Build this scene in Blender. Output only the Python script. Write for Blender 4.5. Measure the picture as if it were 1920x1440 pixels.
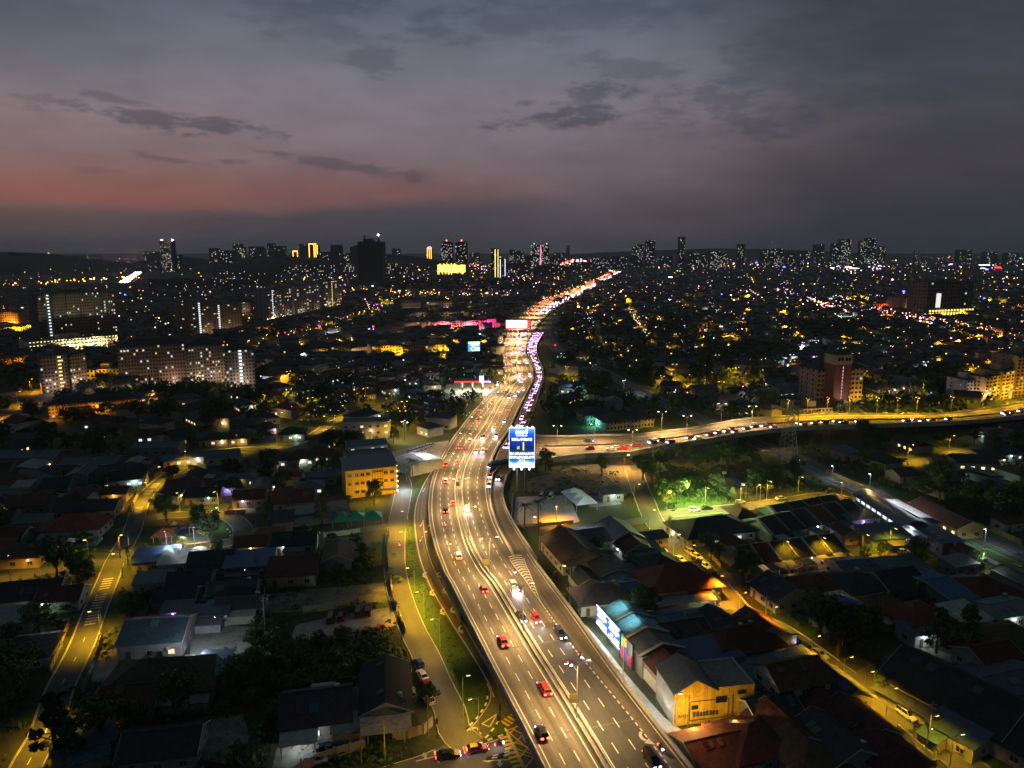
import bpy, math, random
from math import radians, degrees, sin, cos, tan, atan2, asin, sqrt, pi, hypot
from mathutils import Vector, Matrix

SC = bpy.context.scene
COL = SC.collection
for _o in list(bpy.data.objects):
    bpy.data.objects.remove(_o)
R = random.Random(11)
HAZE_D = 7e-5

# camera
CAM_H, PITCH, FPX = 92.0, radians(10.3), 1364.0      # metres above ground, tilt down, focal length in 1920-px units
cd = bpy.data.cameras.new('camera')
cam = bpy.data.objects.new('camera', cd)
COL.objects.link(cam)
cd.sensor_width = 36.0
cd.lens = 36.0 * FPX / 1920.0
cd.clip_start = 0.5
cd.clip_end = 60000.0
cam.location = (0, 0, CAM_H)
cam.rotation_euler = (pi / 2 - PITCH, 0, 0)
SC.camera = cam
SC.view_settings.view_transform = 'Standard'
SC.view_settings.look = 'None'
SC.view_settings.exposure = 0.15
SC.view_settings.gamma = 1.0
SC.view_settings.use_curve_mapping = False
SC.render.engine = 'CYCLES'
cy = SC.cycles
cy.use_denoising = True
cy.use_light_tree = True
cy.use_adaptive_sampling = False
cy.max_bounces = 4
cy.diffuse_bounces = 1
cy.glossy_bounces = 2
cy.transmission_bounces = 2
cy.volume_bounces = 0
cy.sample_clamp_indirect = 2.0
cy.caustics_reflective = False
cy.caustics_refractive = False

def ray(px, py):
    dx, dy = (px - 960.0) / FPX, (py - 720.0) / FPX
    return Vector((dx, cos(PITCH) - dy * sin(PITCH), -sin(PITCH) - dy * cos(PITCH)))

def G(px, py, z=0.0):
    """Point at height z that a line of sight through photo pixel (px, py) meets: used to survey the site from the photograph."""
    d = ray(px, py)
    t = (z - CAM_H) / d.z
    return Vector((d.x * t, d.y * t, z))

def proj(v):
    x, y, z = v[0], v[1], v[2] - CAM_H
    dep = y * cos(PITCH) - z * sin(PITCH)
    up = y * sin(PITCH) + z * cos(PITCH)
    if dep < 1: return (-9999, -9999)
    return (960 + FPX * x / dep, 720 - FPX * up / dep)

def top_z(p, py):
    d = ray(960, py)
    return CAM_H + d.z * (p[1] / d.y)

def azel(px, py):
    d = ray(px, py).normalized()
    return atan2(d.x, d.y), asin(d.z)

# node helper
class NT:
    def __init__(s, tree):
        s.t, s.n, s.l = tree, tree.nodes, tree.links
    def node(s, typ, **kw):
        n = s.n.new(typ)
        for k, v in kw.items(): setattr(n, k, v)
        return n
    def put(s, sock, v):
        if hasattr(v, 'is_output'): s.l.new(v, sock)
        else: sock.default_value = v
    def math(s, op, a, b=0.0, c=None, clamp=False):
        n = s.node('ShaderNodeMath', operation=op, use_clamp=clamp)
        s.put(n.inputs[0], a); s.put(n.inputs[1], b)
        if c is not None: s.put(n.inputs[2], c)
        return n.outputs[0]
    def smooth(s, x, a, b, lo=0.0, hi=1.0):
        n = s.node('ShaderNodeMapRange', interpolation_type='SMOOTHSTEP')
        s.put(n.inputs['Value'], x)
        n.inputs['From Min'].default_value, n.inputs['From Max'].default_value = a, b
        n.inputs['To Min'].default_value, n.inputs['To Max'].default_value = lo, hi
        return n.outputs[0]
    def lin(s, x, a, b, lo=0.0, hi=1.0):
        n = s.node('ShaderNodeMapRange')
        s.put(n.inputs['Value'], x)
        n.inputs['From Min'].default_value, n.inputs['From Max'].default_value = a, b
        n.inputs['To Min'].default_value, n.inputs['To Max'].default_value = lo, hi
        return n.outputs[0]
    def mix(s, f, a, b, mode='MIX'):
        n = s.node('ShaderNodeMix', data_type='RGBA', blend_type=mode)
        s.put(n.inputs[0], f)
        for sock, v in ((n.inputs[6], a), (n.inputs[7], b)):
            if not hasattr(v, 'is_output') and len(v) == 3: v = (*v, 1.0)
            s.put(sock, v)
        return n.outputs[2]
    def noise(s, vec, scale, detail=3.0, rough=0.55):
        n = s.node('ShaderNodeTexNoise')
        if vec is not None: s.l.new(vec, n.inputs['Vector'])
        n.inputs['Scale'].default_value = scale
        n.inputs['Detail'].default_value = detail
        n.inputs['Roughness'].default_value = rough
        return n.outputs['Fac']
    def ramp(s, f, stops):
        n = s.node('ShaderNodeValToRGB')
        s.put(n.inputs[0], f)
        e = n.color_ramp.elements
        while len(e) > 1: e.remove(e[-1])
        for i, (p, c) in enumerate(stops):
            q = e[0] if i == 0 else e.new(p)
            q.position = p; q.color = (*c, 1.0)
        return n.outputs[0]

def S(r, g, b):
    """sRGB 0-255 to linear."""
    f = lambda c: (c / 12.92 if c <= 0.04045 else ((c + 0.055) / 1.055) ** 2.4)
    return (f(r / 255.0), f(g / 255.0), f(b / 255.0))

# world: dusk sky after sunset
SUN_EL, SUN_AZ = radians(1.0), radians(-33.0)        # the glow is low on the left
W = bpy.data.worlds.new('World'); SC.world = W; W.use_nodes = True
def build_world():
    q = NT(W.node_tree); q.n.clear()
    tc = q.node('ShaderNodeTexCoord'); d = tc.outputs['Generated']
    sx = q.node('ShaderNodeSeparateXYZ'); q.l.new(d, sx.inputs[0])
    X, Y, Z = sx.outputs
    el = q.math('ARCSINE', Z)
    az = q.math('ARCTAN2', X, Y)
    mp = q.node('ShaderNodeMapping'); q.l.new(d, mp.inputs['Vector']); mp.inputs['Scale'].default_value = (1.0, 1.0, 3.2)
    n1 = q.noise(mp.outputs[0], 3.0, 5.0)
    n2 = q.noise(mp.outputs[0], 9.0, 6.0, 0.6)
    n3 = q.noise(mp.outputs[0], 26.0, 5.0, 0.65)
    n1c = q.math('SUBTRACT', n1, 0.5); n2c = q.math('SUBTRACT', n2, 0.5)
    elw = q.math('ADD', el, q.math('MULTIPLY', n1c, 0.035))
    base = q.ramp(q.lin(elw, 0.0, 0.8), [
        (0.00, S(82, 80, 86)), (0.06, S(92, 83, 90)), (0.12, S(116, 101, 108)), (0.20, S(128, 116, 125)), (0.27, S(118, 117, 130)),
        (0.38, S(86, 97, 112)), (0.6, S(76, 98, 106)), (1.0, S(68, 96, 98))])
    # slow brightening to the left of the frame (where the sun went down), darkening to the right
    azw = q.math('ADD', az, q.math('MULTIPLY', n1c, 0.5))
    dark = q.smooth(azw, 0.0, 0.5)
    back = q.smooth(q.math('ABSOLUTE', az), 1.2, 3.0)
    c = q.mix(q.math('MULTIPLY', dark, 0.8), base, S(42, 49, 57))
    c = q.mix(q.math('MULTIPLY', back, 0.5), c, S(40, 46, 56))
    # left edge goes to a cooler, dimmer slate high up
    lt = q.math('MULTIPLY', q.smooth(az, -0.3, -0.62), q.smooth(el, 0.13, 0.26))
    c = q.mix(q.math('MULTIPLY', lt, 0.75), c, S(58, 77, 92))
    # red afterglow band
    g1 = q.math('MULTIPLY', q.smooth(elw, 0.042, 0.068), q.smooth(elw, 0.13, 0.066))
    g1 = q.math('MULTIPLY', g1, q.smooth(azw, 0.12, -0.38))
    c = q.mix(q.math('MULTIPLY', g1, 0.66), c, S(136, 80, 76))
    # slate cloud bank under it
    bk = q.math('MULTIPLY', q.smooth(q.math('ADD', elw, q.math('MULTIPLY', q.math('ADD', az, 0.35), -0.03)), 0.066, 0.044), q.smooth(azw, 0.25, -0.2))
    c = q.mix(q.math('MULTIPLY', bk, 0.78), c, S(62, 66, 77))
    # loose broken cloud
    br = q.smooth(n1, 0.5, 0.72)
    c = q.mix(q.math('MULTIPLY', br, 0.08), c, S(74, 76, 88))
    mott = q.smooth(n2, 0.3, 0.75, 0.9, 1.08)
    # single dark clouds: centre px, half sizes px, softness, strength
    mask = None
    for (px, py, rx, ry, st, tilt) in [
        (300, 224, 185, 13, .75, -.07), (210, 186, 58, 8, .5, -.1), (70, 185, 50, 8, .35, -.1), (430, 304, 44, 8, .55, .05), (325, 299, 44, 5, .5, -.1),
        (650, 312, 128, 8, .55, -.14), (720, 325, 60, 10, .45, -.05), (1075, 212, 108, 28, .74, .12), (1110, 185, 50, 26, .6, .1), (990, 194, 26, 9, .5, .1), (1020, 225, 60, 20, .45, .05),
        (1360, 190, 135, 50, .5, -.1), (1210, 130, 120, 22, .35, -.2), (705, 108, 46, 22, .4, .15), (790, 40, 92, 30, .45, .15), (690, 18, 120, 26, .4, 0), (600, 45, 120, 26, .3, 0),
        (1780, 110, 160, 85, .4, .1), (1500, 130, 220, 60, .32, 0), (180, 320, 60, 6, .3, .02), (1080, 40, 220, 30, .3, 0)]:
        a0, e0 = azel(px, py)
        ra, re = rx / FPX, ry / FPX
        da = q.math('SUBTRACT', az, a0)
        u = q.math('DIVIDE', da, ra)
        v = q.math('DIVIDE', q.math('SUBTRACT', q.math('SUBTRACT', el, e0), q.math('MULTIPLY', da, tilt)), re)
        r2 = q.math('ADD', q.math('MULTIPLY', u, u), q.math('MULTIPLY', v, v))
        r = q.math('ADD', q.math('SQRT', r2), q.math('ADD', q.math('MULTIPLY', n2c, 3.4), q.math('MULTIPLY', q.math('SUBTRACT', n3, 0.5), 3.4)))
        m = q.smooth(r, 1.2, 0.35, 0.0, st * .85)
        mask = m if mask is None else q.math('MAXIMUM', mask, m)
    # clouds take the slate colour of the shaded sky around them
    c = q.mix(mask, c, S(58, 66, 82))
    mm = q.node('ShaderNodeVectorMath', operation='SCALE'); q.l.new(c, mm.inputs[0]); q.l.new(mott, mm.inputs['Scale'])
    # below the horizon: dim city ground
    c = q.mix(q.smooth(el, -0.01, -0.05), mm.outputs[0], S(20, 22, 24))
    sky = q.node('ShaderNodeTexSky', sky_type='NISHITA', sun_disc=False)
    sky.sun_elevation = SUN_EL; sky.sun_rotation = SUN_AZ; sky.altitude = 100; sky.dust_density = 3.0
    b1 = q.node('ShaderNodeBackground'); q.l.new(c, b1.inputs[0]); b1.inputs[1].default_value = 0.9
    b2 = q.node('ShaderNodeBackground'); q.l.new(sky.outputs[0], b2.inputs[0]); b2.inputs[1].default_value = 0.004
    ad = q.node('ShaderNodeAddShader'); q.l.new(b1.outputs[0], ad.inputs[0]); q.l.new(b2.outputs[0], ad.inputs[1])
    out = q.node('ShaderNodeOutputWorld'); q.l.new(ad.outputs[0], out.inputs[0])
build_world()
W.cycles.sampling_method = 'MANUAL'
W.cycles.sample_map_resolution = 512

sl = bpy.data.lights.new('sun', 'SUN'); sl.energy = 0.02; sl.angle = radians(25); sl.color = (1.0, .62, .52)
so = bpy.data.objects.new('sun', sl); COL.objects.link(so)
so.rotation_euler = (pi / 2 - radians(6), 0, SUN_AZ * -1 + pi)

# materials
MATS = {}
def mat(name, col, rough=.8, spec=.3, metal=0.0, var=.3, scale=.6, fine=0.0, fscale=12.0, objcol=False, bump=0.0, bscale=8.0, wave=None, world=False, col2=None, stain=0.0):
    if name in MATS: return MATS[name]
    m = bpy.data.materials.new(name); m.use_nodes = True
    q = NT(m.node_tree); q.n.clear()
    bs = q.node('ShaderNodeBsdfPrincipled'); out = q.node('ShaderNodeOutputMaterial'); q.l.new(bs.outputs[0], out.inputs[0])
    if world:
        vec = q.node('ShaderNodeNewGeometry').outputs['Position']
    else:
        vec = q.node('ShaderNodeTexCoord').outputs['Object']
        oi0 = q.node('ShaderNodeObjectInfo')
        vm = q.node('ShaderNodeVectorMath', operation='ADD'); q.l.new(vec, vm.inputs[0])
        sc = q.node('ShaderNodeVectorMath', operation='SCALE'); q.l.new(oi0.outputs['Location'], sc.inputs[0]); sc.inputs['Scale'].default_value = .37
        q.l.new(sc.outputs[0], vm.inputs[1]); nvec = vm.outputs[0]
    if world: nvec = vec
    if objcol:
        base = q.node('ShaderNodeObjectInfo').outputs['Color']
    else:
        rgb = q.node('ShaderNodeRGB'); rgb.outputs[0].default_value = (*col, 1); base = rgb.outputs[0]
    n = q.noise(nvec, scale, 4.0, .6)
    if col2 is not None:
        base = q.mix(q.smooth(n, .42, .62), base, col2)
    k = q.lin(n, .25, .75, 1 - var, 1 + var)
    if fine > 0:
        nf = q.noise(nvec, fscale, 3.0, .6)
        k = q.math('MULTIPLY', k, q.lin(nf, .25, .75, 1 - fine, 1 + fine))
    if stain > 0:
        ns = q.noise(nvec, scale * 3.1, 5.0, .7)
        k = q.math('MULTIPLY', k, q.smooth(ns, .45, .7, 1.0, 1 - stain))
    if wave is not None:
        axis, ws, wa = wave
        wv = q.node('ShaderNodeTexWave', wave_type='BANDS', bands_direction=axis); q.l.new(vec, wv.inputs['Vector'])
        wv.inputs['Scale'].default_value = ws; wv.inputs['Distortion'].default_value = .25; wv.inputs['Detail'].default_value = 1.0
        k = q.math('MULTIPLY', k, q.lin(wv.outputs['Fac'], 0, 1, 1 - wa, 1 + wa * .5))
    vs = q.node('ShaderNodeVectorMath', operation='SCALE'); q.l.new(base, vs.inputs[0]); q.l.new(k, vs.inputs['Scale'])
    q.l.new(vs.outputs[0], bs.inputs['Base Color'])
    rr = q.lin(n, .25, .75, max(.05, rough - .12), min(1, rough + .12)); q.l.new(rr, bs.inputs['Roughness'])
    bs.inputs['Metallic'].default_value = metal
    bs.inputs['Specular IOR Level'].default_value = spec
    if bump > 0:
        bp = q.node('ShaderNodeBump'); bp.inputs['Strength'].default_value = bump; bp.inputs['Distance'].default_value = .05
        h = wv.outputs['Fac'] if wave is not None else q.noise(nvec, bscale, 3.0)
        q.l.new(h, bp.inputs['Height']); q.l.new(bp.outputs[0], bs.inputs['Normal'])
    MATS[name] = m
    return m

def emat(name, col, strength, objcol=False, sampled=False):
    if name in MATS: return MATS[name]
    m = bpy.data.materials.new(name); m.use_nodes = True
    q = NT(m.node_tree); q.n.clear()
    e = q.node('ShaderNodeEmission'); out = q.node('ShaderNodeOutputMaterial'); q.l.new(e.outputs[0], out.inputs[0])
    if objcol: q.l.new(q.node('ShaderNodeObjectInfo').outputs['Color'], e.inputs[0])
    else: e.inputs[0].default_value = (*col, 1)
    e.inputs[1].default_value = strength
    m.cycles.emission_sampling = 'AUTO' if sampled else 'NONE'
    MATS[name] = m
    return m

# mesh builder
class MB:
    def __init__(s): s.v, s.f, s.m, s.uv = [], [], [], None
    def poly(s, pts, mi=0):
        n = len(s.v); s.v.extend([tuple(p) for p in pts]); s.f.append(tuple(range(n, n + len(pts)))); s.m.append(mi); return s
    def box(s, x0, x1, y0, y1, z0, z1, mi=0, M=None):
        n = len(s.v)
        c = [(x0, y0, z0), (x1, y0, z0), (x1, y1, z0), (x0, y1, z0), (x0, y0, z1), (x1, y0, z1), (x1, y1, z1), (x0, y1, z1)]
        if M is not None: c = [tuple(M @ Vector(p)) for p in c]
        s.v.extend(c)
        for f in ((0, 3, 2, 1), (4, 5, 6, 7), (0, 1, 5, 4), (1, 2, 6, 5), (2, 3, 7, 6), (3, 0, 4, 7)):
            s.f.append(tuple(n + i for i in f)); s.m.append(mi)
        return s
    def tube(s, p0, p1, r0, r1=None, n=6, mi=0, cap=True):
        r1 = r0 if r1 is None else r1
        a, b = Vector(p0), Vector(p1); d = (b - a).normalized()
        u = d.orthogonal().normalized(); w = d.cross(u); k = len(s.v)
        for (c, r) in ((a, r0), (b, r1)):
            for i in range(n):
                t = 2 * pi * i / n; s.v.append(tuple(c + (u * cos(t) + w * sin(t)) * r))
        for i in range(n):
            j = (i + 1) % n; s.f.append((k + i, k + j, k + n + j, k + n + i)); s.m.append(mi)
        if cap:
            s.f.append(tuple(k + n + i for i in range(n))); s.m.append(mi)
            s.f.append(tuple(k + n - 1 - i for i in range(n))); s.m.append(mi)
        return s
    def path(s, pts, r, n=6, mi=0):
        for a, b in zip(pts[:-1], pts[1:]): s.tube(a, b, r, r, n, mi)
        return s
    def prism(s, pts, z0, z1, mi=0, top=None):
        """Closed prism over a plan polygon."""
        k, n = len(s.v), len(pts)
        ar = sum(pts[i][0] * pts[(i + 1) % n][1] - pts[(i + 1) % n][0] * pts[i][1] for i in range(n))
        if ar < 0: pts = list(pts)[::-1]
        for z in (z0, z1): s.v.extend([(p[0], p[1], z) for p in pts])
        s.f.append(tuple(k + n - 1 - i for i in range(n))); s.m.append(mi)
        s.f.append(tuple(k + n + i for i in range(n))); s.m.append(mi if top is None else top)
        for i in range(n):
            j = (i + 1) % n; s.f.append((k + i, k + j, k + n + j, k + n + i)); s.m.append(mi)
        return s
    def sheet(s, pts, z, mi=0):
        n = len(pts)
        ar = sum(pts[i][0] * pts[(i + 1) % n][1] - pts[(i + 1) % n][0] * pts[i][1] for i in range(n))
        if ar < 0: pts = list(pts)[::-1]
        return s.poly([(p[0], p[1], z if len(p) < 3 or z is not None else p[2]) for p in pts], mi)
    def ball(s, c, r, mi=0, n=6, m=4, sz=1.0):
        k = len(s.v); c = Vector(c)
        for j in range(1, m):
            t = pi * j / m
            for i in range(n):
                a = 2 * pi * i / n; s.v.append((c.x + r * sin(t) * cos(a), c.y + r * sin(t) * sin(a), c.z + r * sz * cos(t)))
        tp, bt = len(s.v), len(s.v) + 1
        s.v.append((c.x, c.y, c.z + r * sz)); s.v.append((c.x, c.y, c.z - r * sz))
        for i in range(n):
            i2 = (i + 1) % n
            s.f.append((tp, k + i, k + i2)); s.m.append(mi)
            s.f.append((bt, k + (m - 2) * n + i2, k + (m - 2) * n + i)); s.m.append(mi)
            for j in range(m - 2):
                s.f.append((k + j * n + i, k + (j + 1) * n + i, k + (j + 1) * n + i2, k + j * n + i2)); s.m.append(mi)
        return s
    def mesh(s, name, mats, smooth=False):
        me = bpy.data.meshes.new(name)
        me.from_pydata(s.v, [], s.f)
        for m in (mats if isinstance(mats, (list, tuple)) else [mats]): me.materials.append(m)
        if any(s.m): me.polygons.foreach_set('material_index', s.m)
        if smooth: me.polygons.foreach_set('use_smooth', [True] * len(s.f))
        if s.uv is not None:
            l = me.uv_layers.new(name='uv')
            flat = []
            for f in s.f:
                for i in f: flat += s.uv[i]
            l.data.foreach_set('uv', flat)
        me.update()
        return me

def ob(name, me, parent=None, loc=(0, 0, 0), rz=0.0, color=None):
    o = bpy.data.objects.new(name, me); COL.objects.link(o)
    o.location = loc
    if rz: o.rotation_euler = (0, 0, rz)
    if parent is not None: o.parent = parent
    if color is not None: o.color = (*color[:3], 1.0)
    return o

def tag(o, label=None, cat=None, group=None, kind=None):
    if label: o['label'] = label
    if cat: o['category'] = cat
    if group: o['group'] = group
    if kind: o['kind'] = kind
    return o

def struct(name, me, **k): return tag(ob(name, me, **k), kind='structure')
def stuff(name, me, **k): return tag(ob(name, me, **k), kind='stuff')
def empty(name, loc, rz=0.0):
    o = bpy.data.objects.new(name, None); COL.objects.link(o); o.location = loc; o.rotation_euler = (0, 0, rz); o.empty_display_size = .5
    return o

AUTO = []      # things whose label is worked out at the end from what stands nearest to them
def auto(o, base, cat, group=None):
    o['category'] = cat
    if group: o['group'] = group
    AUTO.append((o, base, cat, group)); return o

def spawn(name, parts, loc, rz=0.0, color=None):
    """A thing made of shared part meshes: (name, mesh, offset[, rz[, sub-parts]])."""
    r = empty(name, loc, rz)
    for p in parts:
        o = ob(p[0], p[1], r, p[2], p[3] if len(p) > 3 else 0.0, color)
        for s in (p[4] if len(p) > 4 else ()):
            ob(s[0], s[1], o, s[2], 0.0, color)
    return r

NL = [0]
def lamp(loc, power, col, parent=None, kind='POINT', size=.25, spot=150, blend=.7, rot=None):
    l = bpy.data.lights.new('lamp_light', kind); l.energy = power; l.color = col; l.shadow_soft_size = size
    if kind == 'SPOT': l.spot_size = radians(spot); l.spot_blend = blend
    o = bpy.data.objects.new('lamp_light', l); COL.objects.link(o); o.location = loc
    if rot: o.rotation_euler = rot
    if parent is not None: o.parent = parent
    NL[0] += 1
    return o

# plan curves
def catmull(pts, step):
    """Smooth curve through 3-D points, resampled every `step` metres (step may be a function of the point)."""
    P = [Vector(p) for p in pts]; P = [P[0] * 2 - P[1]] + P + [P[-1] * 2 - P[-2]]
    dense = []
    for i in range(1, len(P) - 2):
        a, b, c, d = P[i - 1:i + 3]
        for k in range(24):
            t = k / 24
            dense.append(((b * 2) + (c - a) * t + (a * 2 - b * 5 + c * 4 - d) * t * t + (b * 3 - a - c * 3 + d) * t ** 3) * .5)
    dense.append(P[-2])
    out, acc = [dense[0]], 0.0
    for a, b in zip(dense[:-1], dense[1:]):
        L = (b - a).length
        if L < 1e-6: continue
        st = step(out[-1]) if callable(step) else step
        while acc + L >= st:
            t = (st - acc) / L; p = a.lerp(b, t); out.append(p); a = p; L = (b - a).length; acc = 0.0
            if L < 1e-6: break
        acc += L
    return out

def pxline(pts, z=0.0):
    o = []
    for (x, y) in pts:
        zz = z(G(x, y, 0).y) if callable(z) else z
        p = G(x, y, zz)
        if callable(z):
            for _ in range(3): p = G(x, y, z(p.y))
        o.append(p)
    return o

def normals(c):
    out = []
    for i in range(len(c)):
        t = (c[min(i + 1, len(c) - 1)] - c[max(i - 1, 0)]); t.z = 0; t.normalize(); out.append(Vector((-t.y, t.x, 0)))
    return out

def hit(p, n, line, maxd):
    best = None
    for a, b in zip(line[:-1], line[1:]):
        ex, ey = b.x - a.x, b.y - a.y
        det = n.x * -ey + n.y * ex
        if abs(det) < 1e-9: continue
        rx, ry = a.x - p.x, a.y - p.y
        t = (rx * -ey + ry * ex) / det
        u = (n.x * ry - n.y * rx) / det
        if -0.02 <= u <= 1.02 and -maxd < t < maxd and (best is None or abs(t) < abs(best)): best = t
    return best

def smoothed(a, k=3):
    return [sum(a[max(0, i - k):i + k + 1]) / len(a[max(0, i - k):i + k + 1]) for i in range(len(a))]

def ribbon(L, Rr, mats, name, dz=0.0):
    """Sheet between two point lists with UV in metres (u across, v along)."""
    m = MB(); uv = []; s = 0.0
    for i, (a, b) in enumerate(zip(L, Rr)):
        if i: s += ((a + b) * .5 - (L[i - 1] + Rr[i - 1]) * .5).length
        w = (b - a).length
        m.v.append((a.x, a.y, a.z + dz)); m.v.append((b.x, b.y, b.z + dz)); uv.append((0.0, s)); uv.append((w, s))
    for i in range(len(L) - 1):
        k = 2 * i; m.f.append((k, k + 1, k + 3, k + 2)); m.m.append(0)
    # face up
    a, b, c = (Vector(m.v[i]) for i in m.f[0][:3])
    if (b - a).cross(c - a).z < 0: m.f = [f[::-1] for f in m.f]
    m.uv = uv
    return m.mesh(name, mats)

def wall_strip(m, line, thick, z0, z1, mi=0, side=None):
    """Wall of given thickness along a 3-D polyline; z0/z1 relative to the line (z0 may be 'ground')."""
    nn = normals(line); k = len(m.v)
    for p, n in zip(line, nn):
        a, b = p + n * thick * .5, p - n * thick * .5
        lo = 0.0 if z0 == 'ground' else p.z + z0
        for (q, z) in ((a, lo), (b, lo), (b, p.z + z1), (a, p.z + z1)): m.v.append((q.x, q.y, z))
    for i in range(len(line) - 1):
        o, q = k + 4 * i, k + 4 * i + 4
        for (a, b) in ((0, 1), (1, 2), (2, 3), (3, 0)): m.f.append((o + a, q + a, q + b, o + b)); m.m.append(mi)
    for o, fl in ((k, 0), (k + 4 * (len(line) - 1), 1)):
        f = (o, o + 1, o + 2, o + 3); m.f.append(f if not fl else f[::-1]); m.m.append(mi)
    return m

# occupancy of the ground plan, 3 m cells, so that planted things keep off roads and houses
OCC = set()
CELL = 3.0
def occ_poly(pts, pad=0.0):
    xs = [p[0] for p in pts]; ys = [p[1] for p in pts]; n = len(pts)
    x0, x1, y0, y1 = min(xs) - pad, max(xs) + pad, min(ys) - pad, max(ys) + pad
    if (x1 - x0) * (y1 - y0) > 4e5: return
    i = int(x0 // CELL)
    while i * CELL <= x1:
        j = int(y0 // CELL)
        while j * CELL <= y1:
            cx, cyy = (i + .5) * CELL, (j + .5) * CELL; ins = False
            for a in range(n):
                b = (a + 1) % n
                if (pts[a][1] > cyy) != (pts[b][1] > cyy) and cx < (pts[b][0] - pts[a][0]) * (cyy - pts[a][1]) / (pts[b][1] - pts[a][1]) + pts[a][0]: ins = not ins
            if ins: OCC.add((i, j))
            j += 1
        i += 1
def occ_line(line, half):
    for a, b in zip(line[:-1], line[1:]):
        d = (b - a); L = max(d.length, .01); k = int(L / 2) + 1
        for s in range(k + 1):
            p = a + d * (s / k); h = int(half // CELL) + 1
            for di in range(-h, h + 1):
                for dj in range(-h, h + 1):
                    i, j = int(p.x // CELL) + di, int(p.y // CELL) + dj
                    if hypot((i + .5) * CELL - p.x, (j + .5) * CELL - p.y) <= half + 1.2: OCC.add((i, j))
def free(x, y, r=1.5):
    h = int(r // CELL) + (1 if r > 1 else 0)
    ci, cj = int(x // CELL), int(y // CELL)
    for di in range(-h, h + 1):
        for dj in range(-h, h + 1):
            if (ci + di, cj + dj) in OCC and hypot((ci + di + .5) * CELL - x, (cj + dj + .5) * CELL - y) < r + 1.0: return False
    return True
# surfaces
def road_mat(name, col, track=.3, lane=3.6):
    m = bpy.data.materials.new(name); m.use_nodes = True
    q = NT(m.node_tree); q.n.clear()
    bs = q.node('ShaderNodeBsdfPrincipled'); out = q.node('ShaderNodeOutputMaterial'); q.l.new(bs.outputs[0], out.inputs[0])
    uv = q.node('ShaderNodeUVMap'); sp = q.node('ShaderNodeSeparateXYZ'); q.l.new(uv.outputs[0], sp.inputs[0])
    pos = q.node('ShaderNodeNewGeometry').outputs['Position']
    n1 = q.noise(pos, .08, 4.0); n2 = q.noise(pos, 1.4, 4.0, .65)
    # oily wheel tracks along the lanes, broken up along the way
    st = q.node('ShaderNodeMapping'); q.l.new(uv.outputs[0], st.inputs['Vector']); st.inputs['Scale'].default_value = (1.0, .02, 1.0)
    n3 = q.noise(st.outputs[0], 1.1, 4.0, .6)
    tr = q.math('COSINE', q.math('MULTIPLY', sp.outputs[0], 2 * pi / lane))
    k = q.math('MULTIPLY', q.lin(n1, .3, .7, .72, 1.25), q.lin(n2, .25, .75, .86, 1.14))
    k = q.math('MULTIPLY', k, q.lin(tr, -1, 1, 1 - track * .6, 1 + track * .25))
    k = q.math('MULTIPLY', k, q.lin(n3, .3, .7, 1 - track, 1 + track * .6))
    vs = q.node('ShaderNodeVectorMath', operation='SCALE'); vs.inputs[0].default_value = col; q.l.new(k, vs.inputs['Scale'])
    q.l.new(vs.outputs[0], bs.inputs['Base Color'])
    bs.inputs['Roughness'].default_value = .78; bs.inputs['Specular IOR Level'].default_value = .35
    MATS[name] = m
    return m
M_ROAD = road_mat('asphalt_worn', (.115, .098, .076), .5)
M_NEW = road_mat('asphalt_new', (.05, .048, .047), .18)
M_ST = road_mat('asphalt_street', (.085, .08, .072), .12, 3.2)
M_PAINT = mat('road_paint_white', (.5, .48, .44), .6, var=.25, scale=.5, fine=.3, fscale=5, world=True, stain=.35)
M_YPAINT = mat('road_paint_yellow', (.65, .43, .03), .6, var=.15, scale=1.2, fine=.25, fscale=5, world=True)
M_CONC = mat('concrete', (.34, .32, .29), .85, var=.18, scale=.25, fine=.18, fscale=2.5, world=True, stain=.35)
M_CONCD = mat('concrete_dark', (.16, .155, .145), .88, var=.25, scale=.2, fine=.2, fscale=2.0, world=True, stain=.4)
M_SOIL = mat('soil', (.046, .046, .024), .95, var=.55, scale=.045, fine=.4, fscale=.9, world=True, col2=(.03, .055, .014))
M_GRASSV = mat('verge_grass_soil', (.045, .085, .014), .95, var=.35, scale=.12, fine=.35, fscale=2.2, world=True)
M_LOT = mat('lot_gravel', (.3, .275, .24), .92, var=.3, scale=.12, fine=.25, fscale=1.6, world=True, stain=.45)
M_LOTD = mat('lot_dark', (.16, .148, .125), .92, var=.4, scale=.1, fine=.3, fscale=1.2, world=True, stain=.5)
M_METAL = mat('galvanised_steel', (.32, .32, .32), .45, spec=.5, metal=.6, var=.15, scale=2)
M_DARKM = mat('dark_steel', (.06, .06, .065), .5, spec=.4, metal=.4, var=.2, scale=2)
M_LENSW = emat('lamp_lens_warm', (1.0, .78, .45), 26.0)
M_LENSY = emat('lamp_lens_sodium', (1.0, .58, .10), 16.0)
M_LENSO = emat('lamp_lens_orange', (1.0, .42, .06), 16.0)
M_LENSC = emat('lamp_lens_white', (.82, .92, 1.0), 22.0)
WARM, SOD, ORA, COOL = (1.0, .63, .24), (1.0, .55, .014), (1.0, .37, .014), (.78, .92, 1.0)

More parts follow.
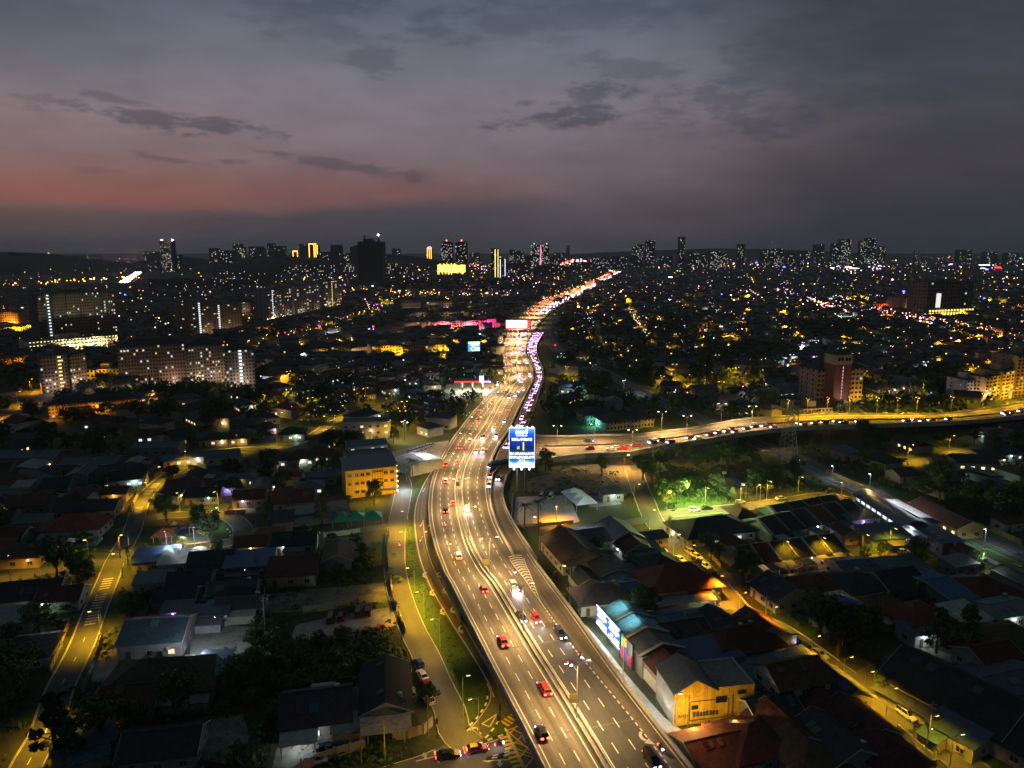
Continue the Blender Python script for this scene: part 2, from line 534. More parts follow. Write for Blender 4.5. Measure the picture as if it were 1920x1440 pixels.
# ground and hills
gm = MB(); ys = [-600, -200, 0, 200, 400, 800, 1600, 3200, 6400, 14000, 40000]; xs = [-40000, -14000, -6000, -2500, -1000, -400, 0, 400, 1000, 2500, 6000, 14000, 40000]
for y in ys:
    for x in xs: gm.v.append((x, y, 0))
for j in range(len(ys) - 1):
    for i in range(len(xs) - 1):
        k = j * len(xs) + i; gm.f.append((k, k + 1, k + len(xs) + 1, k + len(xs))); gm.m.append(0)
struct('ground', gm.mesh('ground', M_SOIL))
M_HILL = mat('hill_forest', (.02, .03, .014), .95, var=.5, scale=.02, fine=.4, fscale=.12, world=True)
def hill(cx, cy, rx, ry, h, seed):
    m = MB(); r = random.Random(seed); n, k = 40, 9
    ph = [r.uniform(0, 6.28) for _ in range(6)]
    for j in range(k + 1):
        t = j / k
        for i in range(n):
            a = 2 * pi * i / n
            w = 1 + .14 * sin(2 * a + ph[0]) + .1 * sin(3 * a + ph[1]) + .06 * sin(5 * a + ph[2])
            rr = (1 - t) * w
            z = h * (1 - (1 - t) ** 2) ** .9 * (1 + .1 * sin(4 * a + ph[3])) + (r.uniform(-.04, .04) * h if 0 < j < k else 0)
            m.v.append((cx + rx * rr * cos(a), cy + ry * rr * sin(a), z - 1))
    for j in range(k):
        for i in range(n):
            i2 = (i + 1) % n; m.f.append((j * n + i, j * n + i2, (j + 1) * n + i2, (j + 1) * n + i)); m.m.append(0)
    return struct('hill', m.mesh('hill', M_HILL, True))
hill(-2250, 3300, 560, 400, 84, 1)
hill(-1150, 3500, 420, 320, 66, 2)
hill(-1750, 3900, 330, 300, 60, 3)
hill(-720, 3900, 420, 260, 72, 4)
hill(2600, 9000, 2600, 600, 120, 5)

# the elevated highway
def zmain(y):
    t = min(1, max(0, (y - 150) / 95.0)); t = t * t * (3 - 2 * t)
    return .45 + 6.0 * (1 - t)
pxB = [(1060, 1530), (1020, 1440), (990, 1383), (960, 1327), (930, 1267), (893, 1193), (860, 1127), (827, 1060), (814, 1020), (806, 987), (803, 947), (810, 900), (827, 860), (853, 817), (890, 770), (925, 733), (941, 715), (946, 699), (944, 680), (942, 660), (947, 640), (953, 623), (972, 599), (993, 577), (1017, 564), (1067, 546), (1133, 516), (1157, 508)]
pxC = [(1192, 1530), (1137, 1440), (1083, 1350), (1040, 1280), (1000, 1217), (960, 1150), (923, 1090), (905, 1067), (883, 1027), (870, 987), (862, 947), (860, 907), (870, 867), (890, 830), (913, 797), (935, 757), (957, 725), (966, 713), (970, 699), (968, 680), (964, 660), (968, 640), (976, 623), (996, 600), (1018, 578), (1044, 564), (1085, 546), (1141, 518), (1161, 509)]
pxD = [(1325, 1530), (1253, 1433), (1207, 1373), (1140, 1293), (1087, 1230), (1020, 1140), (985, 1085), (966, 1053), (950, 1027), (930, 990), (917, 953), (912, 913), (917, 877), (930, 840), (950, 810), (973, 763), (995, 720), (999, 708), (998, 694), (989, 675), (984, 660), (988, 640), (999, 623), (1016, 600), (1040, 580), (1068, 564), (1105, 545), (1149, 519), (1165, 509.5)]
pxE = [(1365, 1530), (1280, 1423), (1223, 1350), (1173, 1287), (1123, 1217), (1080, 1157), (1030, 1093), (1005, 1058), (985, 1027)]
stp = lambda p: 4.0 if p.y < 420 else (8.0 if p.y < 1300 else 40.0)
cB, cC, cD, cE = (catmull(pxline(p, zmain), lambda q: 4.0 if q.y < 900 else 20.0) for p in (pxB, pxC, pxD, pxE))
REF = catmull(pxline(pxC, zmain), stp)
NRM = normals(REF)
NRM = [(sum((NRM[k] for k in range(max(0, i - 2), min(len(NRM), i + 3))), Vector((0, 0, 0)))).normalized() for i in range(len(NRM))]
def dist_to(line, sgn):
    out = [None] * len(REF)
    for i, (p, n) in enumerate(zip(REF, NRM)):
        t = hit(p, n, line, 90)
        if t is not None and t * sgn > 0: out[i] = abs(t)
    return out
def fill(a):
    known = [i for i, v in enumerate(a) if v is not None]
    o = []
    for i in range(len(a)):
        if a[i] is not None: o.append(a[i]); continue
        lo = max([k for k in known if k < i], default=None); hi = min([k for k in known if k > i], default=None)
        if lo is None: o.append(a[hi])
        elif hi is None: o.append(a[lo])
        else: o.append(a[lo] + (a[hi] - a[lo]) * (i - lo) / (hi - lo))
    return o
# REF runs away from the camera: its left normal is the outbound carriageway
dB = smoothed(fill(dist_to(cB, 1)), 3)
dD = smoothed(fill(dist_to(cD, -1)), 3)
rawE = dist_to(cE, -1)
NE = max(i for i, v in enumerate(rawE) if v is not None) if any(v is not None for v in rawE) else 0
dE = smoothed(fill(rawE), 2)
for i in range(len(REF)): REF[i].z = zmain(REF[i].y)
ARC = [0.0]
for a, b in zip(REF[:-1], REF[1:]): ARC.append(ARC[-1] + hypot(b.x - a.x, b.y - a.y))
def at(s, off, dz=0.0):
    """Point at chainage s along the median line, off metres to the left (+) or right (-) of it; returns point, heading."""
    import bisect
    i = min(max(bisect.bisect_right(ARC, s) - 1, 0), len(REF) - 2)
    t = (s - ARC[i]) / (ARC[i + 1] - ARC[i])
    p = REF[i].lerp(REF[i + 1], t); n = NRM[i].lerp(NRM[i + 1], t)
    d = REF[i + 1] - REF[i]
    return Vector((p.x + n.x * off, p.y + n.y * off, p.z + dz)), atan2(d.y, d.x), (i, t)
def widths(s):
    _, _, (i, t) = at(s, 0)
    f = lambda a: a[i] + (a[i + 1] - a[i]) * t
    return f(dB), f(dD), f(dE)
def chain_of(p):
    i = min(range(len(REF)), key=lambda k: (REF[k].x - p.x) ** 2 + (REF[k].y - p.y) ** 2)
    off = (p - REF[i]).dot(NRM[i]); return ARC[i] + (p - REF[i]).dot(Vector((NRM[i].y, -NRM[i].x, 0))), off
def line_off(offs, i0=0, i1=None, dz=0.0):
    i1 = len(REF) if i1 is None else i1
    return [Vector((REF[i].x + NRM[i].x * offs[i], REF[i].y + NRM[i].y * offs[i], REF[i].z + dz)) for i in range(i0, i1)]
lB = line_off([d - .1 for d in dB]); lC = line_off([0] * len(REF)); lD = line_off([-d - .7 for d in dD])
lE = line_off([-d for d in dE], 0, NE + 1)
hw = struct('highway', ribbon(lB, lC, M_ROAD, 'highway_left'))
ob('carriageway', ribbon(lC, lD, M_ROAD, 'carriageway'), hw)
ob('slip_lane', ribbon(line_off([-d - .7 for d in dD], 0, NE + 1), lE, M_ROAD, 'slip_lane'), hw)
# darker resurfaced length on the inbound side
s0 = chain_of(G(985, 1182, 4.5))[0]
i1 = max(i for i in range(len(ARC)) if ARC[i] < s0)
ob('resurfaced_patch', ribbon(line_off([-1.4] * len(REF), 0, i1 + 1), line_off([-d * .985 for d in dD], 0, i1 + 1), M_NEW, 'resurfaced_patch', .006), hw)
# deck body under the raised length, piers
dk = MB()
nz = max(i for i in range(len(REF)) if REF[i].y < 236)
lB0, lE0 = lB[:nz], (lE[:nz] if len(lE) >= nz else lE)
for a in (lB0, lE0):
    wall_strip(dk, a, .35, -1.5, .0)
n = min(len(lB0), len(lE0)); k = len(dk.v)
for a, b in zip(lB0[:n], lE0[:n]): dk.v.append((a.x, a.y, a.z - 1.5)); dk.v.append((b.x, b.y, b.z - 1.5))
for i in range(n - 1): dk.f.append((k + 2 * i, k + 2 * i + 2, k + 2 * i + 3, k + 2 * i + 1)); dk.m.append(0)
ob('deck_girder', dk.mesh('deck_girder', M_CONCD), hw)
# earth-retaining walls where the deck comes down to grade
rw = MB(); iA = min(i for i in range(len(REF)) if REF[i].y > 168)
wall_strip(rw, [p.copy() for p in lB[iA:nz + 4]], .3, 'ground', -.1)
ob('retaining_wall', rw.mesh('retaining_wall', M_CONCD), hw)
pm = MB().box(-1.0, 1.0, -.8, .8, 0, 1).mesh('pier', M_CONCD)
for s in range(0, int(ARC[iA]), 24):
    for f in (.75, -.1, -.8):
        b, d, e = widths(s + 6); off = f * b if f > 0 else f * e
        p, hd, _ = at(s + 6, off)
        o = ob('pier', pm, hw, (p.x, p.y, 0), hd); o.scale = (1, 1, p.z - 1.5)
# parapets and median barrier
def barrier(name, line, h=.85, th=.28, lo=-.05, matl=None):
    return ob(name, wall_strip(MB(), line, th, lo, h).mesh(name, matl or M_CONC), hw)
far_i = min([i for i in range(len(REF)) if REF[i].y > 1500])
barrier('parapet', lB[:far_i]); barrier('parapet', lE)
iG = NE - 1
barrier('parapet', lD[iG:far_i])
for off in (.55, -.55): barrier('median_barrier', line_off([off] * len(REF), 0, far_i), .8, .2)
ob('median_strip', ribbon(line_off([.45] * len(REF), 0, far_i), line_off([-.45] * len(REF), 0, far_i), M_CONCD, 'median_strip', .12), hw)
# guard-rail posts on the left parapet, expansion joints
jm = MB()
for (x, y) in ((910, 1034), (1003, 1208), (1120, 1362)):
    s = chain_of(G(x, y, zmain(G(x, y, 3).y)))[0]; b, d, e = widths(s)
    a = at(s, b + .6)[0]; c = at(s, -(e if s < ARC[NE] else d))[0]; hd = (c - a).normalized(); nn = Vector((-hd.y, hd.x, 0)) * .22
    jm.poly([(a - nn) + Vector((0, 0, .008)), (c - nn) + Vector((0, 0, .008)), (c + nn) + Vector((0, 0, .008)), (a + nn) + Vector((0, 0, .008))])
ob('expansion_joint', jm.mesh('expansion_joint', M_DARKM), hw)
# painted lines
def pline(name, offs, i0, i1, w=.18, dz=.012, m=None):
    a = line_off([offs[i] + w / 2 for i in range(len(REF))], i0, i1, dz); b = line_off([offs[i] - w / 2 for i in range(len(REF))], i0, i1, dz)
    return ob(name, ribbon(a, b, m or M_PAINT, name), hw)
iM = min([i for i in range(len(REF)) if REF[i].y > 900])
for wd, i0, i1 in ((.22, 0, nz), (.27, nz - 1, iM)):
    pline('edge_line', [d - 1.25 for d in dB], i0, i1, wd)
    pline('edge_line', [1.35] * len(REF), i0, i1, wd)
    pline('edge_line', [-1.35] * len(REF), i0, i1, wd)
pline('edge_line', [-d + .35 for d in dD], NE + 2, iM, .3)
pline('edge_line', [-d + .75 for d in dE], 0, NE, .22)
def dash_mesh(L, w): return MB().poly([(0, -w / 2, 0), (L, -w / 2, 0), (L, w / 2, 0), (0, w / 2, 0)]).mesh('lane_dash', M_PAINT)
dmesh = {0: dash_mesh(2.9, .2), 1: dash_mesh(2.9, .26), 2: dash_mesh(3.2, .36)}
ND = 0; restd = MB()
s = 1.0
while s < ARC[iM]:
    b, d, e = widths(s)
    for off in (b * .62, b * .36, -d * .34, -d * .66):
        p, hd, _ = at(s, off, .014)
        big = 0 if p.y < 200 else (1 if p.y < 330 else 2)
        if ND < 290 and p.y < 420:
            ob('lane_dash', dmesh[big], hw, p, hd); ND += 1
        else:
            u = Vector((cos(hd), sin(hd), 0)); v = Vector((-u.y, u.x, 0)) * (.22 if p.y < 600 else .32); L = u * 3.2
            restd.poly([p - v, p + L - v, p + L + v, p + v])
    s += 6.4 if p.y < 500 else 9.0
stuff('lane_marking', restd.mesh('lane_marking', M_PAINT), parent=hw)
# dotted line and chevrons of the slip lane
sg = chain_of(G(1020, 1140, 4.3))[0]
dots = MB(); s = 0.5
while s < sg + 2:
    b, d, e = widths(s); p, hd, _ = at(s, -d, .014); u = Vector((cos(hd), sin(hd), 0)); v = Vector((-u.y, u.x, 0)) * .15
    dots.poly([p - v, p + u * .95 - v, p + u * .95 + v, p + v]); s += 1.75
stuff('dotted_line', dots.mesh('dotted_line', M_PAINT), parent=hw)
sC0, sC1 = sg, chain_of(G(963, 1048, 2.2))[0]
gap = [0.0] * len(REF)
def gore_w(s): return 4.2 * max(0.0, min(1.0, (s - sC0) / (sC1 - sC0)))
chev = MB(); s = sC0 + 5
while s < sC1:
    b, d, e = widths(s); w = gore_w(s); p0, hd, _ = at(s, -d + w * .25, .014); p1, _, _ = at(s + 1.1, -d - w * .3, .014); p2, _, _ = at(s + .2, -d - w * .75, .014)
    u = Vector((cos(hd), sin(hd), 0)) * .75
    chev.poly([p0, p1, p1 + u, p0 + u]); chev.poly([p1, p2, p2 + u, p1 + u]); s += 2.1
ob('chevron_marking', chev.mesh('chevron_marking', M_PAINT), hw)
ia, ib = (max(i for i in range(len(ARC)) if ARC[i] <= v) for v in (sC0, sC1))
for f in (.3, -.8):
    pline('gore_line', [-dD[i] + gore_w(ARC[i]) * f for i in range(len(REF))], ia, ib + 1, .22)
# arrows
def arrow_mesh(kind, mt=None):
    m = MB()
    def pl(pts): m.poly([(x, y, 0) for x, y in pts])
    if kind == 'straight': pl([(0, -.12), (3.2, -.12), (3.2, .12), (0, .12)]); pl([(3.2, -.45), (5, 0), (3.2, .45)])
    if kind == 'bend':     # merge-left arrow, curled shaft
        pr = [(1.6 * cos(t), 1.6 * sin(t)) for t in [radians(a) for a in range(0, 100, 14)]]
        for (a, b) in zip(pr[:-1], pr[1:]): pl([(a[0] * .8, a[1] * .8), (a[0] * 1.15, a[1] * 1.15), (b[0] * 1.15, b[1] * 1.15), (b[0] * .8, b[1] * .8)])
        pl([(-.3, .75), (-.3, 2.35), (-2.0, 1.5)])
    if kind == 'left':
        pl([(0, -.14), (2.4, -.14), (2.4, .14), (0, .14)]); pl([(2.1, .1), (2.7, .1), (2.7, 1.0), (2.1, 1.0)]); pl([(1.7, .9), (3.1, .9), (2.4, 2.0)])
    if kind == 'leftstraight':
        pl([(0, -.14), (3.6, -.14), (3.6, .14), (0, .14)]); pl([(3.6, -.45), (5, 0), (3.6, .45)]); pl([(1.6, .1), (2.1, .1), (2.1, .9), (1.6, .9)]); pl([(1.2, .85), (2.5, .85), (1.85, 1.8)])
    if kind == 'yield':
        for a, b in (((0, -.9), (0, .9)), ((0, .9), (4.2, 0)), ((4.2, 0), (0, -.9))):
            dx, dy = b[0] - a[0], b[1] - a[1]; L = hypot(dx, dy); nx, ny = -dy / L * .16, dx / L * .16
            pl([(a[0] - nx, a[1] - ny), (b[0] - nx, b[1] - ny), (b[0] + nx, b[1] + ny), (a[0] + nx, a[1] + ny)])
    return m.mesh('arrow_marking', mt or M_PAINT)
AR = {k: arrow_mesh(k) for k in ('straight', 'bend', 'left', 'leftstraight', 'yield')}
for (x, y) in ((1035, 1134), (1103, 1230), (1217, 1379)):
    z = zmain(G(x, y, 4).y); p = G(x, y, z + .014); s, off = chain_of(p); _, hd, _ = at(s, off)
    o = ob('arrow_marking', AR['bend'], hw, p, hd + radians(35))

# service road, ramps, branch viaduct
zs = lambda y: .02 if y < 225 else .02 + .4 * min(1, (y - 225) / 40)
pxA = [(836, 856), (820, 872), (800, 897), (782, 933), (775, 967), (777, 1003), (783, 1040), (793, 1073), (807, 1107), (837, 1157), (860, 1193), (890, 1240), (913, 1280), (922, 1306)]
pxA2 = [(862, 820), (838, 858), (822, 896), (812, 935), (812, 975), (818, 1012), (832, 1052), (868, 1118), (902, 1185), (938, 1255), (968, 1312), (985, 1345)]
def pair_ribbon(pa, pb, z, n, dz=0.0):
    A, B = pxline(pa, z), pxline(pb, z)
    A, B = catmull(A, 1.0), catmull(B, 1.0)
    f = lambda c: [c[int(round(i * (len(c) - 1) / n))] for i in range(n + 1)]
    return f(A), f(B)
A, B2 = pair_ribbon(pxA, pxA2, zs, 60)
sr = struct('service_road', ribbon(A, B2, M_ROAD, 'service_road', .01))
occ_line(A, 4); occ_line(B2, 6)
def curve_line(name, line, parent, w=.22, m=None, dz=.03):
    nn = normals(line)
    return ob(name, ribbon([p + n * w / 2 + Vector((0, 0, dz)) for p, n in zip(line, nn)], [p - n * w / 2 + Vector((0, 0, dz)) for p, n in zip(line, nn)], m or M_PAINT, name), parent)
inner = [a.lerp(b, .07) for a, b in zip(A, B2)]
curve_line('edge_line', inner, sr, .26)
mid = [a.lerp(b, .48) for a, b in zip(A, B2)]
curve_line('lane_line', mid[28:], sr, .2)
for (x, y) in ((804, 1077), (830, 1077), (818, 1110), (842, 1106), (838, 1145), (857, 1142), (872, 1178)):
    ob('arrow_marking', AR['bend'], sr, G(x, y, .06), radians(120))
for (x, y) in ((793, 978), (808, 978), (797, 915), (793, 1005)):
    ob('arrow_marking', AR['straight'], sr, G(x, y, zs(G(x, y).y) + .05), radians(-95))

zb = lambda p: 1.0 + 5.2 * min(1, max(0, (p - 985) / 190.0)) - 3.6 * min(1, max(0, (p - 1650) / 260.0))
def pz(pts, f): return [G(x, y, f(x)) for x, y in pts]
far_px = [(985, 800), (1000, 818), (1030, 822), (1080, 822), (1185, 817), (1233, 812), (1313, 802), (1386, 788), (1449, 784), (1551, 778), (1650, 777), (1771, 776), (1858, 765), (1925, 754), (2010, 738)]
near_px = [(960, 862), (985, 864), (1008, 863), (1093, 851), (1180, 847), (1258, 836), (1336, 824), (1399, 813), (1460, 806), (1529, 801), (1650, 798), (1783, 793), (1890, 785), (1960, 776), (2060, 762)]
FA = catmull(pz(far_px, zb), 3.0); NE_ = catmull(pz(near_px, zb), 3.0)
nB = 110
fs = lambda c: [c[int(round(i * (len(c) - 1) / nB))] for i in range(nB + 1)]
FA, NEA = fs(FA), fs(NE_)
# keep the cross-section plausible: level deck
for a, b in zip(FA, NEA):
    z = (a.z + b.z) / 2; a.z = b.z = z
for f in (.33, .66): occ_line([a.lerp(b, f) for a, b in zip(FA, NEA)], 4)
br = struct('branch_viaduct', ribbon(FA, NEA, M_ROAD, 'branch_viaduct', .01))
occ_line(FA, 5); occ_line(NEA, 5)
for ln in (FA, NEA):
    ob('parapet', wall_strip(MB(), ln, .3, -1.3, .95).mesh('parapet', M_CONC), br)
bm_ = MB(); k = 0
for a, b in zip(FA, NEA): bm_.v.append((a.x, a.y, a.z - 1.3)); bm_.v.append((b.x, b.y, b.z - 1.3))
for i in range(nB): bm_.f.append((2 * i, 2 * i + 2, 2 * i + 3, 2 * i + 1)); bm_.m.append(0)
ob('deck_girder', bm_.mesh('deck_girder', M_CONCD), br)
iW = max(i for i in range(nB) if proj(NEA[i])[0] < 1395)
wpm = MB()
for ln in (NEA[:iW], FA[:iW]): wall_strip(wpm, [p + Vector((0, 0, 0)) for p in ln], .25, 'ground', -1.3)
ob('retaining_wall', wpm.mesh('retaining_wall', M_CONCD), br)
# precast panels of the near retaining wall
pan = MB().box(-1.35, 1.35, -.06, .06, 0, 1).mesh('wall_panel', M_CONCD)
acc = 0
for a, b in zip(NEA[:iW - 1], NEA[1:iW]):
    d = b - a; hd = atan2(d.y, d.x); n_ = Vector((d.y, -d.x, 0)).normalized() * .2
    L = d.length; m_ = (a + b) / 2 + n_
    if m_.z - 1.4 < .6: continue
    o = ob('wall_panel', pan, br, (m_.x, m_.y, 0), hd); o.scale = (L * .94 / 2.7, 1, m_.z - 1.35)
for i in range(iW + 2, nB, 7):
    if NEA[i].z < 3: break
    for f in (.2, .8):
        p = FA[i].lerp(NEA[i], f); ob('pier', MB().tube((0, 0, 0), (0, 0, p.z - 1.3), .7, .7, 8).mesh('pier', M_CONCD), br, (p.x, p.y, 0))
bmed = [a.lerp(b, .52) for a, b in zip(FA, NEA)]
iBm = min(i for i in range(nB) if proj(bmed[i])[0] > 1020)
ob('median_barrier', wall_strip(MB(), bmed[iBm:], .25, 0, .7).mesh('median_barrier', M_CONCD), br)
for f in (.1, .3, .46, .58, .75, .92):
    ln = [a.lerp(b, f) for a, b in zip(FA, NEA)]
    if f in (.1, .46, .58, .92): curve_line('edge_line', ln, br, .25)
    else:
        dm = MB()
        for i in range(2, nB - 1, 2):
            p = ln[i]; u = (ln[i + 1] - p).normalized(); v = Vector((-u.y, u.x, 0)) * .16
            dm.poly([p - v + Vector((0, 0, .03)), p + u * 2.8 - v + Vector((0, 0, .03)), p + u * 2.8 + v + Vector((0, 0, .03)), p + v + Vector((0, 0, .03))])
        stuff('lane_marking', dm.mesh('lane_marking', M_PAINT), parent=br)

# queue road on the right of the highway and the lower lane it turns into
jam_l = [(1003, 622), (992, 640), (988, 660), (994, 675), (1002, 694), (1003, 708), (999, 720), (978, 763), (956, 810), (936, 842), (924, 872), (919, 893), (915, 915), (918, 940), (926, 965)]
jam_r = [(1022, 622), (1010, 640), (1006, 655), (1010, 672), (1018, 691), (1019, 708), (1016, 722), (1003, 763), (990, 800), (972, 832), (950, 862), (934, 882), (924, 905), (921, 935), (934, 968)]
zj = lambda y: .3
A_, B_ = pair_ribbon(jam_l, jam_r, zj, 80)
jr = struct('collector_road', ribbon(A_, B_, M_ROAD, 'collector_road', .02))
occ_line(A_, 4); occ_line(B_, 4)
JAM = (A_, B_)
for f in (.06, .94): curve_line('edge_line', [a.lerp(b, f) for a, b in zip(A_, B_)], jr, .3)
ob('parapet', wall_strip(MB(), B_[:52], .25, -.2, .7).mesh('parapet', M_CONC), jr)
# slip ramp from the branch down to the highway
sl_l = [(1012, 846), (985, 853), (965, 861), (948, 870), (937, 877), (929, 884), (923, 895), (920, 915), (921, 947), (933, 987), (953, 1027), (966, 1050)]
sl_r = [(1012, 864), (990, 867), (975, 871), (963, 877), (955, 884), (949, 897), (944, 915), (943, 932), (951, 958), (968, 990), (990, 1025), (1006, 1050)]
zr = lambda y: max(zmain(y), .6 if y < 300 else 1.2)
A3, B3 = pair_ribbon(sl_l, sl_r, zr, 60)
sp = struct('slip_road', ribbon(A3, B3, M_ROAD, 'slip_road', .03))
occ_line(A3, 3); occ_line(B3, 3)
SLIP = (A3, B3)
for ln in (A3[4:], B3[6:]):
    ob('parapet', wall_strip(MB(), ln, .3, -1.2, .9).mesh('parapet', M_CONC), sp)
for f in (.12, .88): curve_line('edge_line', [a.lerp(b, f) for a, b in zip(A3, B3)], sp, .24)
# paved apron joining collector, branch and slip
ap = [G(x, y, .9) for x, y in ((985, 800), (1000, 820), (1012, 824), (1012, 864), (965, 862), (950, 862), (966, 838))]
struct('junction_apron', MB().sheet(ap, .62).mesh('junction_apron', M_ROAD))
for i in range(len(REF)):
    if 1:
        for o_ in range(int(-max(dD[i], dE[i] if i < NE else 0)) - 2, int(dB[i]) + 3, 3):
            OCC.add((int((REF[i].x + NRM[i].x * o_) // CELL), int((REF[i].y + NRM[i].y * o_) // CELL)))
            OCC.add((int((REF[i].x + NRM[i].x * o_) // CELL), int((REF[i].y + 3 + NRM[i].y * o_) // CELL)))

# streets
STREETS = {}
ZS = [.026]
KERBS = []
def street(key, px, w, name='street', mt=None, z=.03, edge=False, kerb=True, near=True):
    ZS[0] += .005; z = ZS[0]
    c = catmull(pxline(px, 0.0), 3.0 if near else 8.0); nn = normals(c)
    L = [p + n * w / 2 for p, n in zip(c, nn)]; Rr = [p - n * w / 2 for p, n in zip(c, nn)]
    o = struct(name, ribbon(L, Rr, mt or M_ST, name, z)); STREETS[key] = (c, w, o, z); occ_line(c, w / 2 + 1.5)
    if edge:
        for ln in (L, Rr): curve_line('edge_line', [p + (q - p) * .06 for p, q in zip(ln, c)], o, .16, None, z + .008)
    if kerb: KERBS.append((o, c, L, Rr))
    return o
street('west', [(20, 1500), (57, 1423), (88, 1367), (112, 1293), (152, 1213), (180, 1140), (204, 1083), (217, 1050), (247, 997), (263, 947), (283, 918), (320, 888), (367, 866), (393, 850), (450, 842), (530, 838), (567, 827), (633, 787), (665, 768)], 5.8, edge=True)
street('westside', [(217, 1052), (160, 1055), (100, 1067), (0, 1087), (-60, 1098)], 6.0, kerb=False)
street('loop', [(262, 972), (300, 968), (350, 965), (400, 964), (436, 972), (455, 992), (446, 1012), (400, 1022), (330, 1031), (270, 1044), (228, 1058)], 6.2)
street('middle', [(880, 1398), (853, 1373), (844, 1333), (822, 1287), (797, 1227), (773, 1180), (752, 1123), (741, 1073), (740, 1030), (744, 987), (753, 940), (757, 912), (748, 885), (735, 857)], 6.3)
street('middleside', [(742, 985), (700, 990), (650, 997), (600, 1003), (540, 1012)], 5.0, kerb=False)
street('east', [(1840, 1465), (1807, 1430), (1736, 1380), (1683, 1341), (1622, 1295), (1559, 1252), (1502, 1210), (1460, 1182), (1389, 1146), (1357, 1111), (1311, 1061), (1270, 1030), (1243, 998), (1224, 972), (1210, 940), (1196, 905), (1188, 878)], 7.4, edge=True)
street('park', [(1226, 972), (1260, 963), (1310, 959), (1400, 950), (1500, 936), (1545, 930), (1590, 938), (1620, 960)], 7.0)
street('parkwest', [(1222, 972), (1150, 985), (1080, 990), (1000, 998)], 5.5, kerb=False)
street('cross', [(1332, 1087), (1380, 1082), (1420, 1078), (1520, 1062), (1630, 1054), (1690, 1040), (1740, 1034)], 7.0)
street('crosswest', [(1372, 1143), (1346, 1150), (1300, 1156), (1240, 1162), (1150, 1178), (1120, 1182)], 6.0, kerb=False)
street('yard', [(1622, 1292), (1650, 1262), (1700, 1240), (1760, 1228)], 7.0, kerb=False, mt=M_ST)
street('highstreet', [(-40, 812), (20, 786), (58, 762), (72, 745), (90, 728), (130, 712), (160, 700)], 13.0, near=False, kerb=False)
street('upperright', [(1700, 872), (1740, 862), (1790, 850), (1850, 838)], 7.0, near=False, kerb=False)
street('upperleft', [(640, 784), (700, 770), (740, 745)], 6.0, near=False, kerb=False)
street('yellowroad', [(470, 660), (500, 646), (546, 638), (600, 620), (656, 603), (700, 588), (740, 568), (770, 556)], 12.0, near=False, kerb=False)
street('marketroad', [(1520, 570), (1570, 583), (1640, 588), (1700, 597), (1760, 609), (1830, 622), (1900, 640), (1960, 660)], 12.0, near=False, kerb=False)
street('hillroad', [(232, 530), (245, 520), (258, 512), (262, 505), (252, 499), (247, 494)], 34.0, near=False, kerb=False)
street('forecourtroad', [(920, 672), (905, 672), (880, 676), (850, 679), (820, 682)], 9.0, near=False, kerb=False)
street('eastlane', [(1095, 632), (1125, 648), (1150, 660), (1180, 672)], 7.0, near=False, kerb=False)
street('palmroad', [(1255, 712), (1290, 724), (1335, 735), (1400, 722), (1450, 710)], 7.0, near=False, kerb=False)
street('templelane', [(1230, 640), (1290, 636), (1350, 622), (1400, 600)], 7.0, near=False, kerb=False)
street('farlane', [(1100, 600), (1120, 574), (1165, 550), (1190, 538)], 9.0, near=False, kerb=False)
street('farlane', [(1178, 580), (1196, 612), (1220, 645)], 8.0, near=False, kerb=False)

for o, c, L, Rr in KERBS:      # kerbs stop at the mouths of side streets
    others = [(q[0], q[1]) for q in STREETS.values() if q[2] is not o]
    for ln in (L, Rr):
        run = []
        for p in ln + [None]:
            ok = p is not None and all(min((p - k).length_squared for k in cc[::2]) > (ww / 2 + 2.5) ** 2 for cc, ww in others)
            if ok: run.append(p)
            else:
                if len(run) > 2: ob('kerb', wall_strip(MB(), run, .25, 0, .2).mesh('kerb', M_CONC), o)
                run = []
# intersection under the viaduct
xz = .054
inter = [G(x, y, 0) for x, y in ((520, 1530), (640, 1466), (700, 1447), (760, 1428), (817, 1406), (842, 1393), (866, 1382), (907, 1340), (922, 1306), (985, 1345), (1180, 1345), (1330, 1530))]
struct('intersection', MB().sheet(inter, xz).mesh('intersection', M_ST)); occ_poly(inter, 2)
im = bpy.data.objects['intersection']
def flat(name, pxs, mt, parent=None, z=.062):
    return ob(name, MB().sheet([G(x, y, 0) for x, y in pxs], z).mesh(name, mt), parent)
def band(name, p, q, w, mt, parent, z=.062):
    a, b = G(*p), G(*q); d = (b - a).normalized(); n = Vector((-d.y, d.x, 0)) * w / 2
    return ob(name, MB().poly([(a - n) + Vector((0, 0, z)), (b - n) + Vector((0, 0, z)), (b + n) + Vector((0, 0, z)), (a + n) + Vector((0, 0, z))]).mesh(name, mt), parent)
curve_line('edge_line', catmull([G(x, y) for x, y in ((700, 1446), (740, 1432), (780, 1420), (817, 1405))], 1.5), im, .2, None, .062)
curve_line('edge_line', catmull([G(x, y) for x, y in ((913, 1282), (920, 1300), (918, 1316), (905, 1338), (886, 1362), (870, 1376))], 1.0), im, .22, None, .062)
band('stop_line', (815, 1408), (823, 1431), .5, M_PAINT, im)
ob('arrow_marking', AR['leftstraight'], im, G(780, 1427, .062), radians(20))
ob('arrow_marking', AR['left'], im, G(902, 1377, .062), radians(115))
ob('arrow_marking', AR['yield'], im, G(911, 1360, .062), radians(60))
ob('arrow_marking', AR['leftstraight'], im, G(955, 1424, .062), radians(185))
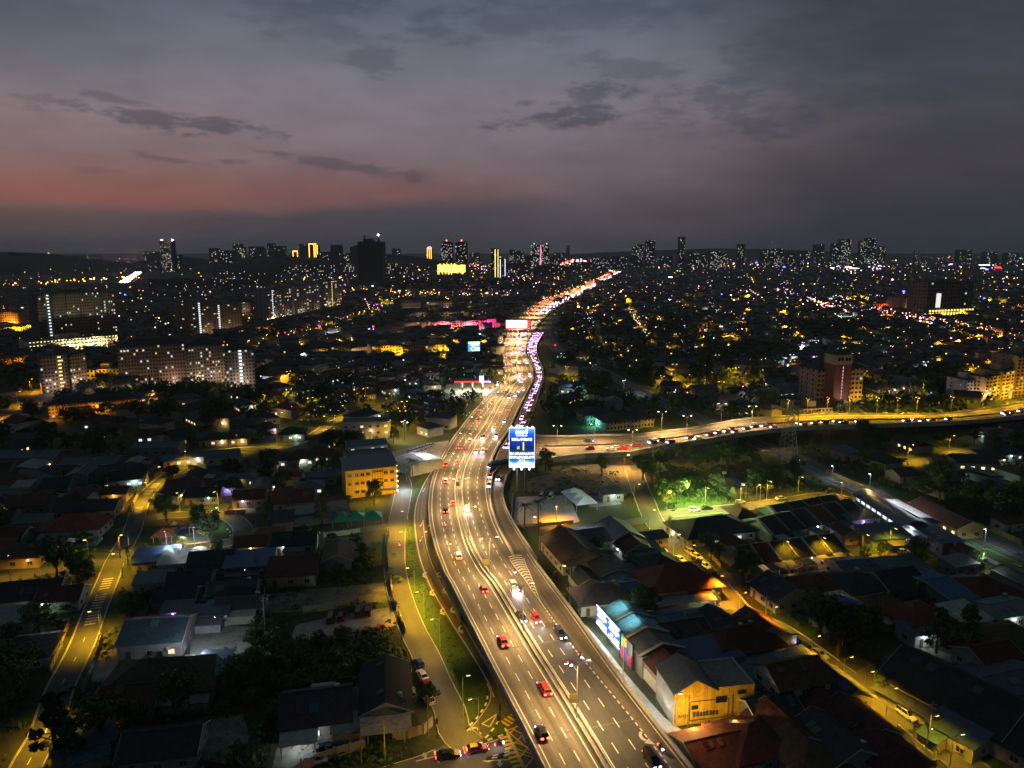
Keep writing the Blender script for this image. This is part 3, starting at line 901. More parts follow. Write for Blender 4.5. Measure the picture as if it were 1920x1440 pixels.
# traffic island, kerbs in black and white
isl = [G(x, y) for x, y in ((937, 1350), (944, 1360), (948, 1376), (930, 1383), (912, 1390), (900, 1395), (915, 1380), (927, 1365))]
o = ob('traffic_island', MB().prism(isl, 0, .15).mesh('traffic_island', M_GRASSV), im)
kw = MB().box(-.55, .55, -.17, .17, 0, .2).mesh('kerb_stone', mat('kerb_white', (.7, .69, .66), .7, var=.15))
kb = MB().box(-.55, .55, -.17, .17, 0, .2).mesh('kerb_stone', mat('kerb_black', (.02, .02, .02), .7, var=.15))
def kerbs(px, parent, step=1.15):
    c = catmull([G(x, y) for x, y in px], step)
    for i in range(len(c) - 1):
        d = c[i + 1] - c[i]; ob('kerb_stone', kw if i % 2 else kb, parent, c[i], atan2(d.y, d.x))
kerbs([(937, 1350), (927, 1365), (915, 1380), (900, 1395), (912, 1390), (930, 1383), (948, 1376), (944, 1360), (937, 1350)], im)
kerbs([(914, 1303), (912, 1318), (898, 1342), (882, 1360), (868, 1373)], im)
kerbs([(918, 1420), (935, 1416), (968, 1406)], im); kerbs([(916, 1424), (940, 1420), (968, 1410)], im)
curve_line('edge_line', catmull([G(x, y) for x, y in ((900, 1397), (925, 1390), (945, 1382), (952, 1376))], 1.0), im, .2, None, .062)
curve_line('edge_line', catmull([G(x, y) for x, y in ((900, 1396), (918, 1374), (936, 1352))], 1.0), im, .2, None, .062)
# yellow box junction and zebra bars
flatY = [((946, 1366), (1030, 1440)), ((955, 1400), (1075, 1440)), ((950, 1370), (1000, 1353)), ((958, 1366), (1010, 1392)), ((965, 1392), (1020, 1412)), ((972, 1412), (1050, 1436)), ((985, 1372), (962, 1398)), ((998, 1392), (975, 1420)), ((1006, 1414), (985, 1440)), ((975, 1355), (955, 1377)), ((1020, 1425), (1005, 1445))]
for a, b in flatY: band('box_marking', a, b, .26, M_YPAINT, im)
band('edge_line', (943, 1358), (984, 1440), .3, M_YPAINT, im, .068); band('edge_line', (941, 1357), (980, 1440), .2, M_PAINT, im, .068)
zb_m = MB().poly([(-1.5, -.3, 0), (1.5, -.3, 0), (1.5, .3, 0), (-1.5, .3, 0)]).mesh('zebra_bar', M_YPAINT)
def zebra(p, q, n, parent, L=1.0, mt=None):
    a, b = G(*p), G(*q); d = b - a; hd = atan2(d.y, d.x) + pi / 2
    for i in range(n):
        c = a + d * (i / (n - 1)); o = ob('zebra_bar', zb_m, parent, (c.x, c.y, .066), hd); o.scale = (L, 1, 1)
zebra((947, 1383), (957, 1403), 4, im, .75); zebra((961, 1412), (972, 1436), 4, im, .75); zebra((947, 1357), (966, 1344), 4, im, .75)
zw_m = MB().poly([(-1.3, -.3, 0), (1.3, -.3, 0), (1.3, .3, 0), (-1.3, .3, 0)]).mesh('zebra_bar', M_PAINT)
est = STREETS['east'][2]
for i, x in enumerate((1474, 1481, 1488, 1495)):
    p = G(x, 1204 - i * .9, 0); ob('zebra_bar', zw_m, est, (p.x, p.y, STREETS['east'][3] + .01), radians(107))
wst = STREETS['west'][2]
for (x, y, n) in ((206, 1100, 5), (188, 1135, 6), (168, 1172, 5), (262, 930, 4), (252, 962, 5), (276, 915, 4)):
    p = G(x, y); c = STREETS['west'][0]; i = min(range(len(c) - 1), key=lambda k: (c[k] - p).length); d = c[i + 1] - c[i]; hd = atan2(d.y, d.x); u = d.normalized(); v = Vector((-u.y, u.x, 0))
    for j in range(n):
        q = c[i] + u * j * 1.6; ob('rumble_bar', zw_m, wst, (q.x, q.y, STREETS['west'][3] + .01), hd + pi / 2)
cw = STREETS['west'][0]
for i in range(0, len(cw) - 2, 3):
    if cw[i].y < 185:
        d = cw[i + 1] - cw[i]; o = ob('lane_dash', dmesh[0], wst, (cw[i].x, cw[i].y, STREETS['west'][3] + .01), atan2(d.y, d.x)); o.scale = (.7, 1, 1)

# grass verges, lots, paths
verge = [G(x, y) for x, y in ((780, 925), (771, 965), (772, 1003), (778, 1045), (791, 1085), (810, 1125), (836, 1170), (862, 1208), (888, 1250), (908, 1290), (914, 1312), (893, 1340), (870, 1366), (872, 1350), (867, 1310), (846, 1260), (820, 1215), (795, 1170), (773, 1125), (763, 1075), (761, 1030), (764, 985), (770, 935), (785, 895), (800, 880), (790, 905))]
struct('verge', MB().sheet(verge, .05).mesh('verge', M_GRASSV)); occ_poly(verge)
def lot(px, mt, name='yard_paving', z=.024, occ=True):
    pts = [G(x, y) for x, y in px]
    o = struct(name, MB().sheet(pts, z).mesh(name, mt))
    if occ: occ_poly(pts)
    return o
lot([(967, 932), (1066, 928), (1087, 978), (1060, 984), (962, 988)], M_CONC, 'car_park')
lot([(1098, 930), (1150, 928), (1166, 945), (1105, 952)], M_CONCD, 'yard_paving')
lot([(1095, 870), (1180, 872), (1200, 925), (1085, 925), (990, 922), (985, 900)], M_LOTD, 'yard_paving', .02, False)
lot([(690, 855), (730, 848), (800, 832), (842, 826), (836, 850), (800, 884), (765, 880), (745, 872)], M_CONC, 'car_park')
lot([(357, 1208), (362, 1182), (420, 1172), (488, 1176), (486, 1200), (450, 1228), (420, 1240), (356, 1238)], M_LOT)
lot([(540, 1208), (555, 1172), (640, 1152), (735, 1138), (748, 1170), (690, 1190), (620, 1200)], M_LOT)
lot([(498, 1150), (502, 1112), (560, 1108), (640, 1100), (720, 1092), (726, 1128), (600, 1146)], M_LOTD, 'yard_paving', .026)
lot([(360, 1395), (372, 1345), (455, 1338), (468, 1380), (455, 1425), (365, 1425)], M_LOTD, 'yard_paving', .026)
lot([(170, 1280), (182, 1222), (235, 1212), (238, 1275)], M_LOTD)
lot([(510, 1440), (520, 1400), (585, 1380), (640, 1382), (650, 1412), (580, 1438)], M_LOTD)
lot([(1083, 1152), (1140, 1168), (1232, 1150), (1210, 1138), (1150, 1150), (1110, 1138)], M_CONC)
lot([(1690, 1238), (1745, 1215), (1800, 1232), (1760, 1262), (1700, 1262)], M_LOTD)
lot([(1290, 960), (1230, 935), (1222, 912), (1300, 895), (1380, 925), (1345, 950)], M_GRASSV, 'playing_field', .02, False)
# lit footway between highway parapet and the billboard shop
lot([(1098, 1172), (1125, 1202), (1172, 1262), (1205, 1300), (1245, 1345), (1282, 1372), (1262, 1384), (1222, 1345), (1180, 1290), (1140, 1235), (1100, 1188)], M_CONC, 'pavement', .03)
# lit verge, footpath and railway on the right
lot([(1790, 1002), (1800, 995), (1925, 1055), (1960, 1085), (1905, 1068)], M_GRASSV, 'verge', .05)
street('path', [(1775, 1008), (1815, 1030), (1870, 1058), (1930, 1090)], 2.2, 'path', M_CONC, .06, kerb=False)
street('railpath', [(1470, 850), (1500, 866), (1545, 888), (1590, 908), (1625, 928)], 6.0, 'path', M_CONCD, .05, kerb=False)
street('platformroad', [(1800, 985), (1850, 1005), (1925, 1040)], 9.0, 'path', M_CONCD, .045, kerb=False)
M_BAL = mat('rail_ballast', (.11, .105, .1), .95, var=.3, scale=.3, fine=.35, fscale=1.5, world=True)
rail_px = [(1054, 587), (1034, 600), (1024, 613), (1024, 628), (1034, 646), (1052, 662), (1093, 682), (1140, 703), (1195, 733), (1260, 765), (1340, 800), (1420, 835), (1500, 868), (1570, 902), (1650, 938), (1760, 985), (1850, 1022), (1960, 1072)]
c = catmull(pxline(rail_px, 0.0), 5.0); nn = normals(c)
rl = struct('railway', ribbon([p + n * 9 for p, n in zip(c, nn)], [p - n * 5 for p, n in zip(c, nn)], M_BAL, 'railway', .04)); occ_line(c, 9)
for off in (6.2, 4.8, 1.2, -.2, -2.6, -4.0):
    ob('rail', wall_strip(MB(), [p + n * off for p, n in zip(c, nn)], .16, 0, .28).mesh('rail', M_METAL), rl)
RAIL = c
# vehicles
M_CAR = mat('car_paint', (1, 1, 1), .32, spec=.5, metal=.15, var=.04, scale=1.0, objcol=True)
M_GLASS = mat('car_glass', (.012, .014, .018), .12, spec=.6, var=.05)
M_TYRE = mat('tyre_rubber', (.018, .018, .018), .8, var=.1)
M_HEAD = emat('headlight_glow', (.66, .55, 1.0), 36.0)
M_TAIL = emat('tail_light_glow', (1.0, .045, .025), 20.0)
M_HOFF = mat('headlight_lens', (.55, .56, .58), .2, spec=.6, var=.05)
M_TOFF = mat('tail_light_lens', (.3, .012, .01), .25, spec=.6, var=.05)
def loft(m, secs, mi=0):
    """Skin cross-sections (equal point counts) along a body."""
    k = len(m.v); n = len(secs[0])
    for s in secs: m.v.extend(s)
    for j in range(len(secs) - 1):
        for i in range(n):
            i2 = (i + 1) % n; m.f.append((k + j * n + i, k + j * n + i2, k + (j + 1) * n + i2, k + (j + 1) * n + i)); m.m.append(mi)
    m.f.append(tuple(k + n - 1 - i for i in range(n))); m.m.append(mi)
    e = k + (len(secs) - 1) * n
    m.f.append(tuple(e + i for i in range(n))); m.m.append(mi)
    return m
def sec(x, w, zb, zm, zt, tuck=.88): return [(x, -w * .92, zb), (x, -w, zm), (x, -w * tuck, zt), (x, w * tuck, zt), (x, w, zm), (x, w * .92, zb)]
KINDS_ = {
    'sedan': dict(L=4.5, W=.88, belt=.92, roof=1.44, cb=(-1.75, 1.15), cr=(-1.15, .3), hood=.86, boot=.95),
    'hatchback': dict(L=3.8, W=.83, belt=.95, roof=1.5, cb=(-1.82, 1.05), cr=(-1.6, .2), hood=.9, boot=.95),
    'suv': dict(L=4.5, W=.92, belt=1.05, roof=1.7, cb=(-2.15, 1.2), cr=(-1.95, .35), hood=1.0, boot=1.05),
    'mpv': dict(L=4.3, W=.86, belt=1.0, roof=1.68, cb=(-2.1, 1.5), cr=(-1.95, .7), hood=.95, boot=1.0),
    'van': dict(L=4.7, W=.88, belt=1.15, roof=1.95, cb=(-2.3, 2.1), cr=(-2.25, 1.5), hood=1.1, boot=1.15),
}
def car_shapes(kind):
    d = KINDS_[kind]; h = d['L'] / 2; w = d['W']
    b = MB()
    loft(b, [sec(-h, w * .86, .38, .62, d['boot'] * .9), sec(-h + .18, w * .97, .24, .62, d['boot']), sec(-h + .9, w, .2, .62, d['belt']), sec(0, w, .2, .62, d['belt']),
             sec(h - 1.05, w, .2, .6, d['belt'] * .98), sec(h - .3, w * .95, .22, .58, d['hood'] * .9), sec(h, w * .8, .36, .55, d['hood'] * .78)])
    r0, r1 = d['cr']; zr = d['roof']
    loft(b, [[(r0 - .04, -w * .70, zr - .05), (r0 - .04, w * .70, zr - .05), (r0, w * .66, zr), (r0, -w * .66, zr)], [(r1 + .06, -w * .70, zr - .06), (r1 + .06, w * .70, zr - .06), (r1, w * .66, zr), (r1, -w * .66, zr)]])
    for sx in (-1, 1):                       # pillars
        for (xb, xt) in ((d['cb'][0], r0), (d['cb'][1], r1), ((d['cb'][0] + d['cb'][1]) / 2 - .1, (r0 + r1) / 2)):
            b.tube((xb, sx * w * .86, d['belt'] - .02), (xt, sx * w * .685, zr - .03), .05, .045, 4)
        b.box(d['cb'][1] - .55, d['cb'][1] - .35, sx * w * 1.0 - .07 + sx * .06, sx * w * 1.0 + .07 + sx * .06, d['belt'] + .02, d['belt'] + .16)
    g = MB(); c0, c1 = d['cb']
    loft(g, [[(c0 + .03, -w * .84, d['belt'] - .03), (c0 + .03, w * .84, d['belt'] - .03), (r0 + .02, w * .665, zr - .04), (r0 + .02, -w * .665, zr - .04)],
             [(c1 - .03, -w * .84, d['belt'] - .03), (c1 - .03, w * .84, d['belt'] - .03), (r1 - .02, w * .665, zr - .05), (r1 - .02, -w * .665, zr - .05)]])
    wh = MB().tube((0, -.11, 0), (0, .11, 0), .32, .32, 10).mesh('wheel', M_TYRE)
    rim = MB().tube((0, -.115, 0), (0, .115, 0), .19, .19, 8).mesh('rim', M_METAL)
    wx = h - .82
    wheels = [('wheel', wh, (x, y, .32), 0, [('rim', rim, (0, 0, 0))]) for x in (-wx, wx) for y in (-w + .08, w - .08)]
    bm_, gm_ = b.mesh('body', M_CAR), g.mesh('window_glass', M_GLASS)
    def lights(mh, mt, k):
        k = min(k, 1.3); hm = MB().poly([(.06, -.2 * k, -.11 * k), (.06, .2 * k, -.11 * k), (-.03, .2 * k, .1), (-.03, -.2 * k, .1)]).mesh('headlight', mh); tm = MB().poly([(-.06, .19 * k, -.14 * k), (-.06, -.19 * k, -.14 * k), (.02, -.19 * k, .13), (.02, .19 * k, .13)]).mesh('tail_light', mt)
        return [('headlight', hm, (h + .02, y, d['hood'] * .64)) for y in (-w * .56, w * .56)] + [('tail_light', tm, (-h - .01, y, d['boot'] * .76)) for y in (-w * .66, w * .66)]
    base = [('body', bm_, (0, 0, 0)), ('window_glass', gm_, (0, 0, 0))] + wheels
    return dict(on=base + lights(M_HEAD, M_TAIL, 1.0), brake=base + lights(M_HEAD, M_TAIL, 1.7), off=base + lights(M_HOFF, M_TOFF, 1.0))
CARS = {k: car_shapes(k) for k in KINDS_}
M_HFAR = emat('headlight_far', (.62, .46, 1.0), 14.0); M_TFAR = emat('tail_light_far', (1.0, .07, .03), 13.0)
def far_car(L, W, belt, roof, k):
    m = MB(); h = L / 2
    loft(m, [sec(-h, W * .9, .3, .6, belt), sec(0, W, .2, .6, belt), sec(h, W * .85, .3, .55, belt * .85)], 0)
    loft(m, [[(-h + .5, -W * .85, belt), (-h + .5, W * .85, belt), (-h + .9, W * .65, roof - .05), (-h + .9, -W * .65, roof - .05)], [(h - 1.1, -W * .85, belt), (h - 1.1, W * .85, belt), (h - 1.8, W * .65, roof - .05), (h - 1.8, -W * .65, roof - .05)]], 1)
    m.box(-h + .9, h - 1.8, -W * .66, W * .66, roof - .05, roof, 0)
    for y in (-W * .62, W * .62):
        m.poly([(h + .08, y - .2 * k, .45), (h + .08, y + .2 * k, .45), (h - .02, y + .2 * k, .62 + .1 * k), (h - .02, y - .2 * k, .62 + .1 * k)], 2); m.poly([(-h - .08, y + .2 * k, .5), (-h - .08, y - .2 * k, .5), (-h + .02, y - .2 * k, .72 + .1 * k), (-h + .02, y + .2 * k, .72 + .1 * k)], 3)
    return m.mesh('car', [M_CAR, M_GLASS, M_HFAR, M_TFAR])
FARCAR = [far_car(4.4, .88, .92, 1.45, 1.0), far_car(4.3, .9, 1.0, 1.7, 1.0), far_car(4.4, .88, .92, 1.45, 1.9)]
PAINT = {'white': (.62, .62, .60), 'silver': (.36, .37, .38), 'red': (.42, .015, .012), 'dark red': (.16, .012, .014), 'black': (.014, .014, .016), 'grey': (.12, .125, .13), 'blue': (.02, .06, .26), 'dark blue': (.012, .022, .07), 'brown': (.1, .06, .04), 'yellow': (.6, .42, .03)}
NICE = {'sedan': 'sedan', 'hatchback': 'hatchback', 'suv': 'SUV', 'mpv': 'people carrier', 'van': 'van'}

def beam(root, power=500, col=(.86, .92, 1.0)):
    for y in (-.55, .55):
        o = lamp((2.4, y, .68), power, col, root, 'SPOT', .12, 58, .9, (radians(80), 0, -pi / 2))

GO = 'outbound cars driving away on the highway'
GI = 'inbound cars coming down the highway'
def car_at(px, py, kind, colour, z, hd, lights='on', label=None, group=None):
    p = G(px, py, z)
    o = spawn('car' if kind != 'van' else 'van', CARS[kind][lights], p, hd, PAINT[colour])
    if label: tag(o, label, 'van' if kind == 'van' else 'car', group)
    return o
def on_highway(px, py, kind, colour, lights='brake', label=None, out=True):
    z = zmain(G(px, py, 3).y)
    for _ in range(2): z = zmain(G(px, py, z + .5).y)
    s, off = chain_of(G(px, py, z + .5)); p, hd, _ = at(s, off, .012)
    o = spawn('car', CARS[kind][lights], p, hd if out else hd + pi, PAINT[colour])
    if label: tag(o, label, 'car', GO if out else GI)
    else: auto(o, f'{colour} {NICE[kind]} with ' + ('tail lights lit' if out else 'headlights on'), 'car', GO if out else GI)
    return o
on_highway(859, 1042, 'suv', 'white', label='white SUV with red tail lights just past the dark road joint')
on_highway(907, 1104, 'hatchback', 'red', label='small red hatchback beside the median below the chevron stripes')
on_highway(943, 1202, 'sedan', 'red', label='bright red sedan alone in the middle outbound lane')
on_highway(1021, 1292, 'suv', 'red', label='large red SUV with pale roof close to the median barrier')
on_highway(1016, 1374, 'hatchback', 'black', label='black hatchback with red lights by the parapet above the box junction')
on_highway(849, 943, 'sedan', 'red'); on_highway(835, 957, 'suv', 'dark blue', label='dark blue SUV in the outer lane abreast of the white inbound car')
on_highway(836, 902, 'mpv', 'white', label='white people carrier in the outer lane on the highway bend')
on_highway(836, 871, 'sedan', 'red'); on_highway(860, 867, 'hatchback', 'red'); on_highway(874, 845, 'sedan', 'dark red'); on_highway(864, 839, 'hatchback', 'red'); on_highway(882, 827, 'suv', 'white')
for (x, y, k, c) in [(898, 788, 'sedan', 'red'), (939, 776, 'hatchback', 'white'), (900, 768, 'sedan', 'grey'), (923, 755, 'sedan', 'dark red'), (910, 745, 'suv', 'silver'), (930, 745, 'hatchback', 'white'), (919, 728, 'sedan', 'red'), (933, 722, 'mpv', 'silver'), (945, 735, 'sedan', 'red'), (949, 719, 'suv', 'white'), (926, 772, 'sedan', 'silver'), (955, 768, 'sedan', 'white')]:
    on_highway(x, y, k, c)
o = on_highway(876, 953, 'sedan', 'white', 'on', 'white sedan with headlights throwing a bright pool beside the median', False); beam(o, 1500)
o = on_highway(963, 1101, 'suv', 'white', 'brake', 'white SUV with the brightest headlight pool, beside the chevron stripes', False); beam(o, 3600)
o = on_highway(977, 1157, 'sedan', 'black', 'on', 'black sedan passing the median lamp, left of a red car', False); beam(o, 700)
o = on_highway(1005, 1160, 'hatchback', 'red', 'on', 'red hatchback with dark glass beside a black sedan near the median lamp', False); beam(o, 700)
o = on_highway(1050, 1188, 'suv', 'dark blue', 'on', 'dark SUV at the edge of the new black asphalt by the dotted line', False); beam(o, 600)
o = on_highway(1222, 1424, 'mpv', 'black', 'on', 'black people carrier nearest the camera beside the last bent arrow', False); beam(o, 300)
for (x, y, k, c) in [(893, 847, 'sedan', 'white'), (905, 846, 'suv', 'white'), (906, 819, 'sedan', 'black'), (931, 817, 'hatchback', 'black'), (926, 803, 'sedan', 'white'), (955, 745, 'sedan', 'black'), (966, 742, 'suv', 'white'), (972, 733, 'sedan', 'silver'), (982, 730, 'mpv', 'white'), (978, 716, 'sedan', 'white'), (946, 790, 'sedan', 'silver')]:
    o = on_highway(x, y, k, c, 'brake', None, False)
    if y > 790: beam(o, 1400)
# slip road and collector lane
def on_pair(pair, px, py, kind, colour, away, lights='on', label=None, group=None, z=.9):
    p = G(px, py, z); A_, B_ = pair; i = min(range(len(A_) - 1), key=lambda k: ((A_[k] + B_[k]) * .5 - p).length)
    d = (A_[i + 1] + B_[i + 1] - A_[i] - B_[i]); hd = atan2(d.y, d.x); zz = A_[i].z + .05
    o = spawn('car', CARS[kind][lights], (p.x, p.y, zz), hd if not away else hd + pi, PAINT[colour])
    tag(o, label, 'car', group) if label else auto(o, f'{colour} {NICE[kind]}', 'car', group)
    return o
o = on_pair(SLIP, 934, 897, 'sedan', 'black', False, 'brake', 'black sedan with headlights alone on the curved slip ramp'); beam(o, 1200)
on_pair(JAM, 919, 895, 'hatchback', 'red', False, 'brake', 'red hatchback in the narrow lane beside the slip ramp', z=.3)
on_pair(JAM, 917, 912, 'suv', 'white', False, 'brake', 'white SUV squeezed between the highway and the slip ramp', z=.3)
# blue bus turning down beneath the sign
def bus(loc, rz, col, label, group=None, L=11.5):
    b = MB(); h = L / 2
    loft(b, [[(x, -w, .35), (x, -w, zt - .25), (x, -w * .9, zt), (x, w * .9, zt), (x, w, zt - .25), (x, w, .35)] for x, w, zt in ((-h, 1.15, 3.0), (-h + .3, 1.25, 3.15), (h - .4, 1.25, 3.15), (h, 1.12, 2.95))])
    for x in (-3, 1): b.box(x - 1.1, x + 1.1, -.7, .7, 3.12, 3.36)
    g = MB()
    for sy in (-1, 1): g.box(-h + .5, h - .6, sy * 1.26 - .02, sy * 1.26 + .02, 1.35, 2.4)
    f = MB().box(h - .02, h + .03, -1.0, 1.0, 1.2, 2.6)
    wm = MB().tube((0, -.15, 0), (0, .15, 0), .48, .48, 12).mesh('wheel', M_TYRE)
    rear = MB().box(-.04, .04, -.16, .16, -.2, .2)
    r = spawn('bus', [('body', b.mesh('body', M_CAR), (0, 0, 0)), ('side_window', g.mesh('side_window', M_GLASS), (0, 0, 0)), ('windscreen', f.mesh('windscreen', M_GLASS), (0, 0, 0))] +
              [('wheel', wm, (x, y, .48)) for x in (-h + 2.2, h - 2.4) for y in (-1.1, 1.1)] + [('tail_light', rear.mesh('tail_light', M_TAIL), (-h, y, .9)) for y in (-.95, .95)] + [('headlight', rear.mesh('headlight', M_HEAD), (h, y, .8)) for y in (-.9, .9)], loc, rz, col)
    return tag(r, label, 'bus', group)
bus(G(938, 876, .4), radians(212), (.01, .05, .16), 'dark blue coach turning onto the lower lane beside the tall blue sign')
# motorcycles with riders
def moto_parts():
    m = MB()
    m.box(-.55, .45, -.1, .1, .45, .75).box(.35, .75, -.06, .06, .6, 1.02).box(-.75, -.15, -.14, .14, .72, .85).tube((.62, -.33, 1.03), (.62, .33, 1.03), .03, .03, 5)
    m.tube((.7, 0, .3), (.55, 0, .95), .05, .05, 5)
    w = MB()
    for i in range(10):
        a, b = 2 * pi * i / 10, 2 * pi * (i + 1) / 10; w.tube((.27 * cos(a), 0, .27 * sin(a)), (.27 * cos(b), 0, .27 * sin(b)), .055, .055, 5, 0, False)
    wm = w.mesh('wheel', M_TYRE)
    hl = MB().box(-.08, .08, -.15, .15, -.12, .12)
    return [('frame', m.mesh('frame', M_CAR), (0, 0, 0)), ('wheel', wm, (-.62, 0, .3)), ('wheel', wm, (.72, 0, .3)), ('headlight', hl.mesh('headlight', M_HEAD), (.82, 0, .85)), ('tail_light', hl.mesh('tail_light', M_TAIL), (-.8, 0, .72))]
MOTO = moto_parts()
M_CLOTH = mat('clothing', (1, 1, 1), .85, var=.15, scale=6, objcol=True)
M_SKIN = mat('skin', (.25, .14, .09), .6, var=.08)
M_HAIR = mat('hair_black', (.012, .011, .01), .6, var=.1)
def person_mesh(pose):
    """One continuous skinned body; pose 'stand', 'walk' or 'ride'."""
    if pose == 'ride':
        J = {'pel': (-.28, 0, .92), 'chest': (-.1, 0, 1.32), 'neck': (-.02, 0, 1.5), 'head': (.03, 0, 1.66), 'top': (.03, 0, 1.78)}
        for s, k in ((-1, 'r'), (1, 'l')): J.update({'sh' + k: (-.06, s * .2, 1.42), 'el' + k: (.2, s * .3, 1.2), 'ha' + k: (.56, s * .31, 1.06), 'hip' + k: (-.26, s * .12, .88), 'kn' + k: (.2, s * .2, .78), 'an' + k: (.02, s * .19, .38), 'to' + k: (.2, s * .19, .34)})
    else:
        st = .28 if pose == 'walk' else .06
        J = {'pel': (0, 0, .95), 'chest': (.01, 0, 1.28), 'neck': (.01, 0, 1.48), 'head': (.03, 0, 1.6), 'top': (.02, 0, 1.71)}
        for s, k in ((-1, 'r'), (1, 'l')): J.update({'sh' + k: (0, s * .19, 1.41), 'el' + k: (-s * st * .4, s * .25, 1.12), 'ha' + k: (s * -st * .4 + .1, s * .24, .88), 'hip' + k: (0, s * .1, .9), 'kn' + k: (s * st * .5 + .04, s * .1, .5), 'an' + k: (s * st * .8, s * .1, .08), 'to' + k: (s * st * .8 + .18, s * .1, .04)})
    E = [('pel', 'chest'), ('chest', 'neck'), ('neck', 'head'), ('head', 'top')]
    for k in 'rl': E += [('chest', 'sh' + k), ('sh' + k, 'el' + k), ('el' + k, 'ha' + k), ('pel', 'hip' + k), ('hip' + k, 'kn' + k), ('kn' + k, 'an' + k), ('an' + k, 'to' + k)]
    RAD = {'pel': .14, 'chest': .155, 'neck': .06, 'head': .1, 'top': .075, 'sh': .075, 'el': .05, 'ha': .04, 'hip': .095, 'kn': .062, 'an': .042, 'to': .035}
    names = list(J); me = bpy.data.meshes.new('person')
    me.from_pydata([J[n] for n in names], [(names.index(a), names.index(b)) for a, b in E], [])
    me.materials.append(M_CLOTH)
    o = bpy.data.objects.new('tmp', me); COL.objects.link(o)
    md = o.modifiers.new('skin', 'SKIN'); sv = me.skin_vertices[0].data
    for i, n in enumerate(names):
        r = RAD.get(n, RAD.get(n[:-1], .05)); sv[i].radius = (r, r * (.75 if n in ('pel', 'chest') else 1)); sv[i].use_root = (n == 'pel')
    sb = o.modifiers.new('smooth', 'SUBSURF'); sb.levels = 1; sb.render_levels = 1
    dg = bpy.context.evaluated_depsgraph_get()
    res = bpy.data.meshes.new_from_object(o.evaluated_get(dg)); res.name = 'person'
    bpy.data.objects.remove(o)
    return res
PERSON = {p: person_mesh(p) for p in ('ride', 'stand', 'walk')}
HEADZ = {'ride': (.04, 0, 1.7), 'stand': (.02, 0, 1.63), 'walk': (.02, 0, 1.63)}
hairm = MB().ball((0, 0, 0), .125, 0, 8, 5, 1.05).mesh('hair', M_HAIR); helm = MB().ball((0, 0, 0), .15, 0, 8, 5, 1.05).mesh('helmet', M_CAR)
def person(loc, rz, pose, col, label, group=None):
    o = ob('person', PERSON[pose], None, loc, rz, col)
    ob('helmet' if pose == 'ride' else 'hair', helm if pose == 'ride' else hairm, o, HEADZ[pose], 0, (.03, .03, .03))
    return tag(o, label, 'person', group)
def motorbike(px, py, hd, z, lab, rider):
    p = G(px, py, z); r = spawn('motorcycle', MOTO, p, hd, (.05, .05, .055)); tag(r, lab, 'motorcycle', 'motorcycles on the roads')
    person(p, hd, 'ride', (.05, .05, .06), rider)
for (x, y, out, lab) in [(835, 986, True, 'on the outer lane before the dark road joint'), (964, 1076, False, 'beside the chevron stripes'), (1088, 1236, False, 'on the dotted line by the second bent arrow'), (1068, 1251, False, 'in the middle of the new black asphalt'), (1238, 1408, False, 'beside the dotted line next to the last bent arrow')]:
    z = zmain(G(x, y, 4).y); s, off = chain_of(G(x, y, z)); hd = at(s, off)[1]
    motorbike(x, y, hd if out else hd + pi, z + .012, 'motorcycle with its light on ' + lab, 'helmeted rider on the motorcycle ' + lab)
motorbike(749, 1024, radians(100), .05, 'motorcycle with a red light on the yellow lit street', 'helmeted rider heading up the yellow lit street')
motorbike(936, 1401, radians(15), .06, 'motorcycle waiting before the yellow zebra at the junction', 'helmeted rider waiting before the yellow zebra')
# junction cars
o = car_at(840, 1420, 'sedan', 'black', .06, radians(12), 'brake', 'black sedan with red lights at the junction behind a red car'); beam(o, 900)
o = car_at(893, 1409, 'sedan', 'dark red', .06, radians(14), 'brake', 'red sedan in front of the black sedan at the junction'); beam(o, 700)
# parked along the middle street
GP = 'cars parked at the roadside'
for (x, y, k, c, r_, lab) in [(785, 1247, 'hatchback', 'blue', 118, 'bright blue hatchback parked at the top of the kerbside row by the grass lot'), (792, 1270, 'sedan', 'white', 118, 'white sedan parked right behind the blue hatchback'), (797, 1287, 'hatchback', 'dark red', 118, 'dark red hatchback parked half hidden by a bush'),
                              (803, 1314, 'suv', 'white', 115, 'white SUV parked last in the kerbside row'), (758, 1284, 'suv', 'silver', 100, 'pale SUV parked beside the long dark roof'), (752, 1262, 'van', 'yellow', 160, 'yellow-lit van parked at the far end of the long dark roof'), (772, 1303, 'hatchback', 'silver', 105, 'silver hatchback beside the lean-to of the long dark roof'),
                              (610, 1408, 'sedan', 'black', 15, 'black sedan in the lit forecourt of the pale house'), (592, 1430, 'mpv', 'white', 12, 'white people carrier parked behind the roadside wall'),
                              (640, 1160, 'mpv', 'dark red', 95, 'dark red people carrier, nose to the wall on the gravel lot'), (672, 1152, 'van', 'brown', 95, 'brown van between two red cars on the gravel lot'), (690, 1150, 'suv', 'dark red', 95, 'dark red SUV at the street end of the gravel lot'), (620, 1164, 'van', 'brown', 95, 'brown van at the far end of the gravel lot'),
                              (664, 1190, 'sedan', 'grey', 80, 'grey sedan by the bushes of the gravel lot'), (712, 1182, 'hatchback', 'red', 80, 'red hatchback by the bushes near the street'), (688, 1186, 'hatchback', 'dark red', 80, 'dark red hatchback between two cars by the bushes'), (515, 1190, 'suv', 'white', 95, 'white SUV parked alone under trees beside the pale lot')]:
    car_at(x, y, k, c, .04, radians(r_), 'off', lab, GP)
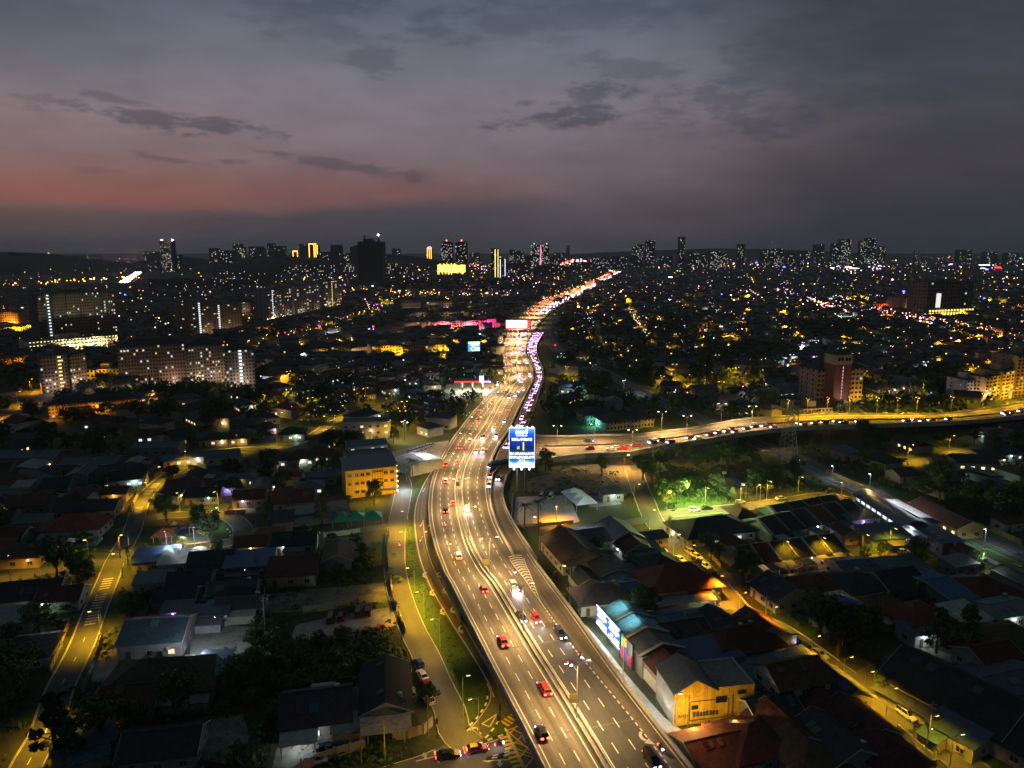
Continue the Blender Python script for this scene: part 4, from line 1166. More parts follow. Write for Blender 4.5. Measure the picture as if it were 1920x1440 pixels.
for (x, y, k, c, r_, lab) in [(1700, 1344, 'suv', 'white', -70, 'white SUV parked on the lit street in front of the gate pillars'), (1536, 1230, 'sedan', 'silver', -65, 'silver sedan parked under the dark trees past the zebra bars'), (1528, 1242, 'suv', 'white', -65, 'white SUV parked across the street from the silver sedan'),
                              (1275, 1052, 'sedan', 'white', -62, 'white sedan first in the roadside pair by the lit wall'), (1282, 1060, 'sedan', 'silver', -62, 'silver sedan second in the roadside pair by the lit wall'), (1294, 1038, 'mpv', 'silver', -62, 'silver people carrier parked opposite the lit wall'), (1306, 1046, 'sedan', 'white', -62, 'white sedan parked opposite by the hedge'), (1322, 1064, 'hatchback', 'white', -60, 'small white hatchback under the roadside tree'),
                              (1336, 1080, 'sedan', 'black', -30, 'black sedan parked at the side street corner'), (1262, 1002, 'sedan', 'silver', 110, 'silver sedan beside the long verandah house'), (1348, 1150, 'hatchback', 'dark red', 5, 'dark red hatchback in the orange light at the corner'), (1317, 1160, 'sedan', 'grey', 5, 'grey sedan in the side street behind the red hatchback'),
                              (1302, 958, 'suv', 'white', 12, 'white SUV parked along the park fence'), (1325, 955, 'sedan', 'black', 12, 'black sedan ahead of the white SUV by the park'), (1388, 944, 'hatchback', 'silver', 12, 'silver hatchback by the palms at the park'), (1465, 937, 'sedan', 'white', 10, 'white sedan parked past the park lamp'),
                              (1578, 1056, 'sedan', 'silver', 8, 'silver sedan parked beside the teal carport'), (1585, 1046, 'suv', 'grey', 8, 'grey SUV in front of the terrace porch'), (1472, 1074, 'sedan', 'black', 8, 'black sedan on the cross street beside the hedge'), (1694, 1037, 'hatchback', 'white', 10, 'white hatchback at the end of the cross street'), (1810, 1398, 'sedan', 'grey', -60, 'grey sedan under the lone pole beside the big dark house'),
                              (1735, 1376, 'sedan', 'black', 110, 'black sedan parked across from the gate pillars'), (1605, 1063, 'mpv', 'white', 100, 'white people carrier in the green-lit carport')]:
    car_at(x, y, k, c, .07, radians(r_), 'off', lab, GP)
car_at(1508, 1217, 'sedan', 'dark blue', .07, radians(107), 'on', 'dark car with a violet headlight by the zebra bars')
car_at(1016, 933, 'van', 'silver', .03, radians(75), 'off', 'left van of the two on the concrete car park', 'vans on the concrete car park')
car_at(1033, 934, 'van', 'white', .03, radians(75), 'off', 'right van of the two on the concrete car park', 'vans on the concrete car park')
# white cars in the lit yard by the highway
k = 0
for (x, y) in [(770, 848), (777, 846), (784, 844), (790, 842), (796, 840), (803, 838), (809, 836), (774, 853), (782, 851), (789, 849), (796, 847)]:
    o = spawn('car', CARS[['sedan', 'hatchback', 'suv'][k % 3]]['off'], G(x, y, .03), radians(60), PAINT['white' if k % 3 else 'silver']); k += 1
    auto(o, 'pale car in the floodlit yard', 'car', 'cars in the floodlit yard')
lamp(G(800, 838, 9), 9000, (.8, .82, 1.0), None)
# branch viaduct traffic
k = 0
rv = random.Random(5)
Bs = [(1016, .7), (1100, .32), (1112, .72), (1122, .66), (1143, .8), (1155, .72), (1172, .78), (1188, .74), (1208, .32), (1216, .62), (1228, .7), (1240, .62), (1258, .82), (1270, .7), (1296, .7), (1311, .84), (1330, .72), (1345, .66), (1344, .84), (1362, .66), (1372, .6), (1376, .82), (1402, .72), (1412, .84), (1418, .66), (1434, .7), (1444, .62), (1452, .84), (1470, .7), (1494, .66), (1510, .8), (1524, .74), (1542, .7), (1560, .72), (1574, .66), (1588, .74), (1606, .72), (1622, .7), (1640, .72), (1698, .72), (1720, .66), (1728, .78), (1742, .7), (1758, .72), (1780, .7), (1880, .6), (1888, .72), (1896, .62), (1905, .7), (1912, .6)]
for x, f in [b for i, b in enumerate(Bs) if i % 5 != 3]:
    i = min(range(nB), key=lambda j: abs(proj(FA[j].lerp(NEA[j], f))[0] - x)); p = FA[i].lerp(NEA[i], f); d = FA[i + 1] - FA[i] if i < nB else FA[i] - FA[i - 1]
    hd = atan2(d.y, d.x) + (pi if f > .5 else 0)
    c = rv.choice(['white', 'white', 'silver', 'black', 'black', 'grey', 'dark red', 'red', 'dark blue']); kk = rv.choice(['sedan', 'sedan', 'hatchback', 'suv', 'mpv'])
    o = spawn('car', CARS[kk]['on'], p + Vector((0, 0, .05)), hd, PAINT[c]); auto(o, f'{c} {NICE[kk]} on the viaduct', 'car', 'cars queuing on the branch viaduct')
# jam and far traffic as single-mesh copies
NC = 0
def far_at(p, hd, c, lab, group, v=None):
    global NC
    o = ob('car', FARCAR[rv.randrange(2) if v is None else v], None, p, hd, PAINT[c]); auto(o, f'{c} car in the packed queue' if not lab else f'{lab} {c} car', 'car', group); NC += 1
    return o
COLS = ['white', 'white', 'silver', 'black', 'grey', 'dark red', 'dark blue', 'white']
A_, B_ = JAM; Ls = [0]
for i in range(1, len(A_)): Ls.append(Ls[-1] + ((A_[i] + B_[i] - A_[i - 1] - B_[i - 1]) * .5).length)
for lane, f in enumerate((.12, .37, .62, .86)):
    s = rv.uniform(0, 6)
    while s < Ls[-1] * .86:
        i = max(k for k in range(len(Ls)) if Ls[k] <= s); i = min(i, len(A_) - 2); w = (A_[i] - B_[i]).length
        p = A_[i].lerp(B_[i], f); d = (A_[i + 1] + B_[i + 1] - A_[i] - B_[i]); hd = atan2(d.y, d.x); px, py = proj(p)
        if w > 9 or lane in (1, 2):
            if (w > 5.5 or lane == 1) and NC < 170 and rv.random() < .8:
                far_at(p + Vector((0, 0, .04)), hd + rv.uniform(-.04, .04), rv.choice(COLS), None, 'cars packed in the collector road queue', 2 if rv.random() < .75 else None)
        s += rv.uniform(7.5, 13)
s = chain_of(G(968, 720, .5))[0]
SF = s
while s < ARC[iM] + 150 and NC < 330:
    b, d, e = widths(s)
    for off, out in ((b * .8, 1), (b * .48, 1), (b * .18, 1), (-d * .2, 0), (-d * .5, 0), (-d * .8, 0)):
        if rv.random() < (.2 if s < SF + 250 else .28):
            p, hd, _ = at(s + rv.uniform(-4, 4), off + rv.uniform(-.4, .4), .02)
            far_at(p, hd if out else hd + pi, rv.choice(COLS), f'distant {"outbound" if out else "inbound"}', 'distant cars on the far stretch of highway', 2)
    s += 14 if s < SF + 420 else 30
fm = MB()  # beyond: one shared trail of lights too far to part
hx = [0]
def lightbox(m, p, hd, r_, mi): m.box(-r_, r_, -r_, r_, -r_ * .6, r_ * .6, mi, Matrix.Translation(p) @ Matrix.Rotation(hd, 4, 'Z'))
while s < ARC[-1] - 10:
    b, d, e = widths(s)
    for off, out in ((b * .75, 1), (b * .45, 1), (b * .2, 1), (-d * .25, 0), (-d * .5, 0), (-d * .8, 0)):
        if rv.random() < .55:
            p, hd, _ = at(s + rv.uniform(-8, 8), off, 1.6); lightbox(fm, p, hd, .55 + .25 * rv.random(), 1 if out else 0)
    s += 17
stuff('traffic_light_trail', fm.mesh('traffic_light_trail', [M_HFAR, M_TFAR]))
M_TRL = emat('far_light_warm', (1.0, .62, .25), 14.0)
hm_ = MB()
for i, p in enumerate(STREETS['hillroad'][0]):
    for k in range(3):
        lightbox(hm_, p + Vector((rv.uniform(-12, 12), rv.uniform(-8, 8), 1.2)), 0, 1.1, rv.randrange(3))
for i, p in enumerate(STREETS['marketroad'][0]):
    if i % 2 == 0: lightbox(hm_, p + Vector((rv.uniform(-4, 4), rv.uniform(-4, 4), 1)), 0, .5, rv.randrange(3))
stuff('traffic_lights_far', hm_.mesh('traffic_lights_far', [M_HEAD, M_TAIL, M_TRL]))

# street lamps
def pole_mesh(h, arms, r0=.11):
    m = MB().tube((0, 0, 0), (0, 0, h), r0, r0 * .55, 7).tube((0, 0, 0), (0, 0, .5), r0 * 1.8, r0 * 1.6, 7)
    for a in arms: m.path([(0, 0, h - .6), (a * .45, 0, h - .08), (a, 0, h + .05)], .05, 5)
    return m.mesh('pole', M_METAL)
HEADM = MB().box(-.42, .42, -.16, .16, -.02, .12).mesh('lamp_head', M_METAL)
LENS = {k: MB().box(-.36, .36, -.13, .13, -.08, -.021).mesh('lens', m) for k, m in (('w', M_LENSW), ('y', M_LENSY), ('o', M_LENSO), ('c', M_LENSC))}
POLES = {}
def street_lamp(loc, h, arms, col, power, key, rz=0.0, spot=True, name='street_lamp'):
    k = (h, tuple(arms))
    if k not in POLES: POLES[k] = pole_mesh(h, arms)
    r = empty(name, loc, rz); ob('pole', POLES[k], r)
    for a in arms:
        hd = ob('lamp_head', HEADM, r, (a, 0, h + .05)); ob('lens', LENS[key], hd)
        if power: lamp((a, 0, h - .15), power, col, r, 'SPOT', .3, 155 if len(arms) > 1 else 132, .6)
    return r
s = chain_of(G(1087, 1350, 6))[0]; s = s - 33 * int(s / 33)
kp = 0
while s < ARC[-1] - 60:
    p, hd, _ = at(s, 0, .1); far = p.y > 700
    if p.y < 2800:
        o = street_lamp(p, 11.5, (-2.2, 2.2), WARM, (19000 if p.y < 420 else 26000) if not far else 75000, 'w', hd + pi / 2 - (0 if True else 0))
        auto(o, 'twin-arm lamp post on the median', 'street lamp', 'lamp posts along the highway median')
    s += 33 if p.y < 420 else (42 if p.y < 800 else 70)
for (x, y, lab) in [(1068, 1132, 'single lamp post outside the parapet beside the zinc-roofed houses'), (1168, 1268, 'single lamp post on the footway in front of the lit billboards'), (1012, 1030, 'slim lamp post in front of the brown-roofed house'), (1288, 1398, 'single lamp post by the red roof below the yellow shop building')]:
    tag(street_lamp(G(x, y, 0), 10.5, (-1.6,), WARM, 2600, 'w', radians(-20)), lab, 'street lamp')
for (x, y, lab) in [(868, 1344, 'lamp post on the tip of the grass verge at the junction'), (838, 1075, 'short lamp post on the service road beside the highway'), (792, 1050, 'lamp post on the grass verge at the service road bend')]:
    tag(street_lamp(G(x, y, .05), 9, (1.2,), SOD, 2600, 'y', radians(10)), lab, 'street lamp')
for (x, f) in [(1180, 1), (1237, .02), (1352, .02)]:
    i = min(range(nB), key=lambda j: abs(proj(FA[j].lerp(NEA[j], f))[0] - x)); p = FA[i].lerp(NEA[i], f)
    auto(street_lamp(p, 10.5, (-1.8, 1.8), WARM, 18000, 'w', 0), 'slim lamp post on the branch viaduct parapet', 'street lamp', 'lamp posts on the branch viaduct')
for x in (1040, 1110, 1290, 1410):
    i = min(range(nB), key=lambda j: abs(proj(FA[j].lerp(NEA[j], .52))[0] - x)); p = FA[i].lerp(NEA[i], .52)
    auto(street_lamp(p, 10.0, (-1.8, 1.8), WARM, 17000, 'w', 0), 'slim lamp post on the branch viaduct median', 'street lamp', 'lamp posts on the branch viaduct')
for x in (1478, 1512, 1551, 1596, 1640, 1680, 1720, 1780, 1842, 1890, 1925):
    i = min(range(nB), key=lambda j: abs(proj(FA[j].lerp(NEA[j], .0))[0] - x)); p = FA[i].lerp(NEA[i], .03)
    auto(street_lamp(p, 9.5, (-1.4, 1.4), SOD, 13000, 'y', pi / 2), 'yellow twin-head lamp on the viaduct', 'street lamp', 'yellow lamp posts on the branch viaduct')
# sodium lamps along the streets: (pool px, street, power)
def along(key, pools, col=SOD, key2='y', h=7.5, arm=1.8):
    c, w, o_, _z = STREETS[key]
    for (x, y, pw) in pools:
        p = G(x, y); i = min(range(len(c) - 1), key=lambda j: (c[j] - p).length); d = (c[i + 1] - c[i]).normalized(); n = Vector((-d.y, d.x, 0))
        if key in ('west', 'middle'): n = -n
        q = c[i] + n * (w / 2 + .9)
        auto(street_lamp(q, h, (-arm,), col, pw * 1.55, key2, atan2(n.y, n.x)), ('orange' if col is ORA else 'yellow') + ' street lamp on a slim pole', 'street lamp', 'lamps along the neighbourhood streets')
along('west', [(265, 940, 11000), (286, 908, 7000), (340, 876, 4500), (450, 842, 7000), (600, 806, 9000), (640, 784, 8000), (222, 1045, 5000), (203, 1086, 5500), (156, 1208, 7500), (70, 1395, 5500)])
along('westside', [(120, 1064, 2500), (20, 1082, 2600)])
along('loop', [(330, 966, 4500), (395, 964, 8000), (318, 1033, 3500), (365, 1027, 4500)])
along('middle', [(741, 1000, 12000), (741, 1040, 3000), (752, 1112, 10000), (768, 1160, 8500), (800, 1225, 2500), (862, 1386, 2500)])
along('east', [(1244, 998, 3500), (1288, 1046, 6500), (1312, 1064, 4000), (1420, 1160, 7000), (1470, 1190, 4500), (1560, 1252, 2200), (1610, 1288, 4500), (1655, 1322, 4500), (1700, 1356, 2600), (1765, 1400, 1800), (1812, 1434, 1500), (1212, 945, 1800)])
along('east', [(1366, 1124, 14000), (1189, 884, 9000)], ORA, 'o')
along('park', [(1256, 964, 9000), (1330, 956, 7000), (1400, 950, 6000), (1450, 943, 7000), (1520, 934, 3500)])
along('cross', [(1640, 1052, 6500), (1690, 1040, 4500), (1480, 1068, 1800), (1560, 1060, 2500)])
along('upperright', [(1720, 866, 8000), (1800, 848, 7000)])
along('highstreet', [(20, 786, 14000), (60, 760, 16000), (85, 735, 16000), (120, 716, 14000)], ORA, 'o', 9)
along('yellowroad', [(x, y, 22000) for x, y in ((480, 655), (505, 645), (530, 640), (560, 633), (590, 624), (615, 616), (640, 608), (665, 599), (690, 591), (715, 580), (740, 568), (765, 557))], SOD, 'y', 9)
along('marketroad', [(x, y, 26000) for x, y in ((1545, 577), (1600, 585), (1660, 591), (1730, 602), (1790, 614), (1850, 626), (1900, 640))], ORA, 'o', 9)
along('eastlane', [(1100, 634, 9000), (1125, 646, 11000), (1150, 658, 12000), (1175, 670, 9000)])
along('palmroad', [(1260, 713, 12000), (1285, 722, 12000), (1330, 733, 8000), (1400, 721, 9000), (1440, 712, 6000)])
along('templelane', [(1290, 634, 12000), (1340, 624, 10000), (1390, 604, 9000)])
along('farlane', [(1105, 592, 14000), (1125, 570, 16000), (1160, 553, 16000), (1182, 586, 9000), (1197, 612, 12000), (1214, 636, 12000)])
o = street_lamp(G(1043, 980, 0), 6, (0,), ORA, 16000, 'o'); tag(o, 'orange lamp post lighting the front edge of the concrete car park', 'street lamp')
for (x, y, c, k, pw, lab) in [(1577, 935, ORA, 'o', 9000, 'orange lamp lighting the dirt track beside the railway halt'), (1500, 890, COOL, 'c', 900, 'white lamp on the far footpath beside the railway'), (1560, 902, COOL, 'c', 1300, 'white lamp on the footpath nearer the railway halt'), (1630, 918, COOL, 'c', 1500, 'white lamp at the rounded end of the halt roof'), (1845, 1028, COOL, 'c', 1900, 'white lamp post on the platform beyond the lit grass'), (1425, 940, SOD, 'y', 4000, 'yellow lamp in the park palms'), (412, 985, COOL, 'c', 1400, 'tall thin lamp post behind the playground'), (167, 1050, SOD, 'y', 2200, 'yellow lamp post beside the left street by the verge'),
                              (245, 760, ORA, 'o', 14000, 'orange lamp in front of the long school block'), (176, 775, ORA, 'o', 12000, 'orange lamp at the left end of the long school block'), (290, 752, ORA, 'o', 14000, 'orange lamp beside the open field'), (520, 836, SOD, 'y', 5000, 'yellow lamp by the house with party lights')]:
    tag(street_lamp(G(x, y, 0), 6.5, (.6,), c, pw, k, radians(200)), lab, 'street lamp')
# houses
M_TILE = mat('roof_tile', (1, 1, 1), .85, var=.3, scale=.35, fine=.25, fscale=3.0, objcol=True, bump=.8, wave=('Y', 2.2, .3), stain=.5)
M_ZINC = mat('roof_sheet_metal', (1, 1, 1), .5, spec=.45, metal=.25, var=.22, scale=.4, fine=.12, fscale=2.5, objcol=True, bump=.7, wave=('X', 1.7, .28), stain=.5)
M_WALL = mat('painted_render', (1, 1, 1), .85, var=.16, scale=.35, fine=.1, fscale=3.0, objcol=True, stain=.3)
M_TRIM = mat('white_trim', (.36, .35, .32), .7, var=.15, scale=1.0, stain=.25)
M_PANE = mat('window_pane', (.015, .018, .022), .12, spec=.6, var=.05)
M_DOOR = mat('door_timber', (.07, .045, .03), .6, var=.15, scale=3)
M_LITW = emat('lit_pane_white', (.86, .95, 1.0), 1.1)
M_LITY = emat('lit_pane_warm', (1.0, .72, .34), 1.5)
M_LITG = emat('lit_pane_green', (.6, 1.0, .75), 1.1)
M_BULB = emat('bulb_glow', (1, 1, 1), 30.0, objcol=True)
M_TANK = mat('water_tank_steel', (.35, .36, .38), .35, spec=.5, metal=.7, var=.1)
TILE = {'rust red': (.17, .045, .026), 'dark red': (.095, .03, .022), 'brown': (.095, .055, .035), 'charcoal': (.045, .045, .05), 'dark': (.035, .038, .04)}
ZINC = {'grey': (.17, .175, .185), 'blue': (.035, .085, .2), 'teal': (.06, .13, .14), 'pale': (.33, .3, .28), 'slate blue': (.065, .09, .125), 'dark zinc': (.07, .075, .085), 'green': (.02, .15, .09)}
RC = {**TILE, **ZINC}
WALLC = {'cream': (.36, .32, .24), 'white': (.36, .36, .33), 'grey': (.2, .2, .195), 'pale green': (.28, .33, .26), 'pink': (.34, .23, .2), 'ochre': (.5, .34, .12), 'blue': (.26, .33, .42)}
def win_meshes(w, h):
    f = MB(); t = .09
    f.box(-w / 2, w / 2, -.06, .05, -h / 2, -h / 2 + t).box(-w / 2, w / 2, -.06, .05, h / 2 - t, h / 2)
    for x in (-w / 2, w / 2 - t, -t / 2): f.box(x, x + t, -.055, .045, -h / 2 + t, h / 2 - t)
    f.box(-w / 2 - .1, w / 2 + .1, -.16, .04, -h / 2 - .08, -h / 2 - .003)
    p = MB().poly([(-w / 2 + .05, -.02, -h / 2 + .05), (w / 2 - .05, -.02, -h / 2 + .05), (w / 2 - .05, -.02, h / 2 - .05), (-w / 2 + .05, -.02, h / 2 - .05)])
    return f.mesh('window', M_TRIM), {k: p.mesh('pane', m) for k, m in (('d', M_PANE), ('w', M_LITW), ('y', M_LITY), ('g', M_LITG))}
WIN = {'std': win_meshes(1.5, 1.25), 'wide': win_meshes(2.4, 1.3), 'slot': win_meshes(2.2, .5)}
DOORM = MB().box(-.5, .5, -.06, .04, 0, 2.1).mesh('door', M_DOOR); HANDM = MB().box(-.04, .04, -.1, -.06, -.06, .06).mesh('handle', M_METAL)
TANKM = MB().tube((0, 0, 0), (0, 0, 1.3), .55, .55, 10).tube((0, 0, 1.3), (0, 0, 1.45), .55, .15, 10).mesh('water_tank', M_TANK)
POSTM = MB().box(-.1, .1, -.1, .1, 0, 1).mesh('post', M_TRIM)
PANM = MB().box(-.5, .5, -.09, .09, 0, 1).mesh('wall_panel', M_WALL)
BULBM = MB().ball((0, 0, 0), .16, 0, 6, 4).mesh('porch_light', M_BULB)
def roof_gable(w, d, h, rise, o, mt, th=.16):
    m = MB(); sl = rise / (d / 2); e = h - o * sl
    sec_ = [(-d / 2 - o, e), (0, h + rise), (d / 2 + o, e), (d / 2 + o, e + th), (0, h + rise + th), (-d / 2 - o, e + th)]
    loft(m, [[(x, y, z) for y, z in sec_] for x in (-w / 2 - o * .7, w / 2 + o * .7)])
    return m.mesh('roof', mt)
def roof_hip(w, d, h, rise, o, mt, th=.15):
    m = MB(); W2, D2 = w / 2 + o, d / 2 + o; rl = max(.2, w / 2 - d / 2); sl = rise / (d / 2); e = h - o * sl
    b = [(-W2, -D2, e), (W2, -D2, e), (W2, D2, e), (-W2, D2, e)]; t = [(-rl, 0, h + rise), (rl, 0, h + rise)]
    for dz in (th, 0):
        P = [(x, y, z + dz) for x, y, z in b]; T = [(x, y, z + dz) for x, y, z in t]
        fs_ = [[P[0], P[1], T[1], T[0]], [P[1], P[2], T[1]], [P[2], P[3], T[0], T[1]], [P[3], P[0], T[0]]]
        for f in fs_: m.poly(f if dz else f[::-1])
    for i in range(4):
        a, c = b[i], b[(i + 1) % 4]; m.poly([a, c, (c[0], c[1], c[2] + th), (a[0], a[1], a[2] + th)])
    return m.mesh('roof', mt)
def roof_shed(w, d, h, rise, o, mt, th=.14):
    m = MB(); s = rise / d
    loft(m, [[(x, -d / 2 - o, h - o * s), (x, d / 2 + o, h + rise + o * s), (x, d / 2 + o, h + rise + o * s + th), (x, -d / 2 - o, h - o * s + th)] for x in (-w / 2 - o, w / 2 + o)])
    return m.mesh('roof', mt)
NH = [0]
HOUSES = []
LIGHTCOL = {'w': (.82, .93, 1.0), 'y': (1.0, .72, .30), 'g': (.62, 1.0, .74), 'v': (.50, .34, 1.0), 'o': (1.0, .48, .12)}
def house(px, py, w, d, h=3.3, rot=17.0, roof='gable', rc='brown', wc='cream', rise=None, porch=0, lit='', light=None, lp=120, label=None, cat='house', group=None, floors=1, tank=False, wins=True, loc=None, name='house', par=None, detail=2):
    p = Vector(loc) if loc is not None else G(px, py, 0)
    rz = radians(rot); root = empty(name, (p.x, p.y, 0), rz); NH[0] += 1
    rr = random.Random(int(p.x * 7 + p.y * 13)); zinc = rc in ZINC
    H = h * floors; rise = (d * (.14 if zinc else .24)) if rise is None else rise
    col = tuple(c * rr.uniform(.85, 1.15) for c in RC[rc]); wcol = tuple(c * rr.uniform(.85, 1.1) for c in WALLC[wc])
    m = MB().box(-w / 2, w / 2, -d / 2, d / 2, 0, H)
    if roof == 'gable':
        for x in (-w / 2, w / 2 - .18):
            loft(m, [[(xx, -d / 2 + .02, H + .002), (xx, d / 2 - .02, H + .002), (xx, 0, H + rise - .03)] for xx in (x, x + .18)])
    if roof == 'flat':
        for a in ((-w / 2, w / 2, -d / 2, -d / 2 + .2), (-w / 2, w / 2, d / 2 - .2, d / 2), (-w / 2, -w / 2 + .2, -d / 2 + .2, d / 2 - .2), (w / 2 - .2, w / 2, -d / 2 + .2, d / 2 - .2)): m.box(*a, H + .001, H + .7)
    ob('wall', m.mesh('wall', M_WALL), root, color=wcol)
    mt = M_ZINC if zinc else M_TILE; o = .7 if not zinc else .45
    if roof == 'gable':
        ob('roof', roof_gable(w, d, H, rise, o, mt), root, color=col)
        ob('ridge_cap', MB().box(-w / 2 - o * .7, w / 2 + o * .7, -.16, .16, H + rise + .1, H + rise + .24).mesh('ridge_cap', mt), root, color=tuple(c * 1.25 for c in col))
        for x in ((-w / 2 - o * .7 - .06, w / 2 + o * .7) if rr.random() < .8 else ()):
            bg = MB()
            if 1:
                for s in (-1, 1):
                    e = H - o * rise / (d / 2)
                    loft(bg, [[(x, s * (d / 2 + o), e - .12), (x + .06, s * (d / 2 + o), e - .12), (x + .06, s * (d / 2 + o), e + .22), (x, s * (d / 2 + o), e + .22)], [(x, 0, H + rise - .12), (x + .06, 0, H + rise - .12), (x + .06, 0, H + rise + .24), (x, 0, H + rise + .24)]])
            ob('barge_board', bg.mesh('barge_board', M_TRIM), root)
    elif roof == 'hip':
        ob('roof', roof_hip(w, d, H, rise, o, mt), root, color=col)
        ob('ridge_cap', MB().box(-max(.3, w / 2 - d / 2), max(.3, w / 2 - d / 2), -.15, .15, H + rise + .06, H + rise + .2).mesh('ridge_cap', mt), root, color=tuple(c * 1.25 for c in col))
    elif roof == 'shed': ob('roof', roof_shed(w, d, H, rise, o, mt), root, color=col)
    else: ob('roof', MB().box(-w / 2 + .2, w / 2 - .2, -d / 2 + .2, d / 2 - .2, H + .003, H + .12).mesh('roof', M_CONCD), root)
    if par:
        for s in (-1, 1): ob('party_wall', roof_gable(.24, d + .5, H + .32, rise, .3, M_TRIM, .2), root, (s * w / 2, 0, 0))
    zi = 0
    if wins and detail > 0:
        sides = [(-d / 2, 0, w)] + ([(w / 2, pi / 2, d), (-w / 2, -pi / 2, d)] if detail > 1 else [])
        for fl in range(floors):
            for k, (off, a, L) in enumerate(sides):
                n = max(1, int(L / 3.6)); ds = 0 if fl == 0 and k == 0 and not porch == 2 else None
                for i in range(n):
                    u = (i + .5) / n * L - L / 2
                    if k == 0: q, rzz = (u, off - .03, fl * h + 1.6), 0
                    else: q, rzz = ((off + (.03 if a > 0 else -.03)), u, fl * h + 1.6), a
                    if ds == i or (ds == 0 and i == n // 2 and False):
                        dd = ob('door', DOORM, root, (u, off - .03, .1)); ob('handle', HANDM, dd, (.35, 0, 1.0)); continue
                    kk = lit[zi % len(lit)] if lit and k == 0 else 'd'; zi += 1 if k == 0 else 0
                    wf = ob('window', WIN['std'][0], root, q, rzz); ob('pane', WIN['std'][1][kk], wf)
    if porch:
        pw, pd = w * (.5 if porch == 1 else .8), 4.0
        pr = roof_shed(pw, pd, 2.6, .5, .25, M_ZINC); ob('porch_roof', pr, root, (-w / 2 + pw / 2 + .3, -d / 2 - pd / 2 - .1, 0), color=RC[rr.choice(['grey', 'pale', 'slate blue', 'dark zinc'])])
        for x in (-w / 2 + .5, -w / 2 + pw + .1):
            q = ob('post', POSTM, root, (x, -d / 2 - pd, 0)); q.scale = (1, 1, 2.6)
    if detail > 1 and w > 8 and rr.random() < .75:      # kitchen lean-to, patched sheets, dish and air-conditioner
        s = rr.choice((-1, 1)); lw = w * rr.uniform(.35, .7); lx = rr.uniform(-.5, .5) * (w - lw)
        ob('lean_to', roof_shed(lw, 3.2, 2.3, .5, .2, M_ZINC), root, (lx, s * (d / 2 + 1.7), 0), 0 if s < 0 else pi, color=RC[rr.choice(['grey', 'slate blue', 'dark zinc', 'teal', 'pale'])])
        ob('lean_to_wall', MB().box(lx - lw / 2 + .1, lx + lw / 2 - .1, d / 2 + .01, d / 2 + 2.9, 0, 2.2).mesh('lean_to_wall', M_WALL) if s > 0 else MB().box(lx - lw / 2 + .1, lx + lw / 2 - .1, -d / 2 - 2.9, -d / 2 - .01, 0, 2.2).mesh('lean_to_wall', M_WALL), root, color=wcol)
        if roof in ('gable', 'shed'):
            sl = (rise / (d / 2)) if roof == 'gable' else rise / d; y0 = -d * rr.uniform(.1, .3); zz = H + rise + sl * y0 if roof == 'gable' else H + sl * (y0 + d / 2)
            for k in range(rr.randrange(1, 4)):
                pw, pl = rr.uniform(.8, 2.2), rr.uniform(1.2, 2.6); px_ = rr.uniform(-w * .4, w * .4)
                q = ob('roof_patch', MB().box(-pw / 2, pw / 2, -pl / 2, pl / 2, 0, .05).mesh('roof_patch', M_ZINC), root, (px_, y0, zz + .22), color=tuple(c * rr.choice((.5, 1.5, 2.0)) for c in col)); q.rotation_euler = (math.atan(sl), 0, 0)
        ob('air_conditioner', MB().box(-.45, .45, -.2, .2, 0, .6).mesh('air_conditioner', M_TRIM), root, (w * .3, -d / 2 - .25, 2.2)); tank = tank or rr.random() < .3
    if tank: ob('water_tank', TANKM, root, (w * .3, d * .3, H + .4))
    if light:
        c = LIGHTCOL[light]; lx = w * rr.uniform(-.35, .35)
        ob('porch_light', BULBM, root, (lx, -d / 2 - .45, min(H, 2.7) + .05), color=c)
        lamp((lx, -d / 2 - (1.2 if not porch else 2.2), min(H, 2.5)), lp * .8, c, root, 'POINT', .25)
    c, s = cos(rz), sin(rz); W2, D2 = w / 2 + .8, d / 2 + .8
    if detail > 1 and rr.random() < .7:      # walled front yard where there is room
        T = lambda x, y: Vector((p.x + x * c - y * s, p.y + x * s + y * c, 0)); x0, x1, y0, y1 = -w / 2 - 1.4, w / 2 + 1.4, -d / 2 - 6.2, -d / 2 - .2
        if all(free(*T(x, y)[:2], .4) for x in (x0, 0, x1) for y in (y0, y0 + 3, y1)):
            struct('yard_paving', MB().sheet([T(x, y) for x, y in ((x0, y0), (x1, y0), (x1, y1), (x0, y1))], .021).mesh('yard_paving', rr.choice([M_LOT, M_LOTD, M_CONCD, M_CONCD])))
            yw = empty('boundary_wall', T(0, y0), rz); n = int((x1 - x0) / 3); h_ = rr.uniform(1.1, 1.8); wc2 = tuple(v * rr.uniform(.5, 1) for v in wcol)
            for i in range(n):
                if i == n // 2: continue
                xa, xb = x0 + (x1 - x0) * i / n, x0 + (x1 - x0) * (i + 1) / n; q = ob('wall_panel', PANM, yw, ((xa + xb) / 2, 0, 0), 0, wc2); q.scale = (xb - xa - .3, 1, h_)
            for x in (x0, x1): q = ob('wall_panel', PANM, yw, (x, (y1 - y0) / 2, 0), pi / 2, wc2); q.scale = (y1 - y0 - .5, 1, h_)
            for i in range(n + 1): q = ob('pillar', POSTM, yw, (x0 + (x1 - x0) * i / n, 0, 0)); q.scale = (1.6, 1.6, h_ + .25)
            auto(yw, 'low front yard wall', 'wall', 'front yard walls'); occ_poly([T(x, y) for x, y in ((x0, y0), (x1, y0), (x1, y1), (x0, y1))])
    occ_poly([(p.x + x * c - y * s, p.y + x * s + y * c) for x, y in ((-W2, -D2), (W2, -D2), (W2, D2), (-W2, D2))])
    HOUSES.append((p.x, p.y, max(w, d) / 2))
